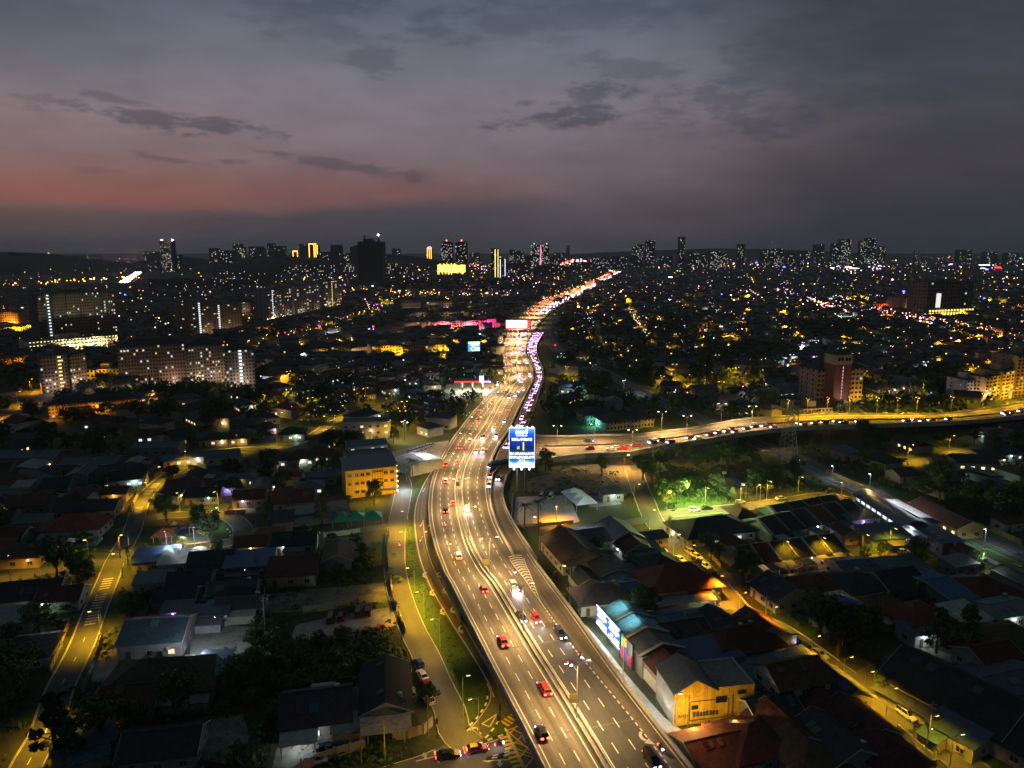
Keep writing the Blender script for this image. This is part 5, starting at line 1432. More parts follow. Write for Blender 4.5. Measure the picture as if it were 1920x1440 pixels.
    if label: tag(root, label, cat, group)
    else:
        fm_ = {'gable': 'gabled', 'hip': 'hipped', 'shed': 'sloping', 'flat': 'flat'}[roof]
        rn = ('concrete' if roof == 'flat' else {'slate blue': 'slate-blue', 'dark zinc': 'dark metal', 'dark': 'dark', 'pale': 'pale metal', 'grey': 'grey metal', 'blue': 'blue metal'}.get(rc, rc))
        auto(root, f"{rn} {fm_}-roofed house" + (' with lit front' if light else ''), cat, group or 'houses of the neighbourhood')
    return root
HG = -73.0
# --- right of the highway, near
house(1072, 1050, 19, 13, 4.2, HG, 'gable', 'brown', 'cream', 3.4, label='large brown gabled house right beside the highway parapet')
house(1040, 1030, 6, 5, 3.2, 17, 'shed', 'pale', 'ochre', .4, lit='y', light='y', lp=300, label='small yellow-lit shed between the parapet and the brown roof')
house(1105, 1018, 10, 9, 3.4, 17, 'gable', 'dark zinc', 'grey', label='low dark metal-roofed house behind the brown roof')
house(1128, 1134, 15, 10, 3.4, 14, 'hip', 'charcoal', 'cream', 2.6, label='house with charcoal hip roof and a floodlit cream front wall')
lamp(G(1096, 1150, 4.5), 850, (.8, 1.0, .72)); lamp(G(1170, 1142, 4), 380, (.75, 1.0, .78))
house(1168, 1122, 8, 9, 3.2, 14, 'gable', 'blue', 'cream', label='small blue-roofed annexe beside the floodlit cream wall')
house(1140, 1082, 11, 9, 3.4, HG, 'gable', 'dark zinc', 'grey', label='dark metal-roofed house behind the pale roof panels')
house(1160, 1100, 7, 7, 3.2, HG, 'gable', 'slate blue', 'grey')
house(1160, 1018, 14, 11, 4, HG, 'gable', 'slate blue', 'white', 2.6, label='slate-blue gabled house at the mouth of the dark side lane')
house(1186, 1040, 11, 10, 3.6, HG, 'gable', 'dark red', 'cream', 2.2, light='w', lp=260, label='dark red gabled house with a white wall lamp on its side')
house(1212, 1052, 9, 8, 3.2, 17, 'shed', 'teal', 'grey')
house(1215, 1020, 10, 7, 3.2, 17, 'gable', 'dark zinc', 'cream')
house(1268, 1112, 20, 13, 4.6, 12, 'hip', 'rust red', 'cream', 4.2, porch=2, lit='wwyw', light='w', lp=900, label='big rust-red hip-roofed house with a brightly lit open porch')
house(1238, 1080, 13, 12, 3.8, HG, 'hip', 'dark', 'grey', label='dark hip-roofed house just behind the big rust-red roof')
house(1212, 1130, 5, 13, 3.0, -58, 'shed', 'grey', 'white', .4, light='w', lp=420, wins=False, label='narrow white-lit side passage building along the rust-red house')
house(1300, 1120, 6, 7, 3.4, 12, 'gable', 'rust red', 'ochre', label='orange-lit gabled porch block at the street corner')
house(1238, 1192, 11, 8, 4.2, 17, 'gable', 'blue', 'grey', label='blue metal-roofed house behind the teal shop roof')
house(1275, 1205, 12, 9, 3.4, 17, 'gable', 'dark', 'grey'); house(1325, 1248, 13, 8, 3.6, 17, 'shed', 'blue', 'grey', 1.0, label='bright blue sloping metal roof behind the yellow shop')
house(1302, 1182, 12, 8, 3.4, 17, 'gable', 'slate blue', 'grey'); house(1385, 1222, 17, 11, 3.6, 17, 'hip', 'dark red', 'cream'); house(1352, 1195, 12, 9, 3.4, HG, 'gable', 'dark', 'grey')
house(1420, 1196, 10, 9, 3.4, HG, 'gable', 'dark red', 'cream'); house(1362, 1178, 7, 4, 3, 17, 'shed', 'grey', 'grey')
house(1480, 1312, 12, 9, 3.2, 16, 'gable', 'brown', 'white', 2.6, floors=2, label='white two-storey gabled house set back from the lit street')
house(1545, 1352, 16, 9, 3.4, HG, 'gable', 'dark red', 'cream', light='y', lp=40); house(1440, 1352, 10, 8, 3.4, 16, 'gable', 'dark', 'grey'); house(1432, 1290, 8, 9, 3.4, HG, 'shed', 'dark zinc', 'grey')
house(1338, 1428, 12, 11, 3.0, 17, 'gable', 'rust red', 'cream', 2.2, label='rust-red gabled roof at the foot of the yellow shop building')
house(1405, 1412, 12, 11, 3.5, 17, 'hip', 'dark red', 'grey'); house(1470, 1395, 12, 10, 3.5, HG, 'gable', 'dark red', 'cream'); house(1500, 1432, 13, 10, 3.5, HG, 'hip', 'brown', 'grey'); house(1560, 1420, 12, 11, 3.5, HG, 'gable', 'charcoal', 'grey'); house(1610, 1380, 11, 9, 3.4, HG, 'gable', 'dark red', 'cream', light='o', lp=60)
house(1650, 1430, 12, 10, 3.5, HG, 'hip', 'dark red', 'grey'); house(1570, 1310, 10, 8, 3.3, HG, 'gable', 'charcoal', 'cream'); house(1500, 1268, 9, 7, 3.2, HG, 'shed', 'grey', 'white')
# --- right of the east street
house(1462, 1128, 11, 11, 3.5, HG, 'gable', 'charcoal', 'cream', 2.8, label='charcoal gabled house with a pale end wall at the side street corner')
house(1528, 1118, 13, 12, 3.5, 17, 'hip', 'dark red', 'white', 3, lit='wdw', light='v', lp=160, label='dark red hip-roofed house with a violet-blue lamp under its eave')
house(1600, 1112, 13, 12, 3.5, 17, 'hip', 'dark', 'cream', 2.6, lit='dw'); house(1640, 1155, 14, 9, 3.4, 17, 'hip', 'brown', 'cream', 2.4, lit='yyy', label='brown hip-roofed house with a row of lit slit windows')
house(1672, 1106, 13, 11, 3.5, 17, 'gable', 'dark', 'grey'); house(1750, 1118, 8, 20, 3.6, HG + 90, 'gable', 'blue', 'grey', 1.6, label='long blue metal roof running between the dark roofs')
house(1805, 1175, 9, 8, 3.4, 17, 'shed', 'pale', 'cream', label='pale sheet-metal roof beside the yellow-lit tree'); house(1715, 1175, 13, 11, 3.6, 17, 'hip', 'rust red', 'cream', 2.8, light='o', lp=120)
house(1720, 1200, 8, 6, 3.2, 17, 'shed', 'slate blue', 'white', .6, light='w', lp=300, label='small shed roof with a bright bluish-white light beneath'); house(1838, 1120, 13, 11, 3.5, 17, 'hip', 'dark red', 'grey'); house(1880, 1160, 11, 9, 3.4, 17, 'gable', 'grey', 'white', light='w', lp=200)
house(1795, 1330, 24, 17, 4.0, -60, 'gable', 'dark', 'white', 4.2, label='very large dark gabled house with a long pale side wall by the gate pillars')
house(1885, 1300, 14, 10, 3.6, 17, 'gable', 'slate blue', 'grey'); house(1795, 1395, 9, 7, 3.3, -60, 'shed', 'slate blue', 'cream', light='y', lp=80); house(1890, 1215, 12, 10, 3.5, 17, 'hip', 'brown', 'cream'); house(1880, 1390, 14, 12, 3.6, -60, 'hip', 'dark', 'grey'); house(1850, 1250, 11, 9, 3.4, 17, 'gable', 'dark red', 'cream')
# --- the verandah house and the terraces behind
vh = house(1330, 1004, 25, 15, 3.4, 17, 'hip', 'dark', 'cream', 3.2, lit='dwdw', light='g', lp=420, label='long dark hip-roofed house with a lit verandah of posts on its side')
for i in range(7): q = ob('post', POSTM, vh, (-13.6, -7 + i * 2.3, 0)); q.scale = (1.3, 1.3, 3.2)
lamp((-14.2, 0, 2.6), 900, (1.0, .9, .4), vh)
def terrace(p0, p1, n, d, rc, floors=1, lights='', rise=None, wc='cream', name='terrace_house', roof='gable', h=3.3):
    a, b = G(*p0), G(*p1); v = b - a; w = v.length / n; rt = degrees(atan2(v.y, v.x))
    for i in range(n):
        c = a + v * ((i + .5) / n)
        L = lights[i % len(lights)] if lights else '.'
        house(0, 0, w, d, h, rt, roof, rc[i % len(rc)], wc, rise, porch=1, lit='dwd' if L in 'wgv' else ('y' if L in 'yo' else ''), light=None if L == '.' else L, lp=200, loc=c, floors=floors, name=name, par=True, detail=1, cat='terrace house', tank=(i % 3 == 1))
terrace((1418, 1008), (1590, 968), 6, 13, ['dark', 'charcoal', 'dark', 'brown', 'dark', 'charcoal'], 1, '..w..v')
terrace((1440, 980), (1560, 957), 4, 11, ['charcoal', 'dark', 'dark red', 'dark'], 1, '.')
terrace((1372, 1064), (1560, 1036), 6, 12, ['dark', 'dark red', 'dark', 'charcoal', 'dark', 'dark'], 1, '.yoow.')
house(1655, 1018, 14, 9, 3.4, 10, 'shed', 'teal', 'pale green', light='v', lp=420, label='teal-roofed shelter with a violet-white lamp and yellow gate pillars')
house(1610, 985, 12, 6, 3.4, 17, 'shed', 'slate blue', 'white', light='v', lp=320)
house(1598, 1080, 12, 10, 3.5, 10, 'gable', 'slate blue', 'grey', light='g', lp=420); house(1690, 1085, 14, 9, 3.5, 10, 'shed', 'slate blue', 'grey')
# --- left of the middle street
lh = house(724, 1318, 17, 9.5, 3.6, -80, 'gable', 'dark', 'cream', 2.2, wins=True, label='long dark gabled house with a pale-edged front porch beside the parked row')
ob('porch_roof', roof_gable(9, 5, 3.2, 1.4, .4, M_ZINC), lh, (11.2, 0, 0), pi / 2, color=RC['pale'])
for s in (-1, 1):
    q = ob('post', POSTM, lh, (13, s * 3.4, 0)); q.scale = (1.2, 1.2, 3.2)
lamp(G(738, 1400, 5), 500, SOD)
house(596, 1352, 13, 12, 3.6, 12, 'gable', 'charcoal', 'cream', 3.2, porch=1, lit='wyw', light='w', lp=700, label='pale house with charcoal roof and white-lit carport in the forecourt')
house(655, 1382, 6, 5, 3.0, 12, 'shed', 'grey', 'grey', .4, wins=False, label='small grey metal lean-to beside the lit forecourt')
house(312, 1292, 22, 13, 3.6, 8, 'hip', 'brown', 'cream', 3.6, lit='dydd', light='o', lp=130, label='very large brown hip roof left of the small blue shed')
house(403, 1275, 6.2, 8, 3.8, 4, 'shed', 'teal', 'pink', .8, light='w', lp=190, wins=False, label='small shed with a teal sloping roof and a white-lit front')
house(300, 1208, 14, 13, 4.0, 8, 'gable', 'slate blue', 'grey', 2.6, lit='dyy', label='slate-roofed house beside the floodlit pale lot'); lamp(G(362, 1206, 6), 2600, (.75, .85, 1.0)); lamp(G(364, 1228, 5), 1300, (.8, .9, 1.0))
house(250, 1330, 11, 9, 3.4, 8, 'gable', 'dark red', 'grey'); house(555, 1030, 13, 8, 3.4, 8, 'gable', 'dark', 'cream', 2.4, lit='d', light='w', lp=160, label='dark gabled house with a pale front wall beside the overgrown plots')
house(296, 1062, 12, 8, 3.4, 12, 'shed', 'blue', 'grey', label='blue metal roof right below the playground lane'); house(345, 1066, 12, 8, 3.4, 12, 'shed', 'slate blue', 'white'); house(400, 1066, 12, 9, 3.4, 10, 'gable', 'dark', 'grey'); house(470, 1072, 13, 9, 3.6, 10, 'shed', 'blue', 'grey', light='w', lp=140); house(360, 1105, 11, 8, 3.4, 10, 'gable', 'dark', 'white'); house(335, 1135, 10, 7, 3.4, 8, 'gable', 'charcoal', 'grey'); house(440, 1125, 12, 8, 3.4, 8, 'gable', 'dark', 'white', light='w', lp=150); house(290, 1105, 9, 6, 3.2, 12, 'shed', 'slate blue', 'white')
house(335, 1160, 7, 5, 3.2, 8, 'shed', 'slate blue', 'white', .4, light='v', lp=260, lit='w', label='little shop front lit violet-white beside a green tree'); house(385, 1168, 12, 5, 3.2, 8, 'shed', 'slate blue', 'white', .5, lit='ww', light='w', lp=200); house(455, 1150, 12, 6, 3.2, 8, 'gable', 'dark', 'cream', lit='wd', light='g', lp=160)
house(168, 966, 20, 9, 3.4, 8, 'gable', 'dark', 'cream', 2.2, label='long pale-walled dark-roofed house left of the lit street'); house(148, 1000, 17, 12, 3.6, 8, 'hip', 'rust red', 'cream', 3.2, porch=2, light='w', lp=120, label='rust-red hip-roofed house with a pale metal porch left of the palm')
house(420, 878, 14, 10, 3.2, 22, 'gable', 'slate blue', 'white', 1.8, floors=2, label='white two-storey house at the bend of the lit street'); house(470, 945, 11, 8, 3.4, 10, 'gable', 'dark red', 'pink', light='w', lp=160); house(552, 950, 14, 10, 3.6, 14, 'gable', 'rust red', 'cream', 2.8, label='rust-red gabled house among dark roofs left of the yellow block'); house(598, 972, 20, 6, 3.4, 22, 'shed', 'grey', 'grey', .8, light='w', lp=160, lit='w', label='long grey sheet roof with a white-lit edge')
house(385, 940, 12, 8, 3.4, 8, 'gable', 'dark', 'grey', light='g', lp=120); house(425, 925, 9, 7, 3.4, 20, 'gable', 'charcoal', 'white', light='v', lp=420); house(225, 910, 20, 10, 3.6, 20, 'gable', 'dark', 'white', 2.2, light='g', lp=420, lit='wdw', label='long white house with a green-white lit forecourt wall'); house(220, 936, 9, 7, 3.4, 8, 'gable', 'dark red', 'cream', light='o', lp=260); house(345, 870, 16, 7, 3.4, 24, 'gable', 'slate blue', 'white', lit='w', light='w', lp=260); house(175, 880, 22, 12, 4, 6, 'gable', 'slate blue', 'grey'); house(60, 870, 26, 12, 4.5, 3, 'gable', 'slate blue', 'grey'); house(300, 850, 20, 10, 4, 5, 'gable', 'slate blue', 'grey')
for (x, y, L) in [(405, 832, 'y'), (442, 830, 'o'), (548, 822, 'g'), (515, 872, 'w'), (565, 868, 'w'), (595, 862, 'w')]: house(x, y, 13, 10, 3.5, 8, 'hip', R.choice(['dark', 'charcoal', 'brown']), 'cream', light=L, lp=420, lit='yw')
house(60, 1130, 16, 11, 3.6, 12, 'gable', 'dark', 'cream'); house(120, 1135, 10, 8, 3.4, 12, 'gable', 'dark red', 'white', light='g', lp=420); house(40, 1055, 14, 9, 3.6, 8, 'hip', 'brown', 'ochre', light='o', lp=130); house(45, 1240, 13, 10, 3.5, 15, 'hip', 'dark', 'grey', light='g', lp=60)
house(310, 1420, 13, 9, 3.5, 10, 'gable', 'dark', 'grey'); house(160, 1412, 10, 6, 3.0, 30, 'shed', 'slate blue', 'grey', .4, wins=False, label='faded blue tarpaulin roof beside the dark feathery tree')
# --- the yellow four-storey block
def yellow_block():
    p = G(698, 930); rz = radians(20); r = empty('apartment_block', p, rz); w, d, H = 19.5, 12, 11.0
    ob('wall', MB().box(-w / 2, w / 2, 0, d, 0, H).mesh('wall', M_WALL), r, color=(.62, .38, .06))
    ob('roof', roof_shed(w, d, H, 1.8, .6, M_ZINC), r, (0, d / 2, 0), color=(.16, .16, .18))
    for fl in range(3):
        for x in (-8, -5.6, -3.4, -1.3, 5.4, 7.8) if fl else (-5.6, -3.4, -1.0, .6):
            f = ob('window', WIN['std'][0], r, (x, -.03, 2.3 + fl * 3.3)); ob('pane', WIN['std'][1]['d'], f)
    for fl in (1, 2): ob('ledge', MB().box(.2, 4.3, -.5, -.02, 3.4 + fl * 3.0, 3.6 + fl * 3.0).mesh('ledge', M_DARKM), r)
    for x in (.3, 1.3, 2.3, 3.3, 4.2): ob('drain_pipe', MB().tube((x, -.15, 1.5), (x, -.15, 10.6), .07, .07, 5).mesh('drain_pipe', M_DARKM), r)
    ob('awning', MB().box(-3, 9.5, -2.4, -.02, 2.3, 2.45).mesh('awning', M_ZINC), r, color=RC['grey'])
    for z in range(1, 12): ob('edge_light', BULBM, r, (w / 2 + .1, -.1, z), color=(1, .8, .5)) if z % 2 else None
    tag(r, 'yellow four-storey block with rows of small windows and drain pipes', 'apartment block')
    c, s = cos(rz), sin(rz); occ_poly([(p.x + x * c - y * s, p.y + x * s + y * c) for x, y in ((-11, -3), (11, -3), (11, 13), (-11, 13))])
    lamp((1, -7, 3.2), 2600, SOD, r); lamp((8, -7, 4.0), 1500, SOD, r); lamp((w / 2 + 2.5, 1, 4), 5200, (.72, .92, 1.0), r); lamp((-6, -8, 3.0), 700, SOD, r)
yellow_block()
house(690, 895, 18, 12, 3.3, 20, 'flat', 'dark', 'grey', floors=3, lit='dgd', label='dark flat-roofed block right behind the yellow block'); house(688, 870, 17, 10, 3.2, 18, 'gable', 'slate blue', 'grey', floors=3, label='blue-grey roofed block two behind the yellow block', lit='dwwg', light='w', lp=500)
house(688, 812, 24, 12, 3.3, 8, 'flat', 'dark', 'cream', floors=2, lit='dyd', light='y', lp=300, label='cream flat-roofed two-storey block on the lane above the yellow block')
house(784, 880, 14, 16, 4.5, -50, 'gable', 'pale', 'cream', 1.2, wins=False, label='pale low-pitched warehouse roof beside the highway and the palms')
# --- fill the rest of the neighbourhood
for px in ([(268, 1004), (290, 980), (420, 976), (440, 1000), (420, 1018), (290, 1032)], [(1255, 1372), (1250, 1300), (1300, 1250), (1420, 1270), (1420, 1350)], [(1110, 1170), (1180, 1150), (1270, 1250), (1270, 1370), (1240, 1340)], [(1320, 905), (1370, 888), (1425, 912), (1365, 930)],
           [(1610, 955), (1650, 930), (1760, 975), (1800, 1010), (1740, 1040)], [(1068, 955), (1075, 922), (1110, 920), (1115, 960)], [(625, 992), (625, 965), (715, 960), (718, 988)], [(640, 940), (640, 880), (750, 870), (750, 950)], [(835, 745), (835, 715), (930, 710), (930, 745)]): occ_poly([G(*v) for v in px], 2)
def fill_area(x0, x1, y0, y1, n, rot, kinds, minr=6.5, tries=1500, lightp=.25, rmul=1.0, det=1):
    k = 0
    for _ in range(tries):
        if k >= n: break
        x, y = R.uniform(x0, x1), y0 + (y1 - y0) * R.random()
        p = G(x, y)
        w, d = R.uniform(9, 14) * rmul, R.uniform(7, 10) * rmul
        if not free(p.x, p.y, minr * rmul): continue
        L = R.choice('wwyygvo') if R.random() < lightp else None
        house(x, y, w, d, R.uniform(3.1, 3.8), rot + R.choice([0, 90]) + R.uniform(-5, 5), R.choice(['gable', 'gable', 'hip', 'shed']), R.choice(kinds), R.choice(['cream', 'white', 'grey', 'pink', 'pale green']), light=L, lp=R.uniform(60, 300), porch=1 if R.random() < .4 else 0, lit='dw' if L else 'd', detail=det, tank=R.random() < .15, floors=2 if R.random() < .12 else 1)
        k += 1
DK = ['dark', 'charcoal', 'brown', 'dark red', 'slate blue', 'dark zinc', 'grey', 'dark', 'rust red']
fill_area(10, 170, 1080, 1420, 6, 15, DK); fill_area(200, 680, 900, 1090, 14, 10, DK, lightp=.35); fill_area(240, 480, 1080, 1180, 2, 8, DK, rmul=.8)
fill_area(0, 240, 860, 1030, 12, 10, DK, lightp=.3); fill_area(1180, 1460, 1180, 1420, 12, 17, DK, 6.0); fill_area(1440, 1920, 1080, 1440, 22, 17, DK, 6.0, lightp=.22)
fill_area(1010, 1920, 985, 1440, 34, 17, DK, 6, 3000, .2, .66, 2); fill_area(0, 560, 870, 1040, 12, 10, DK, 6, 2000, .3, .66, 2); fill_area(1380, 1760, 960, 1080, 8, 14, DK, 6, lightp=.4); fill_area(1560, 1920, 845, 930, 10, 20, DK, 7, lightp=.45)
# signs and landmark structures
def text(body, size, loc, rot, mt, parent, name='lettering', align='CENTER', ext=.03):
    c = bpy.data.curves.new(name, 'FONT'); c.body = body; c.size = size; c.extrude = ext; c.align_x = align; c.align_y = 'CENTER'
    c.materials.append(mt); o = bpy.data.objects.new(name, c); COL.objects.link(o); o.location = loc; o.rotation_euler = rot; o.parent = parent
    return o
M_SIGNW = emat('sign_white', (.9, .95, 1.0), 2.4); M_SIGNY = emat('sign_yellow', (1.0, .85, .12), 1.3); M_SIGNB = emat('sign_blue', (.02, .14, .9), .9, sampled=True)
M_SIGNR = emat('sign_red', (1.0, .03, .03), 2.2); M_NEON = emat('neon_white', (.85, .92, 1.0), 5.0)
def sign_face():
    m = bpy.data.materials.new('sign_print_blue'); m.use_nodes = True; q = NT(m.node_tree); q.n.clear()
    tc = q.node('ShaderNodeTexCoord'); sp_ = q.node('ShaderNodeSeparateXYZ'); q.l.new(tc.outputs['Generated'], sp_.inputs[0])
    n = q.noise(tc.outputs['Generated'], 2.2, 3.0)
    z = q.math('ADD', sp_.outputs[2], q.math('MULTIPLY', q.math('SUBTRACT', n, .5), .22))
    c = q.ramp(z, [(0.0, (.95, .97, 1.0)), (.10, (.8, .9, 1.0)), (.17, (.02, .22, .85)), (.3, (.01, .06, .35)), (.5, (.004, .022, .11)), (.66, (.006, .04, .42)), (.84, (.01, .12, .85)), (.95, (.12, .35, 1.0)), (1.0, (.7, .85, 1.0))])
    e = q.node('ShaderNodeEmission'); q.l.new(c, e.inputs[0]); e.inputs[1].default_value = 1.15
    out = q.node('ShaderNodeOutputMaterial'); q.l.new(e.outputs[0], out.inputs[0]); m.cycles.emission_sampling = 'FRONT'
    return m
def tall_sign():
    p = G(974, 921); z1, z0 = top_z(p, 801), top_z(p, 876); Hs = z1 - z0; w = 9.9
    r = empty('advertising_sign', p, radians(-2)); X = .9
    ob('post', MB().tube((-1.0, 0, 0), (-1.0, 0, z0 + 2), .38, .32, 10).mesh('post', M_METAL), r)
    ob('post', MB().tube((2.0, .5, 0), (2.0, .5, z0 + 2), .14, .12, 8).mesh('post', M_METAL), r)
    ob('panel', MB().box(X - w / 2, X + w / 2, -.3, .5, z0, z1).mesh('panel', M_DARKM), r)
    ob('sign_face', MB().poly([(X - w / 2 + .12, -.32, z0 + .12), (X + w / 2 - .12, -.32, z0 + .12), (X + w / 2 - .12, -.32, z1 - .12), (X - w / 2 + .12, -.32, z1 - .12)]).mesh('sign_face', sign_face()), r)
    f = MB()
    for a in ((X - w / 2, X + w / 2, z1 - .1, z1), (X - w / 2, X + w / 2, z0, z0 + .1), (X - w / 2, X - w / 2 + .1, z0 + .1, z1 - .1), (X + w / 2 - .1, X + w / 2, z0 + .1, z1 - .1)): f.box(a[0], a[1], -.42, -.33, a[2], a[3])
    ob('light_frame', f.mesh('light_frame', M_SIGNW), r)
    Z = lambda fr: z1 - Hs * fr; rx = (pi / 2, 0, 0)
    wm = MB()      # white wordmark block and shield
    for i in range(6): wm.box(X - 2.4 + i * .56, X - 1.93 + i * .56, -.37, -.33, Z(.165), Z(.085))
    wm.poly([(X + 1.25, -.35, Z(.06)), (X + 1.25, -.35, Z(.13)), (X + 1.75, -.35, Z(.175)), (X + 2.25, -.35, Z(.13)), (X + 2.25, -.35, Z(.06)), (X + 1.75, -.35, Z(.04))])
    ob('wordmark', wm.mesh('wordmark', M_SIGNW), r)
    sm = MB()
    for i in range(12): sm.box(X - 2.2 + i * .36, X - 1.95 + i * .36, -.36, -.33, Z(.215), Z(.19))
    ob('small_print', sm.mesh('small_print', M_SIGNW), r)
    for s, fr, sz, mt in (("MALAYSIA'S", .30, 1.5, M_SIGNW), ('1', .48, 4.6, M_SIGNY), ('IN GRADUATE', .655, 1.42, M_SIGNW), ('EMPLOYABILITY', .745, 1.32, M_SIGNW), ('2025', .825, 1.3, M_SIGNY)):
        o = text(s, sz, (X + (.6 if s == '1' else 0), -.36, Z(fr)), rx, mt, r)
        o.data.offset = .035
    text('#', 1.9, (X - 1.35, -.36, Z(.5)), rx, M_SIGNY, r)
    for x in (-3, 0, 3): ob('floodlight', MB().box(X + x - .25, X + x + .25, -1.6, -1.2, z0 - .5, z0 - .2).mesh('floodlight', M_LENSC), r)
    for x in range(-4, 5, 2): ob('floodlight', MB().box(X + x - .2, X + x + .2, -1.2, -.9, z1 + .3, z1 + .55).mesh('floodlight', M_LENSC), r)
    return tag(r, "tall blue lit advertising sign reading Malaysia's #1 on a steel post", 'billboard')
tall_sign()

# billboard shop and its neighbours, in a frame that runs along the highway (x away from the footway, y along the road towards the camera)
HWD = radians(-72.5)
def gantry():
    p = G(972, 634); r = empty('footbridge', p, radians(-3)); t = 2.0
    w0, w1 = (945 - 972) * .6, (1016 - 972) * .6 + 6
    ob('deck', MB().box(w0 - 4, w1, -1.6, 1.6, 6.2, 6.8).mesh('deck', M_CONCD), r)
    for y in (-1.6, 1.5): ob('railing', MB().box(w0 - 4, w1, y, y + .1, 6.82, 8.0).mesh('railing', M_METAL), r)
    ob('canopy', MB().box(w0 - 4, w1, -1.9, 1.9, 9.2, 9.4).mesh('canopy', M_DARKM), r)
    for x in (w0 - 3, 1.5, w1 - 1): ob('column', MB().box(x - .5, x + .5, -.6, .6, 0, 6.2).mesh('column', M_CONCD), r)
    tag(r, 'footbridge spanning the whole highway below the glowing screen', 'footbridge')
    s = empty('led_screen', G(972, 634) + Vector((0, 3.5, 0)), radians(-3)); z0, z1 = 10.5, 19.0; a, b = -13.5, 9.5
    ob('screen_frame', MB().box(a, b + 4.2, .1, 1.2, z0 - .4, z1 + .4).mesh('screen_frame', M_DARKM), s)
    ob('screen', MB().box(a + .6, b - .4, -.05, .09, z0 + .5, z1 - .5).mesh('screen', emat('screen_white', (1.0, .82, .74), 9.0, sampled=True)), s)
    f = MB()
    for q in ((a, b, z1 - .48, z1 + .2), (a, b, z0 - .2, z0 + .48), (a, a + .58, z0 + .49, z1 - .49), (b - .38, b + 3.2, z0, z1)): f.box(q[0], q[1], -.12, .08, q[2], q[3])
    ob('screen_border', f.mesh('screen_border', emat('screen_red', (1.0, .025, .02), 5.0, sampled=True)), s)
    for x in (a + 1, b): ob('post', MB().tube((x, .7, 0), (x, .7, z0), .4, .4, 8).mesh('post', M_METAL), s)
    tag(s, 'white-hot LED screen with red border above the highway footbridge', 'screen')
gantry()
def billboard_shop():
    p = G(1150, 1222); r = empty('shop', p, HWD)       # local x runs along the road towards the camera, local y away from it (to the right)
    ob('wall', MB().box(-10, 12, 1.2, 11, 0, 5.2).mesh('wall', M_WALL), r, color=(.16, .15, .14))
    for i in range(3):
        x0 = -10 + i * 7.35
        o = ob('roof_panel', roof_gable(6.9, 10.4, 5.3, 2.0, .3, M_ZINC, .14), r, (x0 + 3.5, 6.1, 0), color=((.16, .34, .36), (.17, .33, .37), (.085, .1, .115))[i])
        ob('roof_upstand', roof_gable(.3, 10.8, 5.75, 2.0, .3, M_TRIM, .12), r, (x0 + 7.2, 6.1, 0))
    tag(r, 'shop with three sheet-metal roof bays, two lit teal, behind the blue billboards', 'shop')
    for i, lab in ((0, 'farther of the two lit blue and white billboards beside the footway'), (1, 'nearer of the two lit blue and white billboards beside the footway')):
        b = empty('billboard', (p + Matrix.Rotation(HWD, 3, 'Z') @ Vector((-10.2 + i * 6.6, .2, 0))), HWD)
        ob('panel', MB().box(0, 6.3, .02, .4, 2.2, 6.8).mesh('panel', M_DARKM), b)
        ob('sign_face', MB().poly([(0.1, 0, 2.3), (6.2, 0, 2.3), (6.2, 0, 6.7), (.1, 0, 6.7)]).mesh('sign_face', emat('billboard_blue', (.03, .16, 1.0), 1.5, sampled=True)), b)
        g = MB(); rr = random.Random(i + 3)
        for (z, h, x0, x1) in ((6.0, .5, .5, 5.2), (5.2, .6, .9, 5.8), (4.5, .35, .5, 4.6), (3.5, .35, 1.4, 5.9), (2.7, .45, .3, 6.0)):
            x = x0
            while x < x1:
                w = rr.uniform(.2, .6); g.box(x, x + w, -.05, -.01, z - h / 2, z + h / 2); x += w + .12
        ob('lettering', g.mesh('lettering', M_SIGNW), b)
        ob('picture', MB().box(.8 + i * 2, 1.5 + i * 2.4, -.07, -.052, 3.0, 3.8).mesh('picture', emat('sign_pink', (1.0, .2, .55), 1.2)), b)
        f = MB(); f.box(0, 6.3, -.1, -.02, 6.72, 6.85).box(0, 6.3, -.1, -.02, 2.12, 2.25)
        ob('light_frame', f.mesh('light_frame', M_NEON), b)
        for x in (.3, 6.0): ob('post', MB().box(x - .1, x + .1, .1, .3, 0, 2.2).mesh('post', M_DARKM), b)
        tag(b, lab, 'billboard', 'billboards on the shop front')
        lamp((3.1, -1.1, 2.2), 800, (.72, .85, 1.0), b, 'POINT', .3)
        lamp((3.1, 4.4, 11.5), 1500, (.42, .9, 1.0), b, 'SPOT', .3, 75, .6)
    mu = empty('mural_panel', p + Matrix.Rotation(HWD, 3, 'Z') @ Vector((3.4, .3, 0)), HWD)
    for k, (x0, x1, z0, z1, c) in enumerate(((0, 1.1, 3.6, 5.8, (.1, .5, .03)), (1.15, 2.6, 4.2, 6.3, (.7, .36, .02)), (.0, 1.4, .8, 3.5, (.45, .01, .09)), (1.5, 3.2, .8, 4.1, (.04, .035, .12)), (3.3, 5.2, .6, 3.4, (.25, .03, .05)))):
        ob('picture', MB().box(x0, x1, -.06 - .01 * k, 0, z0, z1).mesh('picture', mat('mural_%d' % k, c, .6, var=.5, scale=1.5)), mu)
    ob('panel', MB().box(-.1, 5.4, .02, .25, .4, 6.4).mesh('panel', M_DARKM), mu)
    tag(mu, 'colourful mural boards in green, orange and red beside the blue billboards', 'mural')
    lamp((2.5, -2.0, 2.5), 300, (1, .85, .6), mu)
    # footway flood
    for a in range(6): lamp(p + Matrix.Rotation(HWD, 3, 'Z') @ Vector((-10 + a * 7.6, -2.4, 3.4)), 420, (.88, 1.0, .9), None, 'POINT', .3)
    n = empty('shop', p + Matrix.Rotation(HWD, 3, 'Z') @ Vector((17.5, 1.5, 0)), HWD)
    ob('wall', MB().box(-5.5, 4.5, 0, 9, 0, 4.6).mesh('wall', M_WALL), n, color=(.2, .13, .09))
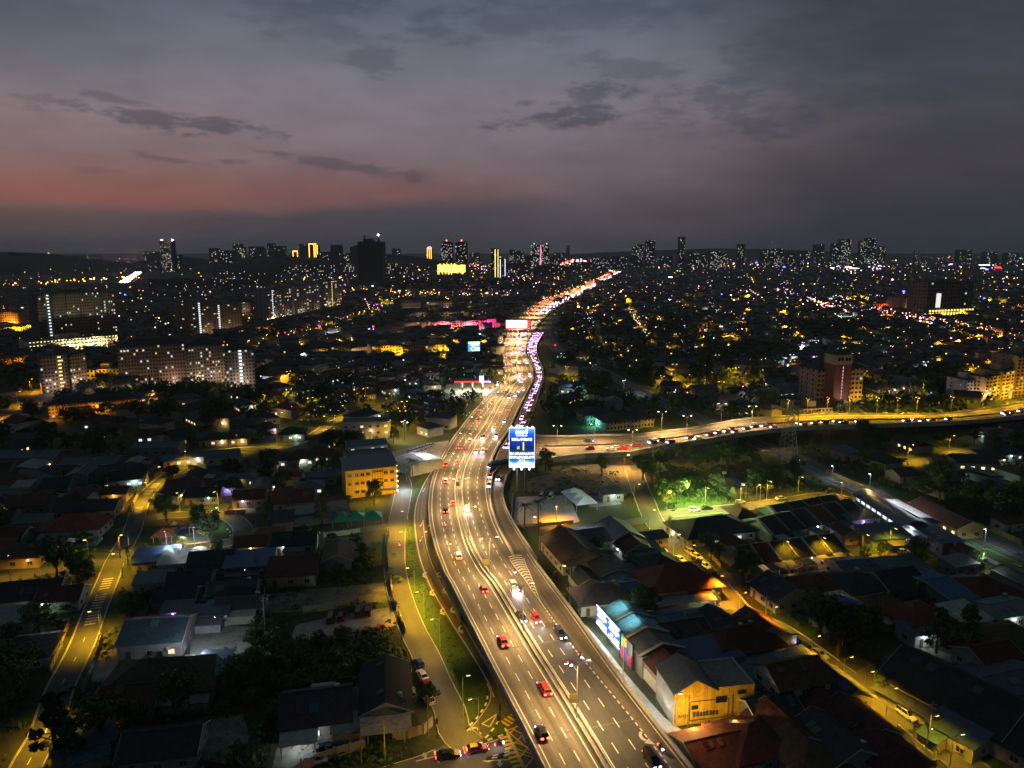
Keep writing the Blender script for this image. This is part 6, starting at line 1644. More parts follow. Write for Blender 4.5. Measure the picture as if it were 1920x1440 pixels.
    ob('roof', roof_gable(10, 9.4, 4.6, 2.0, .3, M_TILE), n, (-.5, 4.6, 0), color=(.11, .05, .035))
    for i in range(5): ob('wall_panel', MB().box(-5.2 + i * 1.9, -3.5 + i * 1.9, -.12, -.01, .4, 3.0).mesh('wall_panel', M_WALL), n, color=(.45, .4, .3))
    for i in range(4): ob('louvre', MB().box(-5.2, 4.2, -.2, -.13, .8 + i * .5, .95 + i * .5).mesh('louvre', M_TRIM), n)
    tag(n, 'shop with red-brown roof and pale louvred front between teal and yellow shops', 'shop')
billboard_shop()
def yellow_shop():
    a, b = G(1262, 1362), G(1411, 1345); v = b - a; rz = atan2(v.y, v.x); L = v.length; r = empty('shop', a, rz); d = 9.5; H = 7.0
    ycol = (.55, .33, .03)
    n = 22; w1 = 8.8
    for i in range(n):      # upright cladding sheets of the front wall
        x0, x1 = L * i / n, L * (i + 1) / n - .04; xm = (x0 + x1) / 2
        z = H + 2.6 * (1 - abs(xm - w1 / 2) / (w1 / 2)) if xm < w1 else H + .5
        ob('wall_panel', MB().box(x0, x1, -.08 - (.05 if i % 2 else 0), 0, .1, z).mesh('wall_panel', M_WALL), r, color=tuple(c * (.85 + .3 * ((i * 7) % 5) / 5) for c in ycol))
    ob('wall', MB().box(0, L, .01, d, 0, H).mesh('wall', M_WALL), r, color=(.22, .2, .16))
    ob('roof', roof_gable(d + .4, w1, H, 2.6, .25, M_ZINC), r, (w1 / 2, d / 2, 0), pi / 2, color=(.085, .1, .125))
    ob('flat_roof', MB().box(w1 + .3, L - .2, .1, d - .1, H + .002, H + .12).mesh('flat_roof', M_CONCD), r)
    for q in ((w1 + .2, L, d - .1, d + .1), (L - .2, L, 0.02, d - .12)): ob('roof_upstand', MB().box(*q, H, H + .6).mesh('roof_upstand', M_TRIM), r)
    fr = MB()
    for q in ((3.2, 3.35, 1.0, 5.0), (3.2, 11.4, .9, 1.05), (3.36, 11.4, 4.95, 5.1), (11.3, 11.42, 1.06, 4.94), (12.2, 12.4, .3, 5.6)): fr.box(q[0], q[1], -.2, -.14, q[2], q[3])
    ob('board_frame', fr.mesh('board_frame', M_DARKM), r)
    for q in ((3.6, 5.0, 3.3, 4.2), (8.6, 11.0, 4.2, 5.6), (13.2, 15.0, 5.6, 6.5)):
        f = ob('window', MB().box(q[0], q[1], -.2, -.13, q[2], q[3]).mesh('window', M_DARKM), r); ob('pane', MB().box(q[0] + .1, q[1] - .1, -.24, -.205, q[2] + .1, q[3] - .1).mesh('pane', M_PANE), f)
    text('aim', 1.5, (1.9, -.16, 2.2), (pi / 2, 0, 0), M_DARKM, r)
    g = MB(); rr = random.Random(2)
    for i in range(8): g.box(4.0 + i * .68, 4.5 + i * .68, -.22, -.14, 1.7, 2.7 + rr.uniform(-.1, .1))
    ob('lettering', g.mesh('lettering', M_DARKM), r)
    ob('door', MB().box(.3, 2.2, -.16, -.13, .1, 1.9).mesh('door', M_WALL), r, color=(.5, .36, .05))
    ob('drain_pipe', MB().tube((.5, -.25, .1), (.5, -.25, 5.6), .09, .09, 6).mesh('drain_pipe', M_TRIM), r)
    tag(r, 'mustard-yellow shop building with dark gable roof and aim lettering on its front', 'shop')
    lamp((2.0, -5.0, 4.2), 2200, (1, .62, .12), r); lamp((9.5, -6.5, 4.6), 1500, (1, .62, .14), r); lamp((-1.6, 3.5, 2.6), 260, (.8, .9, 1.0), r)
    c, s = cos(rz), sin(rz); occ_poly([(a.x + x * c - y * s, a.y + x * s + y * c) for x, y in ((-1, -1), (L + 1, -1), (L + 1, d + 1), (-1, d + 1))])
yellow_shop()
# marquees
def marquee(loc, rz, n, w, d, h, col, mname, lab, group=None):
    r = empty('marquee', loc, rz); mt = mat(mname, col, .7, var=.12, scale=.6)
    for i in range(n):
        m = MB(); x0, x1 = i * w - n * w / 2, (i + 1) * w - n * w / 2; b = [(x0, -d / 2, h), (x1, -d / 2, h), (x1, d / 2, h), (x0, d / 2, h)]; t = ((x0 + x1) / 2, 0, h + w * .36)
        for k in range(4):
            m.poly([b[k], b[(k + 1) % 4], t]); q, s = b[k], b[(k + 1) % 4]; m.poly([(q[0], q[1], h - .35), (s[0], s[1], h - .35), s, q])
        ob('canopy', m.mesh('canopy', mt), r)
    for i in range(n + 1):
        for y in (-d / 2, d / 2): q = ob('post', POSTM, r, (i * w - n * w / 2, y, 0)); q.scale = (.7, .7, h)
    return tag(r, lab, 'marquee', group)
marquee(G(1085, 945), radians(107), 3, 5.2, 8.0, 2.8, (.55, .58, .66), 'marquee_white', 'white three-peaked marquee on the lot beside the car park')
lamp(G(1086, 940, 6.2), 1100, (.75, .85, 1.0))
for i, x in enumerate((642, 670, 700)): marquee(G(x, 984 - i * 2), radians(12), 1, 6.2, 6.2, 2.5, (.02, .19, .1), 'marquee_green', ['left green peaked marquee of the three in the yard', 'middle green peaked marquee of the three in the yard', 'right green peaked marquee of the three in the yard'][i], 'green marquees in the yard')
lamp(G(690, 948, 3), 420, (.8, 1.0, .7)); lamp(G(636, 990, 5.5), 700, (.7, .95, .8)); lamp(G(700, 975, 6.5), 500, (.7, .95, .8))
house(1145, 936, 8, 6, 3, 12, 'shed', 'dark zinc', 'grey', light='w', lp=400, label='small stall with bright white and pink lights beyond the white marquee'); lamp(G(1122, 938, 2.6), 300, (.8, .5, 1.0)); lamp(G(1160, 932, 3), 500, (.5, 1.0, .85))
# railway halt
def halt():
    a, b = G(1622, 948), G(1712, 1008); v = b - a; rz = atan2(v.y, v.x); L = v.length; r = empty('railway_halt', (a + b) / 2, rz); w = 9.5
    ob('wall', MB().box(-L / 2, L / 2, -w / 2 + .4, w / 2 - .4, 0, 2.2).mesh('wall', M_WALL), r, color=(.16, .2, .2))
    m = MB(); k = 10; secs = []
    pr = [(-w / 2 + w * i / k, 4.2 + 1.9 * sin(pi * i / k)) for i in range(k + 1)]; pr2 = [(y, z - .18) for y, z in pr[::-1]]
    loft(m, [[(x, y, z) for y, z in pr + pr2] for x in (-L / 2 - 1, L / 2 + 1)])
    ob('roof', m.mesh('roof', M_ZINC), r, color=(.12, .15, .19))
    for i in range(9):
        x = -L / 2 + 1 + (L - 2) * i / 8; q = ob('post', POSTM, r, (x, -w / 2 + .3, 2.2)); q.scale = (1.2, 1.2, 2.0)
        if i < 8: ob('lit_opening', MB().box(x + .4, x + (L - 2) / 8 - .4, -w / 2 + .5, -w / 2 + .6, 2.7, 3.7).mesh('lit_opening', M_LITW), r)
    tag(r, 'railway halt with arched metal roof and a row of lit openings', 'station')
    lamp((-L / 2 - 2, 2, 7.5), 2200, (1, .62, .25), r); lamp((L / 2 + 1, -2, 4), 500, (.75, .85, 1), r)
    a, b = G(1668, 955), G(1735, 992); v = b - a; q = empty('platform_canopy', (a + b) / 2, atan2(v.y, v.x)); L = v.length
    ob('roof', MB().box(-L / 2, L / 2, -2.2, 2.2, 3.9, 4.05).mesh('roof', M_ZINC), q, color=(.5, .5, .5))
    ob('platform', MB().box(-L / 2 - 8, L / 2 + 12, -2.6, 2.6, 0, .9).mesh('platform', M_CONC), q)
    for i in range(6): p_ = ob('post', POSTM, q, (-L / 2 + 1 + i * (L - 2) / 5, 0, .9)); p_.scale = (1, 1, 3.0)
    for i in range(4): lamp((-L / 2 + 3 + i * (L - 6) / 3, -1.0, 6.2), 480, (.85, .95, 1.0), q)
    tag(q, 'white-lit platform canopy beside the arched halt roof', 'platform canopy')
    house(1745, 1020, 19, 7, 4.2, degrees(atan2(v.y, v.x)), 'shed', 'slate blue', 'grey', .6, label='long flat metal-roofed shed beyond the railway halt'); house(1770, 985, 24, 9, 3.8, degrees(atan2(v.y, v.x)), 'gable', 'dark red', 'ochre', 2.0, light='y', lp=260, lit='y', label='long dark red roof with a yellow-lit wall beyond the platform')
    lamp(G(1800, 1008, 3.5), 500, (.85, .95, 1.0)); lamp(G(1848, 1040, 5), 1100, (.9, 1.0, .85))
halt()
# playground
def playground():
    M_RUB = mat('rubber_red', (.16, .05, .035), .9, var=.2, scale=.8, world=True); M_BLU = mat('court_blue_tile', (.18, .28, .38), .8, var=.3, scale=.7, world=True)
    lot([(272, 1000), (290, 985), (380, 975), (420, 982), (432, 998), (420, 1012), (380, 1020), (300, 1026), (280, 1020)], M_GRASSV, 'playground_lawn', .05)
    lot([(296, 1012), (306, 1003), (385, 992), (395, 1016), (352, 1021), (330, 1018), (310, 1024)], M_CONC, 'playground_paving', .06); lot([(350, 1010), (385, 1004), (388, 1016), (352, 1018)], M_BLU, 'playground_surface', .068); lot([(318, 1000), (365, 992), (366, 998), (322, 1006)], M_RUB, 'playground_surface', .068)
    r = empty('climbing_frame', G(327, 998), radians(10)); C = {'y': (.6, .38, .02), 'b': (.02, .1, .45), 'r': (.5, .06, .02)}
    cm = {k: mat('play_' + k, v, .4, spec=.5, var=.1) for k, v in C.items()}
    for x, k in ((-3, 'r'), (0, 'y'), (3, 'r')):
        for sx in (-.8, .8):
            for sy in (-.8, .8): ob('post', MB().tube((x + sx, sy, 0), (x + sx, sy, 3.0), .07, .07, 6).mesh('post', cm['b']), r)
        ob('deck', MB().box(x - .85, x + .85, -.85, .85, 1.3, 1.4).mesh('deck', cm['y']), r)
        m = MB(); b = [(x - 1, -1, 2.8), (x + 1, -1, 2.8), (x + 1, 1, 2.8), (x - 1, 1, 2.8)]
        for i in range(4): m.poly([b[i], b[(i + 1) % 4], (x, 0, 3.9)])
        ob('roof', m.mesh('roof', cm[k]), r)
    for x in (-1.5, 1.5, 3.4): ob('slide', MB().poly([(x, -.9, 1.35), (x + .7, -.9, 1.35), (x + .7, -3.6, .15), (x, -3.6, .15)]).poly([(x, -.9, 1.7), (x, -.9, 1.35), (x, -3.6, .15), (x, -3.6, .5)]).poly([(x + .7, -.9, 1.35), (x + .7, -.9, 1.7), (x + .7, -3.6, .5), (x + .7, -3.6, .15)]).mesh('slide', cm['b']), r)
    tag(r, 'yellow and blue climbing frame with slides on the playground', 'climbing frame')
    h = empty('shelter', G(309, 1014), radians(12)); ob('roof', roof_hip(6, 5.5, 2.6, 1.6, .4, M_TILE), h, color=(.5, .15, .06))
    for x in (-2.7, 2.7):
        for y in (-2.4, 2.4): q = ob('post', POSTM, h, (x, y, 0)); q.scale = (1, 1, 2.5)
    tag(h, 'small open shelter with an orange hip roof on the playground', 'shelter')
    k = empty('shelter', G(375, 999), radians(10)); ob('roof', MB().box(-3, 3, -2.2, 2.2, 2.7, 2.85).mesh('roof', M_ZINC), k, color=(.55, .55, .56))
    for x in (-2.7, 2.7):
        for y in (-2, 2): q = ob('post', POSTM, k, (x, y, 0)); q.scale = (1, 1, 2.7)
    tag(k, 'white flat-roofed shelter at the back of the playground', 'shelter')
    for (x, y, pw) in ((315, 1020, 900), (345, 1004, 1300), (370, 1016, 1700), (330, 1014, 900), (395, 1000, 500)): lamp(G(x, y, 5.5), pw, (.86, .95, 1.0))
    # black and white kerb blocks round the tip of the lawn
    c = catmull([G(x, y) for x, y in ((424, 990), (432, 1000), (428, 1010), (418, 1014))], 1.6)
    for i in range(len(c) - 1): ob('kerb_stone', kw if i % 2 else kb, bpy.data.objects['playground_lawn'], c[i], atan2((c[i + 1] - c[i]).y, (c[i + 1] - c[i]).x))
playground()
person(G(409, 1018, 0), radians(80), 'stand', (.05, .05, .07), 'person in dark clothes standing left of another by the playground tree'); person(G(413, 1019, 0), radians(200), 'walk', (.03, .03, .04), 'person in dark clothes walking right of another by the playground tree')
# basketball court in the park
def court():
    MBL = mat('court_blue', (.02, .085, .3), .7, var=.2, scale=.3, world=True); MT = mat('court_tan', (.33, .24, .1), .75, var=.2, scale=.3, world=True)
    o = lot([(1325, 900), (1370, 894), (1420, 914), (1365, 926)], MBL, 'sports_court', .05)
    for (x, y, rx_, ry_) in ((1352, 902, 5.5, 5), (1372, 911, 4, 3.6), (1390, 919, 5.5, 5)):
        c = G(x, y); ob('court_circle', MB().poly([(c.x + rx_ * cos(t), c.y + ry_ * sin(t), .06) for t in [radians(20 * i) for i in range(18)]]).mesh('court_circle', MT), o)
    for (x, y) in ((1356, 900), (1392, 922)):
        h = empty('basketball_hoop', G(x, y), 0); ob('post', MB().tube((0, 0, 0), (0, 0, 3.4), .1, .1, 6).mesh('post', M_METAL), h); ob('backboard', MB().box(-.9, .9, -.9, -.84, 2.8, 3.9).mesh('backboard', M_TRIM), h); ob('arm', MB().box(-.06, .06, -.84, 0, 3.2, 3.3).mesh('arm', M_METAL), h)
        tag(h, ('far' if y < 910 else 'near') + ' basketball hoop on the blue and tan court', 'basketball hoop')
    for (x, y, pw, c) in ((1375, 908, 2200, (.85, .9, 1)), (1395, 922, 2200, SOD), (1255, 925, 1800, (.85, 1, .3)), (1300, 935, 16000, (.8, 1, .3)), (1335, 918, 10000, (.6, 1, .35)), (1262, 940, 8000, (.8, 1, .25)), (1290, 910, 9000, (.7, 1, .3))): lamp(G(x, y, 7), pw, c)
court()
# petrol station
def petrol():
    lot([(838, 722), (866, 716), (922, 716), (930, 722), (916, 744), (850, 742), (832, 734)], M_CONC, 'forecourt', .09)
    p = G(886, 731); r = empty('petrol_station', p, radians(5)); w, d, h = 24, 13, 6.2
    ob('roof', MB().box(-w / 2, w / 2, -d / 2, d / 2, h, h + .9).mesh('roof', M_DARKM), r)
    ob('fascia', MB().box(-w / 2 - .1, w / 2 - 5, -d / 2 - .15, -d / 2 - .02, h, h + 1.0).mesh('fascia', emat('fascia_red', (1.0, .03, .02), 2.6, sampled=True)), r)
    ob('fascia', MB().box(w / 2 - 4.9, w / 2 - 1, -d / 2 - .15, -d / 2 - .02, h, h + 1.0).mesh('fascia', emat('fascia_violet', (.7, .3, 1.0), 3.0)), r)
    for x in (-7, 0, 7):
        ob('column', MB().box(x - .3, x + .3, -.3, .3, 0, h).mesh('column', M_TRIM), r); ob('pump', MB().box(x - .5, x + .5, -1.6, -.8, 0, 1.8).mesh('pump', M_DARKM), r)
    for x in (-8, 0, 8): ob('ceiling_light', MB().box(x - 1.2, x + 1.2, -1, 1, h - .08, h - .02).mesh('ceiling_light', M_NEON), r); lamp((x, -4, h - .6), 5200, (1, .9, .5), r)
    tag(r, 'petrol station canopy with a glowing red front edge beside the highway', 'petrol station'); lamp(G(858, 724, 6), 4500, (.7, .95, 1)); lamp(G(918, 718, 6), 6000, (.8, 1, .9))
    q = empty('totem_sign', G(903, 742), 0); ob('post', MB().box(-.3, .3, -.3, .3, 0, 9).mesh('post', M_METAL), q); ob('panel', MB().box(-1.4, 1.4, -.3, .3, 9, 13).mesh('panel', M_SIGNW), q); tag(q, 'white totem sign standing at the petrol station exit', 'sign')
    s = empty('advertising_sign', G(889, 672), radians(14)); ob('panel', MB().box(-5.5, 5.5, 0, .5, 6, 15).mesh('panel', M_DARKM), s); ob('sign_face', MB().poly([(-5.3, -.03, 6.2), (5.3, -.03, 6.2), (5.3, -.03, 14.8), (-5.3, -.03, 14.8)]).mesh('sign_face', emat('sign_midblue', (.08, .28, .95), 1.6, sampled=True)), s)
    g = MB().box(-5, .5, -.1, -.05, 13.2, 14.4).box(1, 4.8, -.1, -.05, 13.2, 14.4).box(-3, 4.5, -.1, -.05, 11.6, 12.1)
    for t in range(10): g.box(-1 + 1.9 * cos(t * .63), -.4 + 1.9 * cos(t * .63), -.1, -.05, 8.3 + 1.6 * sin(t * .63), 8.9 + 1.6 * sin(t * .63))
    g.box(1.8, 4.8, -.1, -.05, 7, 9.5); ob('lettering', g.mesh('lettering', M_NEON), s); ob('post', MB().tube((0, .3, 0), (0, .3, 6), .3, .3, 8).mesh('post', M_METAL), s)
    tag(s, 'blue and white lit hoarding left of the highway before the shop rows', 'billboard')
petrol()

# blocks of flats, shop rows and towers
LIT2 = [emat('flat_pane_white', (.86, .95, 1.0), .75), emat('flat_pane_warm', (1, .7, .34), .75), emat('flat_pane_green', (.6, 1, .75), .6)]
M_FLAT = mat('flat_facade', (1, 1, 1), .85, var=.12, scale=.08, fine=.12, fscale=.7, objcol=True, stain=.25)
M_ROOFD = mat('flat_roof_dark', (.035, .04, .048), .9, var=.3, scale=.15)
def block(xl, xr, yb, yt, depth, floors, bays, col=(.3, .25, .22), lit=.22, ybr=None, roof='pitch', label=None, cat='apartment block', group='blocks of flats', stair=None, ledge=True, ws=.55, name='apartment_block', warm=.45, lights=None):
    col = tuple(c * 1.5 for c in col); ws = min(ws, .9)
    a, b = G(xl, yb), G(xr, ybr if ybr else yb); v = b - a; W_ = v.length; rz = atan2(v.y, v.x); mid = (a + b) / 2; H = top_z(mid, yt)
    r = empty(name, a, rz); rr = random.Random(int(xl * 3 + yb)); fh = H / floors; bw = W_ / bays
    m = MB().box(0, W_, 0, depth, 0, H)
    nb = max(2, bays // 3); 
    for i in range(nb):
        if i % 2 == 0: m.box(W_ * i / nb + .3, W_ * (i + 1) / nb - .3, -1.0, -.002, 0, H - .6)
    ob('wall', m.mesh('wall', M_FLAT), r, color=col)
    dk_, lt_ = MB(), [MB(), MB(), MB()]; led = MB()
    for f in range(floors):
        for i in range(bays):
            x = bw * (i + .5); gi = min(nb - 1, int(x / W_ * nb)); y = -1.02 if gi % 2 == 0 else -.02
            z0 = f * fh + fh * .3; z1 = f * fh + fh * .78; hw_ = bw * ws / 2
            t = dk_
            if rr.random() < lit * .62 * (1.9 if i % 4 == 1 else .75): t = lt_[1 if rr.random() < warm else (0 if rr.random() < .8 else 2)]
            t.box(x - hw_, x + hw_, y - .05, y, z0, z1)
            if ledge and gi % 2 == 0: led.box(x - hw_ - .15, x + hw_ + .15, y - .35, y - .06, z0 - .2, z0 - .05)
        for i in range(max(1, int(depth / 5))):     # end walls
            y = depth * (i + .5) / max(1, int(depth / 5))
            for xx, s in ((0, -1), (W_, 1)): dk_.box(min(xx, xx + s * .05), max(xx, xx + s * .05), y - .6, y + .6, f * fh + fh * .35, f * fh + fh * .75)
    stuff('window', dk_.mesh('window', M_PANE), parent=r)
    for k in range(3):
        if lt_[k].v: stuff('lit_window', lt_[k].mesh('lit_window', LIT2[k]), parent=r)
    if led.v: stuff('window_ledge', led.mesh('window_ledge', M_FLAT), parent=r).color = (*[c * 1.25 for c in col], 1)
    if roof == 'pitch': ob('roof', roof_hip(W_ + 1, depth + 2.5, H, min(4.5, depth * .25), .8, M_ROOFD), r, (W_ / 2, depth / 2 - .5, 0))
    else:
        ob('roof', MB().box(.3, W_ - .3, .3, depth - .3, H + .002, H + .3).mesh('roof', M_ROOFD), r)
        ob('roof_housing', MB().box(W_ * .35, W_ * .6, depth * .3, depth * .75, H + .301, H + 3.4).mesh('roof_housing', M_FLAT), r, color=col)
    if stair:
        c, x0, dens = stair; s = MB(); z = 1.0
        while z < H - 1: s.box(W_ * x0 - .9, W_ * x0 + .9, -1.15, -1.06, z, z + fh * dens); z += fh
        stuff('stair_light', s.mesh('stair_light', c), parent=r)
    c, s = cos(rz), sin(rz); occ_poly([(a.x + x * c - y * s, a.y + x * s + y * c) for x, y in ((-3, -3), (W_ + 3, -3), (W_ + 3, depth + 3), (-3, depth + 3))])
    for (fx, z, pw, cc) in (lights or [(.3, 5, 1900 * (1 + W_ / 60), (1, .66, .36)), (.8, 5, 1500 * (1 + W_ / 60), (1, .66, .36))] if mid.y < 1400 else []):
        if 1: lamp((W_ * fx, -7, z), pw, cc, r)
    if label: tag(r, label, cat, group)
    else: auto(r, 'mid-rise block' if cat == 'apartment block' else cat, cat, group)
    return r, W_, H, a, rz
M_STW = emat('stair_white', (.85, .95, 1.0), 1.6); M_STY = emat('stair_yellow', (1.0, .7, .2), 2.0)
block(78, 222, 662, 549, 18, 19, 34, (.085, .078, .066), .12, 648, 'flat', 'very wide brown slab block above a lit car-park deck on the left', stair=(M_STW, .14, .3))
pk = block(56, 223, 668, 634, 26, 4, 30, (.34, .3, .2), .0, 652, 'flat', 'brightly lit four-deck car park at the foot of the wide slab block', 'car park', None, name='car_park_building', ledge=False, ws=.9, lights=[(.15, 4, 14000, (1, .85, .45)), (.45, 5, 20000, (1, .85, .45)), (.7, 5, 24000, (1, .88, .5)), (.92, 6, 20000, (1, .85, .45))])
sl_ = MB()
for f in range(4):
    for i in range(26): sl_.box(pk[1] * i / 26 + .5, pk[1] * (i + .55) / 26, -1.1, -1.06, pk[2] * (f + .62) / 4, pk[2] * (f + .8) / 4)
stuff('ceiling_light', sl_.mesh('ceiling_light', emat('carpark_glow', (1, .82, .4), 2.6)), parent=bpy.data.objects[pk[0].name])
block(226, 352, 731, 646, 14, 12, 22, (.16, .12, .095), .24, 724, 'pitch', 'pinkish twelve-storey slab with many white-lit windows behind the playing field', lights=[(.3, 6, 2600, (1, .62, .42)), (.8, 6, 2600, (1, .62, .42))])
block(352, 426, 722, 646, 14, 12, 14, (.15, .14, .13), .3, 716, 'pitch', 'grey twelve-storey block joined to the right end of the pinkish slab', warm=.6)
block(426, 480, 727, 655, 14, 11, 9, (.2, .165, .15), .12, 724, 'pitch', 'pale eleven-storey end block with one bright column of stair lights', stair=(M_STW, .52, .5), lights=[(.5, 5, 3000, (1, .8, .6))])
block(80, 132, 738, 667, 14, 10, 8, (.16, .125, .1), .2, 733, 'flat', 'pinkish ten-storey block left of a darker wing with a lit middle column', stair=(M_STY, .72, .3), lights=[(.5, 5, 2500, (1, .7, .55))])
block(134, 166, 730, 664, 12, 10, 6, (.13, .11, .095), .25, 726, 'flat', 'narrow brown ten-storey wing right of the pinkish block')
sc_ = block(92, 266, 784, 752, 12, 4, 30, (.2, .16, .12), .03, 770, 'pitch', 'long four-storey school block with a blue-dark roof and orange-lit base', 'school', None, name='school_block', lights=[(.5, 3, 5000, ORA), (.93, 3, 6000, ORA), (.05, 3, 2500, ORA)])
block(150, 262, 745, 722, 12, 3, 18, (.07, .075, .085), .02, 733, 'pitch', 'dark rear school block behind the long orange-lit one', 'school', None, name='school_block')
block(338, 400, 632, 568, 16, 16, 12, (.105, .085, .065), .14, 628, 'flat', 'left brown tower of the joined pair beyond the slab blocks', stair=(M_STW, .62, .5))
block(402, 456, 630, 571, 16, 16, 10, (.10, .075, .06), .12, 626, 'flat', 'right brown tower of the joined pair beyond the slab blocks', stair=(M_STW, .2, .4))
block(503, 547, 606, 543, 18, 18, 10, (.15, .145, .15), .2, 598, 'flat', 'first of the three towers beside the yellow-lit road, nearest one', stair=(M_STW, .2, .5)); block(552, 603, 598, 534, 18, 18, 11, (.15, .145, .155), .26, 588, 'flat', 'middle of the three towers beside the yellow-lit road')
block(606, 642, 580, 527, 18, 17, 8, (.17, .155, .15), .2, 572, 'flat', 'last of the three towers, with a yellow strip of stair lights', stair=(M_STY, .45, .6))
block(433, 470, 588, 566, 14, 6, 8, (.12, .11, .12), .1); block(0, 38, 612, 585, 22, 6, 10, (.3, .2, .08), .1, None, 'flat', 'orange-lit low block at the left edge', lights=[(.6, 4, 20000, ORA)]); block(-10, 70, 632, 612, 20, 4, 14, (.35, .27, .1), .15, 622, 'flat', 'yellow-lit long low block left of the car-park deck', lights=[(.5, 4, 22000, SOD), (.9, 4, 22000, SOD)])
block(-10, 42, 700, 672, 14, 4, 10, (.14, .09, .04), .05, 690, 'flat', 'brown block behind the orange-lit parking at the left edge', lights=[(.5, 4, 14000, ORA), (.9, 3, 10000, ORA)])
block(165, 228, 716, 692, 10, 3, 9, (.4, .3, .05), .1, None, 'flat', 'small yellow-lit block between the pinkish blocks', lights=[(.4, 4, 5200, SOD), (.8, 4, 4000, SOD)])
# shop rows left of the highway
SR = dict(cat='shop row', group='rows of shophouses', name='shop_row', ledge=True)
block(525, 580, 678, 655, 18, 3, 10, (.28, .21, .12), .12, 672, 'pitch', 'shop row end with strings of white lights along its ground floor', lights=[(.5, 3, 9000, SOD)], **SR)
block(582, 636, 671, 652, 18, 3, 10, (.22, .18, .12), .06, 664, 'pitch', 'shop row right of the light-string one, yellow-lit below', lights=[(.5, 3, 6000, SOD)], **SR)
sl2 = MB(); a_, b_ = G(527, 676), G(578, 670); v_ = b_ - a_
for i in range(20): p_ = a_ + v_ * (i / 19); sl2.box(p_.x - .5, p_.x + .5, p_.y - 1.6, p_.y - 1.4, 2.6, 3.4)
o = stuff('string_lights', sl2.mesh('string_lights', M_NEON), parent=None)
block(655, 696, 668, 650, 16, 3, 8, (.12, .09, .06), .05, 664, 'pitch', None, **SR)
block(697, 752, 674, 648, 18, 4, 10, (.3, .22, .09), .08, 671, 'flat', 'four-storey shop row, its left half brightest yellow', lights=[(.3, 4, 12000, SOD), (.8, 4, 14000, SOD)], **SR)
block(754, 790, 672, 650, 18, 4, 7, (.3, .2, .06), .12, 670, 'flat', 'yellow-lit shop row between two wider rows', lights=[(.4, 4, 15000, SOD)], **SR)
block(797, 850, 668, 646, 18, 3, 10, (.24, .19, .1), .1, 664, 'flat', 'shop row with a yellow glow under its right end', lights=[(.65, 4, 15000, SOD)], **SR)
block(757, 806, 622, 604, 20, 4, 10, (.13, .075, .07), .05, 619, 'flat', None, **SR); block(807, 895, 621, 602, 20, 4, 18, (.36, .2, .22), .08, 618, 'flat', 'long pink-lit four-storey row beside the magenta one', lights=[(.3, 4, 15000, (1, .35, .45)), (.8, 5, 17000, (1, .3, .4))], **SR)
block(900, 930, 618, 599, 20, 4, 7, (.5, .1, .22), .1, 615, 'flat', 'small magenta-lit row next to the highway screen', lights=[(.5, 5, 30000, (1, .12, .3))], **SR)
for (xl, xr, yb, yt, ybr) in [(505, 560, 655, 643, 640), (560, 620, 642, 630, 628), (600, 655, 655, 644, 642), (640, 700, 640, 627, 626), (700, 760, 636, 622, 622), (770, 850, 642, 630, 640), (855, 905, 640, 628, 637), (690, 770, 655, 643, 652), (790, 870, 655, 644, 652), (740, 800, 598, 585, 596), (820, 880, 596, 584, 594), (750, 790, 588, 562, 586), (795, 850, 580, 565, 578)]:
    block(xl, xr, yb, yt, 24, 3, 12, (.09, .085, .085), .06, ybr, 'pitch', None, **SR)
# long rail viaduct
a_, b_ = G(420, 641), G(668, 580); v_ = b_ - a_; r = empty('rail_viaduct', a_, atan2(v_.y, v_.x)); L_ = v_.length
ob('deck', MB().box(0, L_, -5, 5, 9, 10.4).mesh('deck', M_CONCD), r)
for y in (-5.1, 4.9): ob('parapet', MB().box(0, L_, y, y + .2, 10.41, 12).mesh('parapet', M_CONCD), r)
for i in range(int(L_ / 30)): ob('pier', MB().box(i * 30 - 1, i * 30 + 1, -1.5, 1.5, 0, 9).mesh('pier', M_CONCD), r)
tag(r, 'long grey rail viaduct running behind the yellow-lit road', 'viaduct')
# right-hand blocks
rt = block(1526, 1614, 762, 690, 16, 8, 12, (.2, .14, .12), .1, 757, 'pitch', 'eight-storey block wings either side of the red shaft tower', lights=[(.9, 4, 5000, SOD), (.2, 5, 2200, (1, .75, .5))])
q = empty('shaft_tower', G(1556, 766), rt[4]); h_ = top_z(G(1556, 766), 664)
ob('wall', MB().box(0, 11, -2, 8, 0, h_ - 6).mesh('wall', M_FLAT), q, color=(.17, .06, .042)); ob('top_storey', MB().box(-.2, 11.2, -2.2, 8.2, h_ - 5.99, h_).mesh('top_storey', M_FLAT), q, color=(.32, .26, .2)); ob('roof', roof_hip(12, 11, h_, 2.4, .6, M_ROOFD), q, (5.5, 3, 0))
s_ = MB()
for z in range(2, int(h_) - 6, 2): s_.box(5.2, 5.6, -2.1, -2.02, z, z + 1.4)
stuff('stair_light', s_.mesh('stair_light', emat('stair_pink', (1, .6, .7), .8)), parent=q); stuff('window', MB().box(1.2, 2.8, -2.3, -2.21, h_ - 4, h_ - 2).box(3.4, 5, -2.3, -2.21, h_ - 4, h_ - 2).box(6.4, 8, -2.3, -2.21, h_ - 4, h_ - 2).box(8.4, 10, -2.3, -2.21, h_ - 4, h_ - 2).mesh('window', M_PANE), parent=q)
tag(q, 'red shaft tower with a pale top storey between two block wings', 'tower'); lamp((5, -9, 6), 2200, (1, .8, .6), q)
block(1806, 1838, 752, 712, 14, 6, 5, (.2, .2, .21), .1, 750, 'flat', 'pale grey six-storey block with a bluish stair gap at the right', stair=(M_STW, .85, .4)); block(1842, 1872, 754, 706, 14, 7, 5, (.3, .22, .12), .08, 750, 'flat', 'tan block in the middle of the stepped group at the right', lights=[(.8, 5, 5000, SOD)])
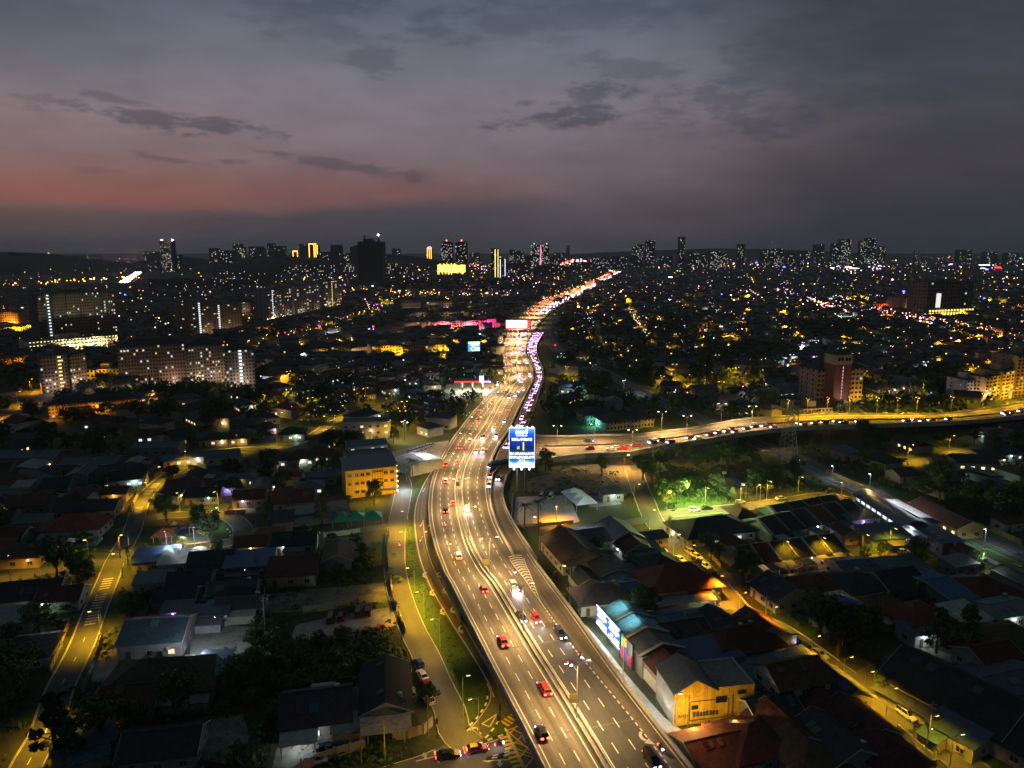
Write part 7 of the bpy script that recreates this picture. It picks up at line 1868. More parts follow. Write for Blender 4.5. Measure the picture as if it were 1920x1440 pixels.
block(1872, 1897, 750, 696, 14, 8, 4, (.32, .23, .1), .12, 747, 'flat', 'taller yellow-lit block of the stepped group at the right', lights=[(.5, 6, 6000, SOD)]); block(1897, 1960, 746, 664, 16, 12, 9, (.17, .12, .09), .14, 738, 'flat', 'tallest brown block of the stepped group at the right edge', lights=[(.2, 6, 4000, SOD)])
hb = block(1733, 1818, 596, 528, 30, 10, 16, (.13, .1, .085), .03, 592, 'flat', 'wide dark brown hotel block with a lit white panel and glowing yellow base'); 
m_ = MB()
for i in range(15): m_.box(hb[1] * i / 15 + .8, hb[1] * (i + .7) / 15, -6.1, -6, 3.5, 7).box(hb[1] * i / 15 + .8, hb[1] * (i + .7) / 15, -6.1, -6, 8.5, 11)
ob('podium', MB().box(-10, hb[1] + 4, -5.99, -1.1, 0, 13).mesh('podium', M_FLAT), hb[0], color=(.2, .16, .1)); stuff('lit_window', m_.mesh('lit_window', emat('lobby_yellow', (1, .72, .12), 2.2)), parent=hb[0]); ob('lit_panel', MB().box(hb[1] * .2, hb[1] * .3, -1.2, -1.1, 14, 34).mesh('lit_panel', emat('panel_white', (.95, .95, .9), .9)), hb[0])
block(1690, 1726, 585, 556, 24, 5, 6, (.24, .15, .13), .02, 582, 'flat', 'plain brick-pink block with no windows left of the hotel'); block(1640, 1686, 581, 570, 16, 2, 10, (.3, .08, .04), .3, 584, 'flat', None, **{**SR, 'group': 'rows of shophouses', 'lights': [(.5, 4, 30000, (1, .3, .15))]})
block(1640, 1720, 700, 684, 14, 3, 14, (.22, .22, .24), .05, 694, 'pitch'); block(1480, 1560, 708, 694, 14, 3, 12, (.16, .17, .18), .1, 702, 'pitch'); block(1640, 1690, 742, 728, 12, 2, 9, (.2, .2, .2), .05, 738, 'pitch'); block(1580, 1640, 752, 738, 12, 2, 9, (.18, .16, .14), .1, 748, 'pitch', lights=[(.9, 3, 5000, SOD)])
block(1505, 1560, 782, 766, 16, 2, 8, (.2, .15, .08), .0, 779, 'flat', 'low dark shed row right behind the yellow viaduct parapet'); block(1098, 1146, 795, 776, 12, 2, 8, (.2, .2, .2), .03, 791, 'pitch', 'low house block with a green-lit corner behind the branch viaduct', lights=[(.05, 3, 2500, (.2, 1, .7))]); block(1135, 1226, 808, 786, 12, 2, 14, (.17, .175, .18), .0, 800, 'pitch', 'long grey two-storey hall behind the branch viaduct trees', lights=[(.97, 3, 2000, SOD)])
block(1340, 1400, 768, 752, 14, 2, 8, (.1, .1, .1), .05, 764, 'pitch')
# golden temple
t_ = empty('temple', G(1342, 634), 0)
for i, (w, z0, z1) in enumerate(((16, 0, 4), (11, 4, 7.5), (7, 7.5, 10.5), (3.6, 10.5, 13))): ob('tier', MB().box(-w / 2, w / 2, -w / 2, w / 2, z0 + .001 * i, z1).mesh('tier', M_FLAT), t_, color=(.5, .3, .06)); ob('roof', roof_hip(w, w, z1, 1.2, .8, M_ROOFD), t_)
for x in (-7, 0, 7): lamp((x, -14, 3), 16000, (1, .55, .08), t_)
tag(t_, 'small golden tiered temple glowing among the dark houses', 'temple')

# skyline
M_FACFAR = mat('far_facade', (1, 1, 1), .9, var=.1, scale=.01, objcol=True)
TW = [emat('far_window_white', (.85, .95, 1), 2.2), emat('far_window_warm', (1, .72, .36), 2.2)]
M_BEAC = emat('beacon_red', (1, .04, .05), 30.0); M_FLOOD = emat('flood_white', (.8, .85, 1), 60.0); M_GOLD = emat('outline_gold', (1, .45, .06), 5.0); M_MAG = emat('strip_pink', (1, .12, .3), 4.0)
def tower(x0, x1, yt, D, lit=.12, col=(.05, .06, .07), label=None, strips=(), beacon=None, dep=None, name='tower_block', group='towers on the skyline', crown=0, yb=None):
    d0 = ray(x0, 480); d1 = ray(x1, 480); ax, bx = d0.x / d0.y * D, d1.x / d1.y * D; H = CAM_H + ray(960, yt).z / ray(960, yt).y * D; w = bx - ax
    r = empty(name, ((ax + bx) / 2, D, 0)); dep = dep or w * .8
    m = MB().box(-w / 2, w / 2, 0, dep, 0, H)
    if crown: m.box(-w * .3, w * .3, dep * .2, dep * .8, H + .002, H + crown)
    ob('wall', m.mesh('wall', M_FACFAR), r, color=col)
    rr = random.Random(int(x0 * 5 + yt)); px_m = D / 1364.0; cw = max(2.6, 1.6 * px_m); ch = max(3.2, 1.7 * px_m)
    L = [MB(), MB()]
    for i in range(int(w / cw)):
        for j in range(int(H / ch)):
            if rr.random() < lit: x = -w / 2 + (i + .5) * cw; z = (j + .5) * ch; L[rr.random() < .45].box(x - cw * .22, x + cw * .22, -.3, -.02, z - ch * .22, z + ch * .22)
    for k in range(2):
        if L[k].v: stuff('lit_window', L[k].mesh('lit_window', TW[k]), parent=r)
    for (fx, mt, z0, z1, ww) in strips: ob('light_strip', MB().box(-w / 2 + w * fx - ww * px_m / 2, -w / 2 + w * fx + ww * px_m / 2, -1.2, -.4, H * z0, H * z1).mesh('light_strip', mt), r)
    if beacon:
        for fx in beacon[1]: ob('beacon', MB().ball((-w / 2 + w * fx, dep / 2, H + crown + 2 * px_m), 1.1 * px_m, 0, 6, 4).mesh('beacon', beacon[0]), r)
    tag(r, label, 'tower block') if label else auto(r, 'dark tower with few lit windows' if lit < .15 else 'tower with scattered lit windows', 'tower block', group)
    return r
ct = tower(671, 717, 453, 1900, 0.0, (.045, .06, .062), 'dark unlit tower under construction with a crane on top', crown=8)
H_ = CAM_H + ray(960, 453).z / ray(960, 453).y * 1900
ob('crane', MB().box(-1.2, 1.2, 4, 6.4, H_, H_ + 17).box(-11, 18, 4.6, 5.8, H_ + 13, H_ + 14.4).mesh('crane', M_DARKM), ct, (-14, 0, 0)); ob('floodlight', MB().ball((22, 4, H_ + 17), 2.2, 0, 6, 4).mesh('floodlight', M_FLOOD), ct); fn = MB()
for i in range(15): fn.box(-31 + i * 4.4, -30.2 + i * 4.4, -.5, -.02, 6, H_ - 2)
ob('fin', fn.mesh('fin', M_FACFAR), ct, color=(.06, .08, .085))
tower(827, 849, 455, 2500, .16, (.05, .055, .06), 'left tower of the twin towers with red beacons', beacon=(M_BEAC, (.45,)), crown=4); tower(854, 876, 455, 2510, .13, (.05, .055, .06), 'right tower of the twin towers with red beacons', beacon=(M_BEAC, (.5,)), crown=4)
pd = tower(819, 873, 493, 2460, 0, (.2, .15, .05), 'low podium of the twin towers with a glowing yellow front'); 
H2 = CAM_H + ray(960, 493).z / ray(960, 493).y * 2460; gm2 = MB(); rr = random.Random(4); x = -46
while x < 44: w = rr.uniform(1.5, 5); gm2.box(x, x + w, -.6, -.05, H2 * rr.uniform(.3, .5), H2 * rr.uniform(.85, .98)); x += w + 1
stuff('lit_front', gm2.mesh('lit_front', emat('podium_gold', (1, .7, .14), 2.6)), parent=pd)
tower(921, 936, 466, 2700, .05, (.05, .05, .05), 'slim tower with two yellow light strips', strips=((.5, M_STY, 0, .97, 1.6), (.85, M_STY, 0, .97, 1.2))); tower(935, 950, 484, 2600, .04, (.08, .07, .06), 'lower block with white light strips beside the yellow-striped tower', strips=((.2, M_STW, 0, .95, 1.2), (.8, M_STW, 0, .95, 1.2)), beacon=(M_STY, (.2,)))
tower(995, 1029, 459, 3000, .2, (.06, .06, .07), 'broad tower with a pink vertical light strip', strips=((.55, M_MAG, 0, .97, 1.2),), beacon=(M_STW, (.2, .9)))
tower(301, 323, 452, 3400, .14, (.045, .055, .06), 'tower with two white beacons above the left hill', beacon=(M_FLOOD, (.05, .95))); tower(269, 297, 471, 3500, .04); tower(323, 338, 478, 3500, .1)
for (a, b, y, D, L) in [(392, 408, 465, 3600, .1), (408, 436, 469, 3300, .06), (437, 453, 457, 3900, .05), (450, 460, 463, 3700, .25), (466, 490, 462, 3500, .08), (488, 497, 465, 3600, .1), (502, 515, 456, 4200, .04), (516, 534, 461, 3700, .06), (562, 577, 457, 4600, .02), (620, 640, 459, 3200, .01), (657, 671, 460, 3300, .01), (600, 618, 472, 3600, .08), (640, 656, 474, 3600, .15), (735, 750, 466, 5200, .05), (884, 900, 474, 4800, .1), (955, 968, 468, 4400, .12), (968, 982, 470, 4200, .1), (975, 994, 480, 3800, .08), (1030, 1050, 482, 3600, .12), (1185, 1192, 462, 4200, .1), (1192, 1206, 458, 4300, .1), (1211, 1228, 450, 4200, .12), (1272, 1284, 444, 4600, .08), (1332, 1352, 470, 4000, .2), (1352, 1362, 476, 4200, .2), (1383, 1396, 458, 4700, .1), (1430, 1450, 468, 4200, .12), (1452, 1470, 466, 4300, .2), (1476, 1492, 474, 4400, .1), (1500, 1520, 470, 4700, .1), (1528, 1545, 458, 5200, .1), (1560, 1576, 456, 5400, .15), (1576, 1594, 448, 5600, .18), (1612, 1626, 452, 5600, .15), (1624, 1642, 446, 5900, .12), (1648, 1660, 462, 5600, .1), (1715, 1722, 470, 5200, .2), (1290, 1312, 474, 4100, .1), (1316, 1330, 476, 4200, .1), (1040, 1060, 474, 5200, .06), (1062, 1068, 460, 6200, .02), (1112, 1140, 482, 4000, .1), (1150, 1170, 480, 4000, .06), (1240, 1262, 480, 4200, .08), (1800, 1822, 468, 5800, .1), (1850, 1870, 472, 5600, .08), (1890, 1910, 474, 5200, .1), (160, 180, 478, 5200, .1), (60, 90, 477, 5600, .06), (120, 150, 479, 5200, .06), (706, 724, 479, 3000, .12)]:
    tower(a, b, y, D, L)
ar = empty('arch_tower', (ray(590, 480).x * 3600 / ray(590, 480).y, 3600, 0)); u = 3600 / 1364.
ob('wall', MB().box(-10 * u, 2 * u, 0, 20, 0, 128).box(2.5 * u, 9 * u, 0, 20, 0, 120).mesh('wall', M_FACFAR), ar, color=(.05, .05, .05)); ob('outline', MB().box(-10 * u, -9 * u, -2, -1, 66, 130).box(-10 * u, 4 * u, -2, -1, 128, 131).box(-1 * u, 0, -2, -1, 66, 128).box(2 * u, 3 * u, -2, -1, 66, 128).box(5 * u, 6 * u, -2, -1, 80, 124).mesh('outline', M_GOLD), ar); tag(ar, 'tower outlined in golden light strips on the skyline', 'tower block')
ar = empty('arch_tower', (ray(554, 480).x * 3800 / ray(554, 480).y, 3800, 0)); u = 3800 / 1364.
ob('wall', MB().box(-4 * u, 4 * u, 0, 20, 0, 98).mesh('wall', M_FACFAR), ar, color=(.05, .05, .05)); ob('outline', MB().box(-4.5 * u, -3.5 * u, -2, -1, 50, 96).box(3.5 * u, 4.5 * u, -2, -1, 50, 96).box(-4.5 * u, 4.5 * u, -2, -1, 92, 97).mesh('outline', M_GOLD), ar); tag(ar, 'small block outlined in red-gold light left of the golden tower', 'tower block')
ar = empty('domed_tower', (ray(805, 480).x * 4200 / ray(805, 480).y, 4200, 0)); u = 4200 / 1364.
ob('wall', MB().box(-4.5 * u, 4.5 * u, 0, 20, 0, 110).mesh('wall', M_FACFAR), ar, color=(.06, .04, .03)); ob('outline', MB().box(-4 * u, -3 * u, -2, -1, 40, 112).box(-.5 * u, .5 * u, -2, -1, 40, 112).box(3 * u, 4 * u, -2, -1, 40, 112).mesh('outline', M_GOLD), ar); ob('dome', MB().ball((0, 8, 114), 4.2 * u, 0, 8, 5, .6).mesh('dome', emat('dome_pink', (1, .3, .7), 3)), ar); tag(ar, 'orange-lit tower with a pink dome on the skyline', 'tower block')
# long far slabs
for (xl, xr, yb, yt, fl, c, L) in [(402, 466, 530, 508, 7, (.13, .11, .09), .2), (466, 520, 530, 512, 6, (.11, .1, .085), .12), (280, 400, 542, 523, 6, (.09, .08, .07), .06), (400, 470, 545, 526, 6, (.11, .09, .07), .12), (540, 665, 517, 497, 6, (.06, .065, .07), .3), (718, 778, 520, 494, 8, (.09, .08, .08), .25), (250, 345, 560, 548, 4, (.12, .1, .08), .1), (345, 386, 556, 542, 4, (.3, .2, .13), .1), (1000, 1070, 520, 497, 8, (.07, .065, .065), .12), (1070, 1110, 512, 492, 7, (.07, .065, .065), .12), (950, 1000, 515, 494, 7, (.06, .06, .06), .1), (1110, 1165, 502, 486, 5, (.1, .09, .09), .3), (1165, 1200, 500, 480, 6, (.06, .06, .07), .1), (1555, 1572, 535, 512, 6, (.1, .11, .12), .1), (1380, 1410, 522, 512, 3, (.3, .16, .05), .3), (600, 640, 560, 548, 4, (.1, .09, .09), .1), (660, 700, 556, 546, 4, (.1, .09, .08), .15)]:
    block(xl, xr, yb, yt, 20, fl, max(6, int((xr - xl) / 2.6)), c, L, None, 'flat', None, 'slab block', 'far slab blocks', ledge=False, name='slab_block')
# vegetation
def leaf_mat(name, col, var=.45):
    m = mat(name, col, .75, spec=.25, var=var, scale=.35, fine=.35, fscale=2.2, objcol=True)
    return m
M_LEAF = leaf_mat('leaf', (1, 1, 1)); M_BARK = mat('bark', (.075, .055, .04), .9, var=.3, scale=2.0, fine=.2)
def rand_dir(r):
    z = r.uniform(-1, 1); t = r.uniform(0, 2 * pi); s = sqrt(1 - z * z); return Vector((s * cos(t), s * sin(t), z))
def leaf_quad(m, c, n, s, r):
    n = (n + rand_dir(r) * .7).normalized(); u = n.orthogonal().normalized(); a = r.uniform(0, 6.28); u = (Matrix.Rotation(a, 3, n) @ u); w = n.cross(u)
    l, b = s * r.uniform(.7, 1.3), s * r.uniform(.35, .6)
    m.poly([c - u * l, c - w * b + u * l * .1, c + u * l, c + w * b + u * l * .1])
def tree_meshes(seed, h, rad, clumps, leaves, ls, shape='round'):
    r = random.Random(seed); tr = MB(); cr = MB(); th = h * .42
    base = Vector((0, 0, 0)); top = Vector((r.uniform(-.4, .4), r.uniform(-.4, .4), th))
    tr.tube(base, top, h * .032, h * .02, 7)
    for k in range(clumps):
        t = k / clumps; a = k * 2.4 + r.uniform(-.5, .5)
        if shape == 'feather':
            zz = h * (.2 + .8 * t); rr_ = rad * (1 - t) ** .8 * r.uniform(.35, 1.05)
        else:
            zz = h * r.uniform(.42, .95); rr_ = rad * sqrt(max(.05, 1 - ((zz / h - .62) / .42) ** 2)) * r.uniform(.25, .85)
        c = Vector((rr_ * cos(a), rr_ * sin(a), zz)); cs = rad * r.uniform(.24, .44) * (.8 if shape == 'feather' else 1)
        tr.tube(top * (.55 + .4 * r.random()), c, h * .011, h * .004, 4, 0, False)
        for _ in range(leaves):
            d = rand_dir(r); p = c + Vector((d.x * cs, d.y * cs, d.z * cs * (.6 if shape == 'feather' else .72))) * r.uniform(.55, 1.08)
            leaf_quad(cr, p, d, ls, r)
    return tr.mesh('trunk', M_BARK), cr.mesh('crown', M_LEAF)
TREES = [tree_meshes(1, 9, 4.2, 17, 62, .42), tree_meshes(2, 7.5, 3.4, 14, 60, .38), tree_meshes(3, 11, 5.0, 20, 66, .5), tree_meshes(4, 6, 3.0, 11, 60, .34), tree_meshes(5, 12, 4.0, 24, 44, .5, 'feather')]
BUSH = [tree_meshes(11, 2.2, 1.5, 7, 44, .22)[1], tree_meshes(12, 1.7, 1.7, 7, 40, .22)[1]]
def palm_meshes(seed, h, nf=15):
    r = random.Random(seed); tr = MB(); cr = MB(); x = 0
    pts = [Vector((.5 * sin(t * .9) * h * .05, .3 * t * t * h * .02, h * t)) for t in [i / 7 for i in range(8)]]
    for i in range(7): tr.tube(pts[i], pts[i + 1], .22 - .015 * i, .21 - .015 * i, 7)
    c = pts[-1]
    for k in range(nf):
        a = 2 * pi * k / nf + r.uniform(-.15, .15); up = r.uniform(.1, .9); L = r.uniform(2.6, 3.5); prev = c; d = Vector((cos(a), sin(a), up)).normalized(); side = Vector((-sin(a), cos(a), 0))
        for i in range(7):
            t = (i + 1) / 7; p = c + Vector((d.x * L * t, d.y * L * t, d.z * L * t - 1.9 * t * t)); w = .62 * (1 - .55 * t)
            for sgn in (-1, 1):
                for q in (0, .5):
                    b0 = prev.lerp(p, q); b1 = prev.lerp(p, q + .38)
                    tip = b1 + side * sgn * w + Vector((d.x * .3, d.y * .3, -.28))
                    cr.poly([b0, b1, tip] if sgn > 0 else [b1, b0, tip])
            prev = p
    return tr.mesh('trunk', M_BARK), cr.mesh('crown', M_LEAF)
PALMS = [palm_meshes(1, 8.5), palm_meshes(2, 6.5), palm_meshes(3, 10.5)]
GREENS = [(.05, .085, .02), (.06, .1, .024), (.042, .075, .02), (.068, .09, .026), (.045, .08, .03)]
NT_ = [0]
def tree(p, v, s=1.0, label=None, base=None, kind=TREES, name='tree', group='trees of the neighbourhood', col=None, cat='tree'):
    r = empty(name, (p[0], p[1], p[2] if len(p) > 2 else 0), R.uniform(0, 6.28)); r.scale = (s, s, s * R.uniform(.9, 1.12)); tm, cm = kind[v]
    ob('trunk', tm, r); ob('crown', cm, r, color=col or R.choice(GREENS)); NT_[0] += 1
    h = int(2 * s); occ_line([Vector((p[0], p[1], 0)), Vector((p[0] + .1, p[1], 0))], .8 * s)
    if label: tag(r, label, cat, group)
    else: auto(r, base or (('small ' if s < .75 else 'tall ' if s > 1.05 else '') + ('broad tree', 'round tree', 'spreading tree', 'leafy tree', 'feathery tree')[v]), cat, group)
    return r
def palm(x, y, v, s, label): return tree(G(x, y), v, s, label, kind=PALMS, name='palm_tree', group='palm trees', cat='palm tree')
palm(983, 999, 0, 1.25, 'left palm of the pair in front of the concrete car park'); palm(1009, 1000, 2, 1.12, 'right taller palm of the pair in front of the concrete car park')
palm(774, 902, 1, 1.2, 'lit palm beside the pale warehouse and the highway ramp'); palm(762, 908, 1, .9, 'shorter palm left of the lit palm by the warehouse'); palm(226, 1046, 0, 1.15, 'palm beside the street junction below the playground'); palm(240, 1060, 1, .9, 'lower palm right of the palm at the street junction')
palm(344, 1036, 1, .7, 'small palm on the lane edge below the playground'); palm(1398, 935, 1, .9, 'small palm by the yellow park lamp'); palm(1418, 936, 1, 1.0, 'palm right of the small one along the park edge'); palm(1440, 934, 1, .8, 'palm nearest the parked white sedan along the park'); palm(1605, 962, 1, 1.0, 'palm at the orange dirt track beside the halt')
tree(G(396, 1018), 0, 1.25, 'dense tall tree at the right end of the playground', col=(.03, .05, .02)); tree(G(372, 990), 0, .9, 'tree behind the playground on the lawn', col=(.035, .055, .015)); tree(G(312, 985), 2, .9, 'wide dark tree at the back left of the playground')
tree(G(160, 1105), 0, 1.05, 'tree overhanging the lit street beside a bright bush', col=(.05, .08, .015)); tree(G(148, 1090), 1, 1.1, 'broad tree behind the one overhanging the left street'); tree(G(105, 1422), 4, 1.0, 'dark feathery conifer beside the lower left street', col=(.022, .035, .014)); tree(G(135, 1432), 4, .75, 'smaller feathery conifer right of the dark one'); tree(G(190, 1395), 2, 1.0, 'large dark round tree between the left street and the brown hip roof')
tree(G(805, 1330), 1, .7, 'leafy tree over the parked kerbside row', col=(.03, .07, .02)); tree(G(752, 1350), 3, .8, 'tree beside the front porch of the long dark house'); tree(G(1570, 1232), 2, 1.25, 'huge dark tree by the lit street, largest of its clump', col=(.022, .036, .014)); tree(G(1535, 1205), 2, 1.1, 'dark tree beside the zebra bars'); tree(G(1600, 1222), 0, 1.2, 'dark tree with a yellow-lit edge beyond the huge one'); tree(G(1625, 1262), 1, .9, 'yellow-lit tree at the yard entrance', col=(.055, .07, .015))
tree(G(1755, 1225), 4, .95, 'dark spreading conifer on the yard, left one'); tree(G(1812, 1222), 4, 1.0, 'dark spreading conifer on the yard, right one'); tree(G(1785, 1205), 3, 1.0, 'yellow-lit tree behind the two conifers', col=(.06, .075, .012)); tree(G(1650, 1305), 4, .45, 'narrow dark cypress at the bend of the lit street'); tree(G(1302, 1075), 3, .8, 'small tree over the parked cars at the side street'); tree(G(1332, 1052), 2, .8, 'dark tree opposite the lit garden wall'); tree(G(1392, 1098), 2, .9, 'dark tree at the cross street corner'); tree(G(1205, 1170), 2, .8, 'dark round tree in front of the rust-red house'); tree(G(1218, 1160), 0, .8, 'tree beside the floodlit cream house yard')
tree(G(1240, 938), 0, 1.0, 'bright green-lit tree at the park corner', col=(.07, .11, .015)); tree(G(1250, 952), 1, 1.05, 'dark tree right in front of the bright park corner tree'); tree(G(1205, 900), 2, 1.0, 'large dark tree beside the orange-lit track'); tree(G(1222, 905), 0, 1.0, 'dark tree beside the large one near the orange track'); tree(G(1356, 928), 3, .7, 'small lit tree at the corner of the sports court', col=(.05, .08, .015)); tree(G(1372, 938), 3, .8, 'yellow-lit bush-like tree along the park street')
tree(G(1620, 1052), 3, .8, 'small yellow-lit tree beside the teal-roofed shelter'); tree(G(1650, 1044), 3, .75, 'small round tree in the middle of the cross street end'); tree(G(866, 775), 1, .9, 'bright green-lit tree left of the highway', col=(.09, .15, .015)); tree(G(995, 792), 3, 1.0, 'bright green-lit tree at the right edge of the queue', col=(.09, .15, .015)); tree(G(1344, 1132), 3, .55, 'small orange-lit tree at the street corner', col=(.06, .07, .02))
def scatter(x0, x1, y0, y1, n, sc=(.7, 1.2), base=None, rad=2.4, kinds=(0, 1, 2, 3), tries=None, poly=None):
    k = 0
    for _ in range(tries or n * 12):
        if k >= n: break
        x, y = R.uniform(x0, x1), R.uniform(y0, y1); p = G(x, y)
        if not free(p.x, p.y, rad): continue
        tree(p, R.choice(kinds), R.uniform(*sc), None, base); k += 1
scatter(0, 230, 1040, 1440, 16); scatter(230, 560, 1030, 1440, 26, (.45, .9)); scatter(540, 760, 1000, 1300, 14, (.35, .7)); scatter(240, 740, 880, 1030, 18, (.6, 1.0)); scatter(0, 260, 830, 1040, 16); scatter(1010, 1300, 990, 1200, 10, (.4, .8)); scatter(1300, 1920, 1060, 1440, 34, (.5, 1.1)); scatter(1180, 1560, 850, 960, 16, (.6, 1.1)); scatter(1500, 1920, 830, 1000, 24); scatter(1640, 1920, 960, 1080, 10); scatter(940, 1400, 830, 900, 10, (.5, .9)); scatter(1030, 1460, 690, 800, 30, (.8, 1.4)); scatter(560, 860, 740, 860, 22, (.7, 1.2)); scatter(0, 640, 740, 850, 26, (.8, 1.3))
# bushes and overgrowth
def overgrowth(name, areas, n, col, smin, smax, near=0):
    m = MB(); r = random.Random(n)
    for (x0, x1, y0, y1, k) in areas:
        for _ in range(k):
            p = G(r.uniform(x0, x1), r.uniform(y0, y1))
            if not free(p.x, p.y, .8): continue
            s = r.uniform(smin, smax); h = s * r.uniform(.5, 1.0)
            for _ in range(9):
                d = rand_dir(r); leaf_quad(m, Vector((p.x + d.x * s, p.y + d.y * s, abs(d.z) * h + .1)), d, s * .42, r)
    o = stuff(name, m.mesh(name, M_LEAF)); o.color = (*col, 1); return o
overgrowth('overgrowth', [(490, 745, 1030, 1145, 1100), (480, 760, 1195, 1300, 1600), (230, 760, 1240, 1440, 900), (0, 240, 1050, 1440, 500), (1290, 1920, 1060, 1440, 800), (1020, 1300, 980, 1180, 160), (940, 1240, 870, 930, 260), (1180, 1560, 850, 960, 300), (230, 760, 860, 1050, 500)], 7, (.06, .1, .024), .5, 1.5)
overgrowth('shrubbery', [(90, 330, 860, 1330, 220), (480, 745, 1040, 1300, 200), (230, 480, 1080, 1440, 120), (0, 130, 1060, 1440, 120), (1290, 1920, 1060, 1440, 260), (1190, 1600, 850, 960, 200), (1020, 1240, 690, 800, 160), (1500, 1920, 830, 960, 260)], 9, (.05, .085, .02), 1.2, 2.8)
# long grass on the verges
gm_ = MB(); r = random.Random(3)
for poly_, n in ((verge, 2600),):
    xs_ = [p.x for p in poly_]; ys_ = [p.y for p in poly_]
    for _ in range(n):
        x, y = r.uniform(min(xs_), max(xs_)), r.uniform(min(ys_), max(ys_)); ins = False
        for a in range(len(poly_)):
            b = (a + 1) % len(poly_)
            if (poly_[a].y > y) != (poly_[b].y > y) and x < (poly_[b].x - poly_[a].x) * (y - poly_[a].y) / (poly_[b].y - poly_[a].y) + poly_[a].x: ins = not ins
        if not ins: continue
        for _ in range(4):
            a = r.uniform(0, 6.28); d = Vector((cos(a), sin(a), 0)) * .12; o_ = Vector((x + r.uniform(-.3, .3), y + r.uniform(-.3, .3), .05)); gm_.poly([o_ - d, o_ + d, o_ + Vector((r.uniform(-.2, .2), r.uniform(-.2, .2), r.uniform(.15, .4)))])
o = stuff('grass', gm_.mesh('grass', M_LEAF)); o.color = (.05, .08, .018, 1)

# walls, poles, pylon
WP = {}
def boundary_wall(px, label, h=1.7, col='cream', seg=3.0, gap=()):
    pts = catmull([G(x, y) for x, y in px], seg); r = empty('boundary_wall', pts[0])
    if 'p' not in WP: WP['p'] = MB().box(-.5, .5, -.09, .09, 0, 1).mesh('wall_panel', M_WALL); WP['q'] = MB().box(-.2, .2, -.2, .2, 0, 1).mesh('pillar', M_WALL)
    for i in range(len(pts) - 1):
        d = pts[i + 1] - pts[i]; L = d.length; a = atan2(d.y, d.x); m_ = (pts[i] + pts[i + 1]) / 2 - pts[0]
        q = ob('pillar', WP['q'], r, pts[i] - pts[0], a, WALLC[col]); q.scale = (1, 1, h + .2)
        if i in gap: continue
        q = ob('wall_panel', WP['p'], r, m_, a, tuple(c * R.uniform(.75, 1.1) for c in WALLC[col])); q.scale = (L - .42, 1, h)
    occ_line(pts, .6)
    return tag(r, label, 'wall', 'boundary walls')
bw_ = boundary_wall([(540, 1462), (600, 1430), (655, 1412), (694, 1402)], 'bright yellow-lit boundary wall along the lower street', 2.0)
boundary_wall([(738, 1389), (765, 1384), (790, 1378), (806, 1366), (819, 1352)], 'pale boundary wall curving round the junction corner', 2.0)
boundary_wall([(727, 1000), (726, 1040), (729, 1075)], 'grey boundary wall along the middle street, farther stretch', 1.8, 'grey'); boundary_wall([(733, 1090), (737, 1125), (750, 1160), (762, 1190)], 'broken pale boundary wall beside the gravel lot', 1.6, 'cream', 3.0, (3, 6)); boundary_wall([(570, 1150), (620, 1143), (665, 1136)], 'pale wall at the back of the gravel lot', 1.8); boundary_wall([(497, 1115), (497, 1140), (500, 1155)], 'short wall at the left end of the overgrown plot', 2, 'pink'); boundary_wall([(608, 1008), (650, 1003), (690, 996)], 'low pale wall along the narrow side lane', 1.6, 'cream')
boundary_wall([(1700, 1310), (1715, 1322), (1740, 1338), (1760, 1352)], 'yellow-lit garden wall with pillars before the very large dark house', 1.5); boundary_wall([(1674, 1283), (1686, 1294), (1697, 1306)], 'garden wall with a tall gate pillar at the yard entrance', 1.7); boundary_wall([(1567, 1290), (1590, 1308), (1612, 1325), (1630, 1338)], 'yellow-lit wall with openings along the near side of the street', 1.6, 'cream', 3.0, (2,)); boundary_wall([(1684, 1374), (1710, 1395), (1740, 1420), (1770, 1440)], 'pale wall along the street at the lower right corner', 1.5); boundary_wall([(1330, 1042), (1345, 1058), (1358, 1072)], 'yellow-lit hedge wall beside the parked cars', 1.3, 'ochre'); boundary_wall([(1250, 1040), (1262, 1052), (1290, 1078), (1300, 1086)], 'yellow-lit garden wall along the upper street', 1.4, 'ochre')
boundary_wall([(1150, 1078), (1180, 1108), (1205, 1135), (1228, 1160), (1246, 1172)], 'long light wall along the dark back lane', 1.8, 'grey'); boundary_wall([(1400, 1085), (1470, 1076), (1540, 1066)], 'pale wall on the near side of the cross street', 1.3); boundary_wall([(1540, 1240), (1556, 1254)], 'short wall under the huge dark tree', 1.3, 'grey'); boundary_wall([(272, 905), (262, 925), (250, 948), (246, 962)], 'stepped yellow-lit wall left of the street', 1.6, 'ochre', 3.2, (2, 5)); boundary_wall([(330, 872), (318, 880), (300, 890), (284, 900)], 'yellow-lit wall at the upper bend of the street', 1.6, 'ochre', 3.2); boundary_wall([(130, 1172), (118, 1200), (105, 1235), (90, 1270)], 'weathered wall left of the rumble bars', 1.5, 'ochre', 3.2, (4,)); boundary_wall([(190, 1200), (180, 1235), (166, 1275), (152, 1310)], 'dark wall right of the left street', 1.4, 'grey')
boundary_wall([(962, 932), (960, 960), (958, 986)], 'thin fence wall at the left edge of the concrete car park', 1.4, 'grey'); boundary_wall([(965, 989), (1010, 986), (1060, 982), (1086, 979)], 'low orange-lit wall at the front of the concrete car park', 1.0, 'cream'); boundary_wall([(1550, 888), (1590, 905), (1650, 932)], 'fence wall beyond the lit footpath to the halt', 1.6, 'ochre'); boundary_wall([(1820, 985), (1870, 1003), (1930, 1028)], 'yellowish fence wall beyond the platform', 1.8, 'ochre')
UP = MB().tube((0, 0, 0), (0, 0, 9), .14, .1, 7).box(-.9, .9, -.06, .06, 8.2, 8.35).box(-.7, .7, -.06, .06, 7.5, 7.62).mesh('pole', mat('pole_concrete', (.22, .2, .17), .85, var=.2))
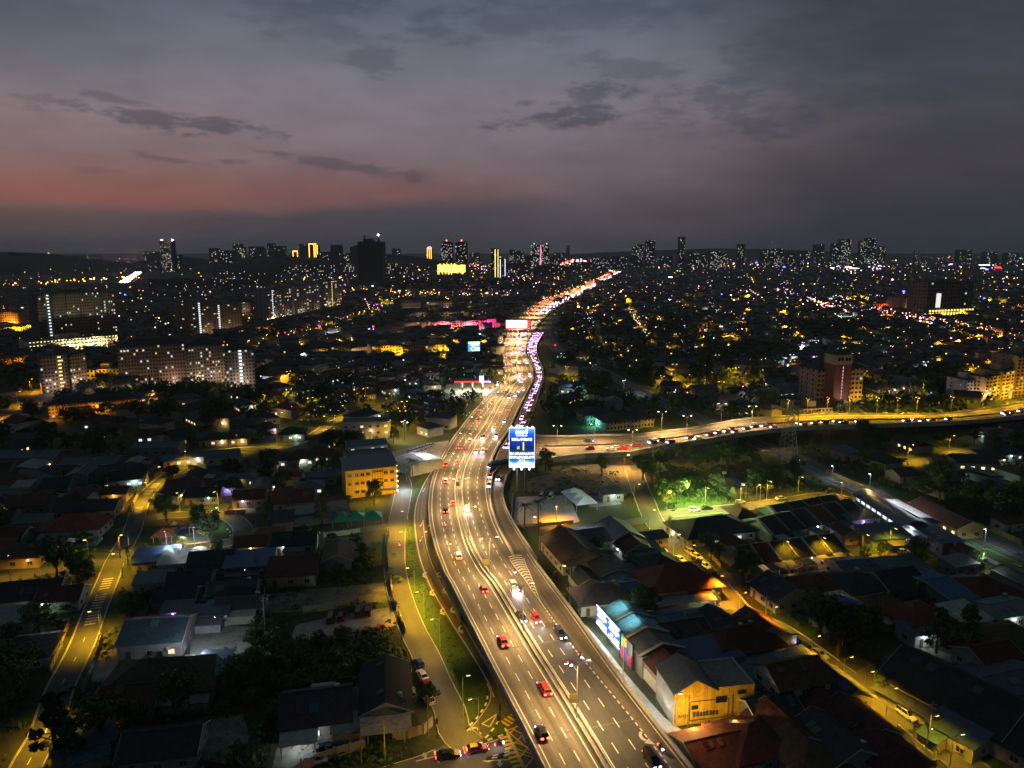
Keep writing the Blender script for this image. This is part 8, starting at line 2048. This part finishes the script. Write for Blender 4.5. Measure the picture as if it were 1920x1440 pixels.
for (x, y, lab) in [(497, 1180, 'plain utility pole beside the pale lot trees'), (678, 1432, 'utility pole behind the yellow-lit roadside wall'), (722, 1428, 'utility pole in front of the gate in the roadside wall'), (803, 1382, 'utility pole at the curved wall by the junction'), (744, 1190, 'utility pole between the gravel lot and the street'), (730, 1010, 'utility pole at the mouth of the narrow side lane'), (1434, 1178, 'utility pole left of the lit street above the zebra bars'), (1740, 1395, 'utility pole in the lower right street'), (1215, 1072, 'utility pole by the dark back lane'), (1254, 1016, 'utility pole at the upper street corner'), (422, 985, 'tall utility pole behind the playground tree'), (253, 985, 'utility pole at the street junction by the playground'), (348, 872, 'utility pole at the bend of the left street'), (190, 1170, 'utility pole right of the rumble bars')]:
    u_ = empty('utility_pole', G(x, y)); ob('pole', UP, u_); tag(u_, lab, 'utility pole', 'utility poles')
def pylon(x, y, yt, lab):
    p = G(x, y); H = top_z(p, yt); m = MB(); wd = lambda z: 3.2 * (1 - z / H) + .5
    zs_ = [H * i / 12 for i in range(13)]
    for a, b in zip(zs_[:-1], zs_[1:]):
        A4 = [Vector((sx * wd(a), sy * wd(a), a)) for sx, sy in ((-1, -1), (1, -1), (1, 1), (-1, 1))]; B4 = [Vector((sx * wd(b), sy * wd(b), b)) for sx, sy in ((-1, -1), (1, -1), (1, 1), (-1, 1))]
        for i in range(4): m.tube(A4[i], B4[i], .12, .12, 4, 0, False); m.tube(A4[i], B4[(i + 1) % 4], .07, .07, 4, 0, False); m.tube(A4[(i + 1) % 4], B4[i], .07, .07, 4, 0, False)
    r = empty('pylon', p); ob('lattice', m.mesh('lattice', M_METAL), r); ar = MB()
    for z in (.68, .8, .92): ar.tube((-4.5, 0, H * z), (4.5, 0, H * z), .14, .14, 4)
    ob('arm', ar.mesh('arm', M_METAL), r); tag(r, lab, 'pylon', 'power pylons')
pylon(1476, 866, 752, 'lattice power pylon standing before the branch viaduct'); pylon(1120, 668, 600, 'lattice power pylon beside the curved railway')
# sign gantry over the branch viaduct
gp = FA[min(range(nB), key=lambda j: abs(proj(FA[j])[0] - 1450))]; gq = NEA[min(range(nB), key=lambda j: abs(proj(NEA[j])[0] - 1505))]
g_ = empty('sign_gantry', gp); v_ = gq - gp; mm_ = MB().tube((0, 0, 0), (0, 0, 7), .2, .2, 6).tube((v_.x, v_.y, 0), (v_.x, v_.y, 7), .2, .2, 6); ob('post', mm_.mesh('post', M_METAL), g_)
ob('beam', MB().tube((0, 0, 6.4), (v_.x, v_.y, 6.4), .25, .25, 6).tube((0, 0, 7.2), (v_.x, v_.y, 7.2), .18, .18, 6).mesh('beam', mat('gantry_yellow', (.5, .36, .05), .6, var=.1)), g_)
a_ = atan2(v_.y, v_.x); ob('sign_panel', MB().box(2, v_.length * .75, -.15, .15, 5.8, 7.6).mesh('sign_panel', mat('sign_back', (.4, .3, .1), .6, var=.2)), g_, rz=a_); tag(g_, 'yellow-lit sign gantry across the branch viaduct', 'sign gantry')
# signals at the junction
for (x, y, lab) in [(938, 1358, 'traffic signal on the near tip of the island'), (934, 1378, 'traffic signal on the long edge of the island'), (820, 1385, 'traffic signal at the curved wall corner')]:
    s_ = empty('traffic_signal', G(x, y, .1)); ob('pole', MB().tube((0, 0, 0), (0, 0, 4), .08, .07, 6).mesh('pole', M_DARKM), s_); ob('signal_head', MB().box(-.2, .2, -.15, .15, 3.2, 4.4).mesh('signal_head', M_DARKM), s_); tag(s_, lab, 'traffic signal', 'traffic signals at the junction')
# median direction signs
for (x, y, lab) in [(909, 1075, 'small sign on the median beside the red hatchback'), (1088, 1336, 'small sign at the foot of the near median lamp'), (862, 922, 'small sign on the median at the highway bend')]:
    s_ = empty('median_sign', G(x, y, zmain(G(x, y, 4).y))); s_.location = at(chain_of(s_.location)[0], 0, .1)[0]; ob('post', MB().tube((0, 0, 0), (0, 0, 2.2), .06, .06, 6).mesh('post', M_METAL), s_); ob('panel', MB().box(-.9, .9, -.04, .04, 2.2, 4.0).mesh('panel', mat('sign_brown', (.14, .12, .05), .6, var=.1)), s_); tag(s_, lab, 'sign', 'signs on the median')

# the wider city
def small_house(x, y, sc=1.0, base=None, lit=None):
    p = G(x, y); rz = R.uniform(0, 3.14); r = empty('house', p, rz); w, d, h = R.uniform(9, 15) * sc, R.uniform(7, 11) * sc, R.uniform(3.2, 6.5)
    rc = R.choice(['dark', 'charcoal', 'brown', 'dark red', 'slate blue', 'dark zinc', 'grey']); wc = R.choice(['cream', 'white', 'grey'])
    ob('wall', MB().box(-w / 2, w / 2, -d / 2, d / 2, 0, h).mesh('wall', M_WALL), r, color=WALLC[wc])
    ob('roof', (roof_gable if R.random() < .5 else roof_hip)(w, d, h, d * .22, .6, M_TILE), r, color=RC[rc])
    if R.random() < .75:
        m = MB()
        for s in (-1, 1):
            for k in range(int(w / 4)): m.box(-w / 2 + 1.2 + k * 4, -w / 2 + 2.6 + k * 4, s * (d / 2 + .03) - .03, s * (d / 2 + .03) + .03, 1.0, 2.1)
        stuff('window', m.mesh('window', R.choice([M_PANE, M_PANE, M_LITY, M_LITW])), parent=r)
    auto(r, f'{rc} roofed house', 'house', 'houses farther off'); occ_line([p, p + Vector((.1, 0, 0))], max(w, d) / 2)
    if lit:
        c = LIGHTCOL[lit]; a = R.uniform(0, 6.28); q = (cos(a) * (w / 2 + 1.5), sin(a) * (w / 2 + 1.5), 3.2); ob('porch_light', BULBM, r, q, color=c).scale = (1.6,) * 3; lamp(q, R.uniform(300, 1500), c, r, 'POINT', .3)
    return r
def mid_fill(x0, x1, y0, y1, n, lp, pw=1.0):
    k = 0
    for _ in range(n * 14):
        if k >= n: break
        t = R.random() ** pw; x, y = R.uniform(x0, x1), y0 + (y1 - y0) * t; p = G(x, y)
        if not free(p.x, p.y, 7.5): continue
        small_house(x, y, 1.1, None, R.choice('wwyyygvo') if R.random() < lp else None); k += 1
mid_fill(1040, 1460, 690, 800, 16, .45); mid_fill(1200, 1920, 640, 760, 74, .5); mid_fill(480, 900, 690, 840, 42, .5); mid_fill(0, 480, 745, 850, 22, .35); mid_fill(1560, 1920, 800, 880, 8, .6)
# the rest of the low city, far off: one mass of small roofs, one of trees
fm_ = MB(); r = random.Random(21); n = 0
for _ in range(5200):
    y = 497 + (702 - 497) * r.random() ** 1.25; x = r.uniform(-60, 1980)
    p = G(x, y)
    if not free(p.x, p.y, 6) or (x < 480 and y < 540 and x > 80): continue
    w, d, h = r.uniform(4, 9), r.uniform(4, 7), r.uniform(3.5, 8 if y > 560 else 14); a = r.choice((.3, 1.2, 2.0)) + r.uniform(-.15, .15); M_ = Matrix.Translation(p) @ Matrix.Rotation(a, 4, 'Z')
    fm_.box(-w, w, -d, d, 0, h, 0, M_); q = [M_ @ Vector(v) for v in ((-w - .6, -d - .6, h), (w + .6, -d - .6, h), (w + .6, d + .6, h), (-w - .6, d + .6, h), (-w - .6, 0, h + d * .4), (w + .6, 0, h + d * .4))]
    for f in ((0, 1, 5, 4), (2, 3, 4, 5), (1, 2, 5), (3, 0, 4)): fm_.poly([q[i] for i in f], 1)
    n += 1
    if r.random() < .3:
        x0 = r.uniform(-w, w - 2); fm_.box(x0, x0 + r.uniform(1.2, 3.5), -d - .12, -d - .02, 1.2, 1.2 + r.uniform(.8, 1.6), 2 if r.random() < .65 else 3, M_)
stuff('distant_houses', fm_.mesh('distant_houses', [mat('far_wall', (.3, .28, .25), .9, var=.5, scale=.02, world=True), mat('far_roof', (.05, .05, .055), .9, var=.5, scale=.02, world=True, col2=(.08, .045, .035)), emat('far_pane_warm', (1, .62, .2), 2.2), emat('far_pane_white', (.8, .92, 1), 1.6)]))
tm = MB(); r = random.Random(22)
for _ in range(6500):
    y = 500 + (790 - 500) * r.random() ** 1.15; x = r.uniform(-60, 1980); p = G(x, y)
    if not free(p.x, p.y, 3.5): continue
    s = r.uniform(3, 6.5); h = r.uniform(4, 8.5)
    for _ in range(16 if y > 600 else 9):
        d = rand_dir(r); leaf_quad(tm, Vector((p.x + d.x * s, p.y + d.y * s, h * .6 + d.z * h * .38)), d, s * .42, r)
# dark wooded belts
for (x0, x1, y0, y1, k) in ((720, 1000, 525, 548, 700), (1050, 1330, 600, 690, 500), (1330, 1480, 655, 690, 260), (1500, 1620, 612, 640, 160), (240, 620, 480, 500, 500), (1650, 1800, 700, 740, 120)):
    for _ in range(k):
        p = G(r.uniform(x0, x1), r.uniform(y0, y1))
        if not free(p.x, p.y, 2): continue
        s = r.uniform(3.5, 7); h = r.uniform(7, 13)
        for _ in range(16): d = rand_dir(r); leaf_quad(tm, Vector((p.x + d.x * s, p.y + d.y * s, h * .6 + d.z * h * .38)), d, s * .42, r)
o = stuff('distant_trees', tm.mesh('distant_trees', M_LEAF)); o.color = (.04, .065, .02, 1)
# pin-point lamps of the city beyond
FL = {'w': emat('city_white', (.85, .95, 1), 4), 'y': emat('city_warm', (1, .66, .22), 7), 'o': emat('city_orange', (1, .38, .06), 8), 'v': emat('city_violet', (.38, .16, 1), 10), 'b': emat('city_blue', (.06, .1, 1), 10), 'r': emat('city_red', (1, .03, .03), 9), 'p': emat('city_pink', (1, .4, .8), 9), 'g': emat('city_green', (.3, 1, .6), 5)}
KEYS = list(FL); lm = MB(); r = random.Random(33)
def spot(x, y, k, s=1.0, wide=1.0):
    p = G(x, y); D = p.y; q = max(.18, .00037 * D) * s; z = r.uniform(3, 9) if y > 520 else r.uniform(4, 25); lm.box(p.x - q * wide, p.x + q * wide, p.y - q, p.y + q, z - q, z + q, KEYS.index(k))
sz = lambda: .38 + 1.0 * r.random() ** 3
for _ in range(820):
    y = 484 + (700 - 484) * r.random() ** 1.75; x = r.uniform(1080, 1930)
    spot(x, y, r.choice('wwyyyyyyyooooopvvrg' if y < 640 else 'wwyyyyyoovg'), sz())
for _ in range(150):      # rows of lamps along unseen streets and frontages
    y = 488 + 205 * r.random() ** 1.5; x = r.uniform(1080, 1930) if r.random() < .7 else r.uniform(0, 1080); y = min(y, 600) if x < 1080 else y
    p0 = G(x, y); a = r.choice((-.35, 1.2, .3, 1.9)) + r.uniform(-.1, .1); st = r.uniform(9, 26) * p0.y / 900; k = r.choice('yyyoowwvp'); q = sz()
    for i in range(r.randrange(4, 13)):
        x2, y2 = proj(p0 + Vector((cos(a) * st * i, sin(a) * st * i * 1.6, 0)))
        if r.random() < .85 and 484 < y2 < 700: spot(x2, y2, k if r.random() < .8 else r.choice('wyo'), q * r.uniform(.6, 1.2))
for _ in range(480):
    y = 500 + (560 - 500) * r.random(); x = r.uniform(560, 1100); spot(x, y, r.choice('wyyyooopvp'), sz())
for _ in range(380):
    y = 486 + (660 - 486) * r.random() ** 1.4; x = r.uniform(0, 720); spot(x, y, r.choice('wyyyyyooovr'), sz())
for _ in range(160): spot(r.uniform(1020, 1100), r.uniform(488, 503), r.choice('ppwwoor'), r.choice((.8, 1.2, 1.6)))
for _ in range(260): spot(r.uniform(520, 960), r.uniform(690, 800), r.choice('wwyyov'), r.choice((.3, .45)))
for (x, y, k, s, wd) in [(235, 557, 'b', 2.2, 1), (316, 595, 'v', 2.6, 1), (331, 591, 'v', 1.6, 1), (461, 573, 'v', 1.8, 1), (1483, 598, 'v', 2.6, 1), (1418, 497, 'b', 2.4, 1.2), (1470, 503, 'b', 2.2, 1.6), (1694, 553, 'b', 2.4, 1.2), (1845, 564, 'b', 2.4, 1), (1783, 499, 'v', 2.0, 2), (1882, 531, 'v', 1.8, 1), (1375, 545, 'v', 2, 1), (1353, 558, 'b', 1.8, 1), (1673, 527, 'p', 2, 1), (1845, 504, 'w', 1.4, 14), (1870, 507, 'r', 2, 5), (1842, 510, 'w', 1.2, 7), (1600, 508, 'w', 1.5, 9), (1590, 510, 'p', 1.4, 8), (1560, 509, 'w', 1.3, 5), (1257, 523, 'w', 1.3, 6), (1850, 509, 'b', 2.4, 1.6), (975, 570, 'o', 2.4, 1), (600, 624, 'r', 2.8, 1), (700, 622, 'r', 2.4, 1), (1041, 653, 'r', 1.4, 1), (1313, 632, 'r', 2.4, 1), (1320, 630, 'p', 1.6, 1.6), (1502, 685, 'b', 1.6, 2), (1525, 685, 'v', 1.6, 1.6), (1676, 751, 'p', 1.8, 1), (1693, 745, 'w', 1.4, 1), (1744, 755, 'b', 1.0, 1), (1560, 818, 'v', 2.2, 1), (1266, 747, 'w', 1, 1), (1392, 745, 'v', 1.4, 1), (520, 697, 'w', 1.6, 1), (490, 722, 'v', 1.4, 1), (1857, 922, 'v', 1.2, 1.4), (1710, 652, 'v', 1.4, 1.6), (483, 682, 'v', 2, 1), (398, 724, 'v', 1.2, 1), (757, 694, 'w', 1.4, 1), (833, 697, 'v', 1.1, 1), (1370, 560, 'w', 1.6, 1.4), (1376, 566, 'y', 1.4, 1.6), (1640, 500, 'g', 1.2, 1), (1020, 565, 'g', 1.3, 3), (1145, 515, 'g', 1.2, 5), (30, 478, 'o', 1.6, 3), (91, 476, 'o', 1.6, 1.5), (250, 497, 'y', 1.6, 4), (700, 540, 'w', 1.2, 5), (366, 487, 'o', 2.2, 1), (1260, 480, 'w', 1, 3), (1408, 470, 'w', 1.2, 4)]:
    spot(x, y, k, s, wd)
def chain(px, n, k, s, jit=3):
    c = catmull([G(x, y) for x, y in px], 6.0)
    for _ in range(n):
        p = r.choice(c); x, y = proj(p); spot(x + r.uniform(-jit, jit), y + r.uniform(-jit * .3, jit * .3), r.choice(k), s * r.uniform(.6, 1.2))
chain([(1100, 600), (1125, 574), (1165, 552), (1200, 535)], 26, 'yyo', .9); chain([(1178, 582), (1196, 612), (1220, 642)], 26, 'yyyw', .8); chain([(1520, 568), (1580, 584), (1640, 588), (1700, 598), (1760, 609)], 110, 'wpvoory', 1.0, 6); chain([(1760, 609), (1830, 624), (1900, 642)], 46, 'oooorww', .9); chain([(1455, 545), (1500, 562), (1575, 590)], 40, 'ywpv', .8, 8)
chain([(0, 536), (60, 535), (130, 531), (200, 525), (260, 522)], 40, 'oooy', 1.3, 6); chain([(470, 660), (546, 636), (656, 601), (770, 556)], 60, 'yyyoovwr', .8, 10); chain([(1560, 507), (1610, 512), (1660, 505)], 26, 'wvp', 1.1, 5); chain([(1560, 563), (1600, 566), (1630, 566)], 26, 'yyo', .8, 3); chain([(880, 500), (940, 512), (1000, 530), (1050, 545)], 60, 'opwpy', .9, 12); chain([(640, 545), (760, 553), (880, 556), (1000, 556)], 70, 'yyyo', .9, 5); chain([(1020, 566), (1080, 545), (1150, 515)], 60, 'ooyyr', .8, 8)
o = stuff('city_lights', lm.mesh('city_lights', [FL[k] for k in KEYS]))
# tree-shaded lamps in the middle distance
ML = random.Random(8); k = 0
for _ in range(1600):
    if k >= 150: break
    x, y = ML.uniform(1050, 1920), 560 + 190 * ML.random() ** 1.2
    if ML.random() < .3: x = ML.uniform(480, 940); y = ML.uniform(545, 830)
    p = G(x, y)
    if not free(p.x, p.y, 2.0): continue
    c, q_, nm = ML.choice(((SOD, 'y', 'yellow'), (SOD, 'y', 'yellow'), (SOD, 'y', 'yellow'), (ORA, 'o', 'orange'), (COOL, 'c', 'white'))); D = p.y
    auto(street_lamp(p, 9.5, (-1.5, 1.5), c, 6000 * (D / 420) ** 1.5 * ML.uniform(.5, 1.3), q_, ML.uniform(0, 6.28)), nm + ' lamp among dark trees', 'street lamp', 'lamps among the trees of the far suburbs'); k += 1
# haze: one even box of air round the whole city
hz = bpy.data.materials.new('haze'); hz.use_nodes = True
q = NT(hz.node_tree); q.n.clear()
pv = q.node('ShaderNodeVolumePrincipled'); pv.inputs['Color'].default_value = (.82, .84, .9, 1); pv.inputs['Density'].default_value = HAZE_D; pv.inputs['Anisotropy'].default_value = 0.2
out = q.node('ShaderNodeOutputMaterial'); q.l.new(pv.outputs[0], out.inputs['Volume'])
stuff('haze', MB().box(-9500, 9500, -900, 11500, -1.5, 235).mesh('haze', hz))

# texts to meshes
bpy.context.view_layer.update()
dg = bpy.context.evaluated_depsgraph_get()
for o in [o for o in SC.objects if o.type == 'FONT']:
    me = bpy.data.meshes.new_from_object(o.evaluated_get(dg)); par = o.parent
    n = ob('lettering', me, par, o.location); n.rotation_euler = o.rotation_euler; bpy.data.objects.remove(o)

# labels told from what stands nearest
MARKS = [('the tall blue sign', 974, 880), ('the yellow four-storey block', 698, 905), ('the playground', 350, 1005), ('the blue sports court', 1368, 908), ('the white marquee', 1085, 945), ('the arched railway halt', 1665, 975), ('the petrol station', 886, 725), ('the footbridge', 975, 628), ('the yellow shop', 1335, 1340), ('the blue billboards', 1155, 1225), ('the concrete car park', 1020, 955),
         ('the big rust-red hip roof', 1268, 1105), ('the verandah house', 1330, 1000), ('the red shaft tower', 1560, 720), ('the golden temple', 1342, 628), ('the dark hotel block', 1775, 570), ('the long school block', 180, 765), ('the pinkish slab block', 288, 690), ('the wide brown slab', 148, 610), ('the three towers', 572, 575), ('the magenta-lit row', 915, 610), ('the gravel lot', 640, 1175), ('the pale floodlit lot', 420, 1205), ('the box junction', 985, 1400), ('the yellow zebra bars', 1485, 1202), ('the curved slip ramp', 940, 930), ('the chevron stripes', 988, 1095), ('the white two-storey house', 420, 875), ('the grass verge', 800, 1160), ('the power pylon', 1476, 840), ('the stepped blocks', 1870, 725), ('the twin towers', 852, 480), ('the crane tower', 694, 500), ('the long dark gabled house', 724, 1318), ('the brown hip roof', 312, 1285), ('the gate pillars', 1730, 1335), ('the two dark conifers', 1785, 1222), ('the teal-roofed shelter', 1655, 1018), ('the brown gabled house', 1072, 1048), ('the pale warehouse roof', 784, 870), ('the green marquees', 670, 980), ('the rail viaduct', 545, 612), ('the rust-red gabled house', 552, 950), ('the sign gantry', 1475, 790), ('the long hall', 1180, 800), ('the golden outlined tower', 590, 470), ('the pink-striped tower', 1012, 475), ('the floodlit cream house', 1128, 1134), ('the rumble bars', 188, 1135), ('the long white house', 225, 905), ('the shop rows', 750, 665)]
ORD = ['nearest', 'second', 'third', 'fourth', 'fifth', 'sixth', 'seventh', 'eighth', 'ninth', 'tenth', 'eleventh', 'twelfth', 'thirteenth', 'fourteenth', 'fifteenth', 'sixteenth', 'seventeenth', 'eighteenth']
NUMW = {2: 'two', 3: 'three', 4: 'four', 5: 'five', 6: 'six', 7: 'seven', 8: 'eight', 9: 'nine', 10: 'ten', 11: 'eleven', 12: 'twelve', 13: 'thirteen', 14: 'fourteen', 15: 'fifteen', 16: 'sixteen', 17: 'seventeen', 18: 'eighteen'}
def place(px, py):
    best = min(MARKS, key=lambda m: (m[1] - px) ** 2 + ((m[2] - py) * 1.6) ** 2); dx, dy = px - best[1], py - best[2]; d = hypot(dx, dy)
    if d < 16: return 'at ' + best[0]
    if dy < -abs(dx) * .55: return ('just ' if d < 60 else '') + 'behind ' + best[0]
    if dy > abs(dx) * .55: return ('just ' if d < 60 else '') + 'in front of ' + best[0]
    return ('close ' if d < 60 else '') + ('left of ' if dx < 0 else 'right of ') + best[0]
groups = {}
for o, base, cat, grp in AUTO:
    loc = o.matrix_world.translation; px, py = proj((loc.x, loc.y, loc.z + 1)); groups.setdefault((base, place(px, py)), []).append((hypot(loc.x, loc.y), o, grp, cat))
for (base, where), L in groups.items():
    L.sort(key=lambda t: t[0])
    for i, (d, o, grp, cat) in enumerate(L):
        if len(L) == 1: o['label'] = f'{base} {where}'
        elif len(L) <= 18:
            t = f'{ORD[i]} {"" if i == 0 else "nearest "}of {NUMW[len(L)]}: {base} {where}'
            if len(t.split()) > 16: t = t.replace(' nearest of', ' of').replace(' just ', ' ').replace(' close ', ' ').replace(' on a slim pole', '').replace(' post on the highway', ' on the')
            o['label'] = t
        else: o['label'] = f'{base} {where}'; o['group'] = grp or cat + 's ' + where
print('lamps', NL, 'houses', NH, 'trees', NT_, 'far cars', NC, 'objects', len(SC.objects))
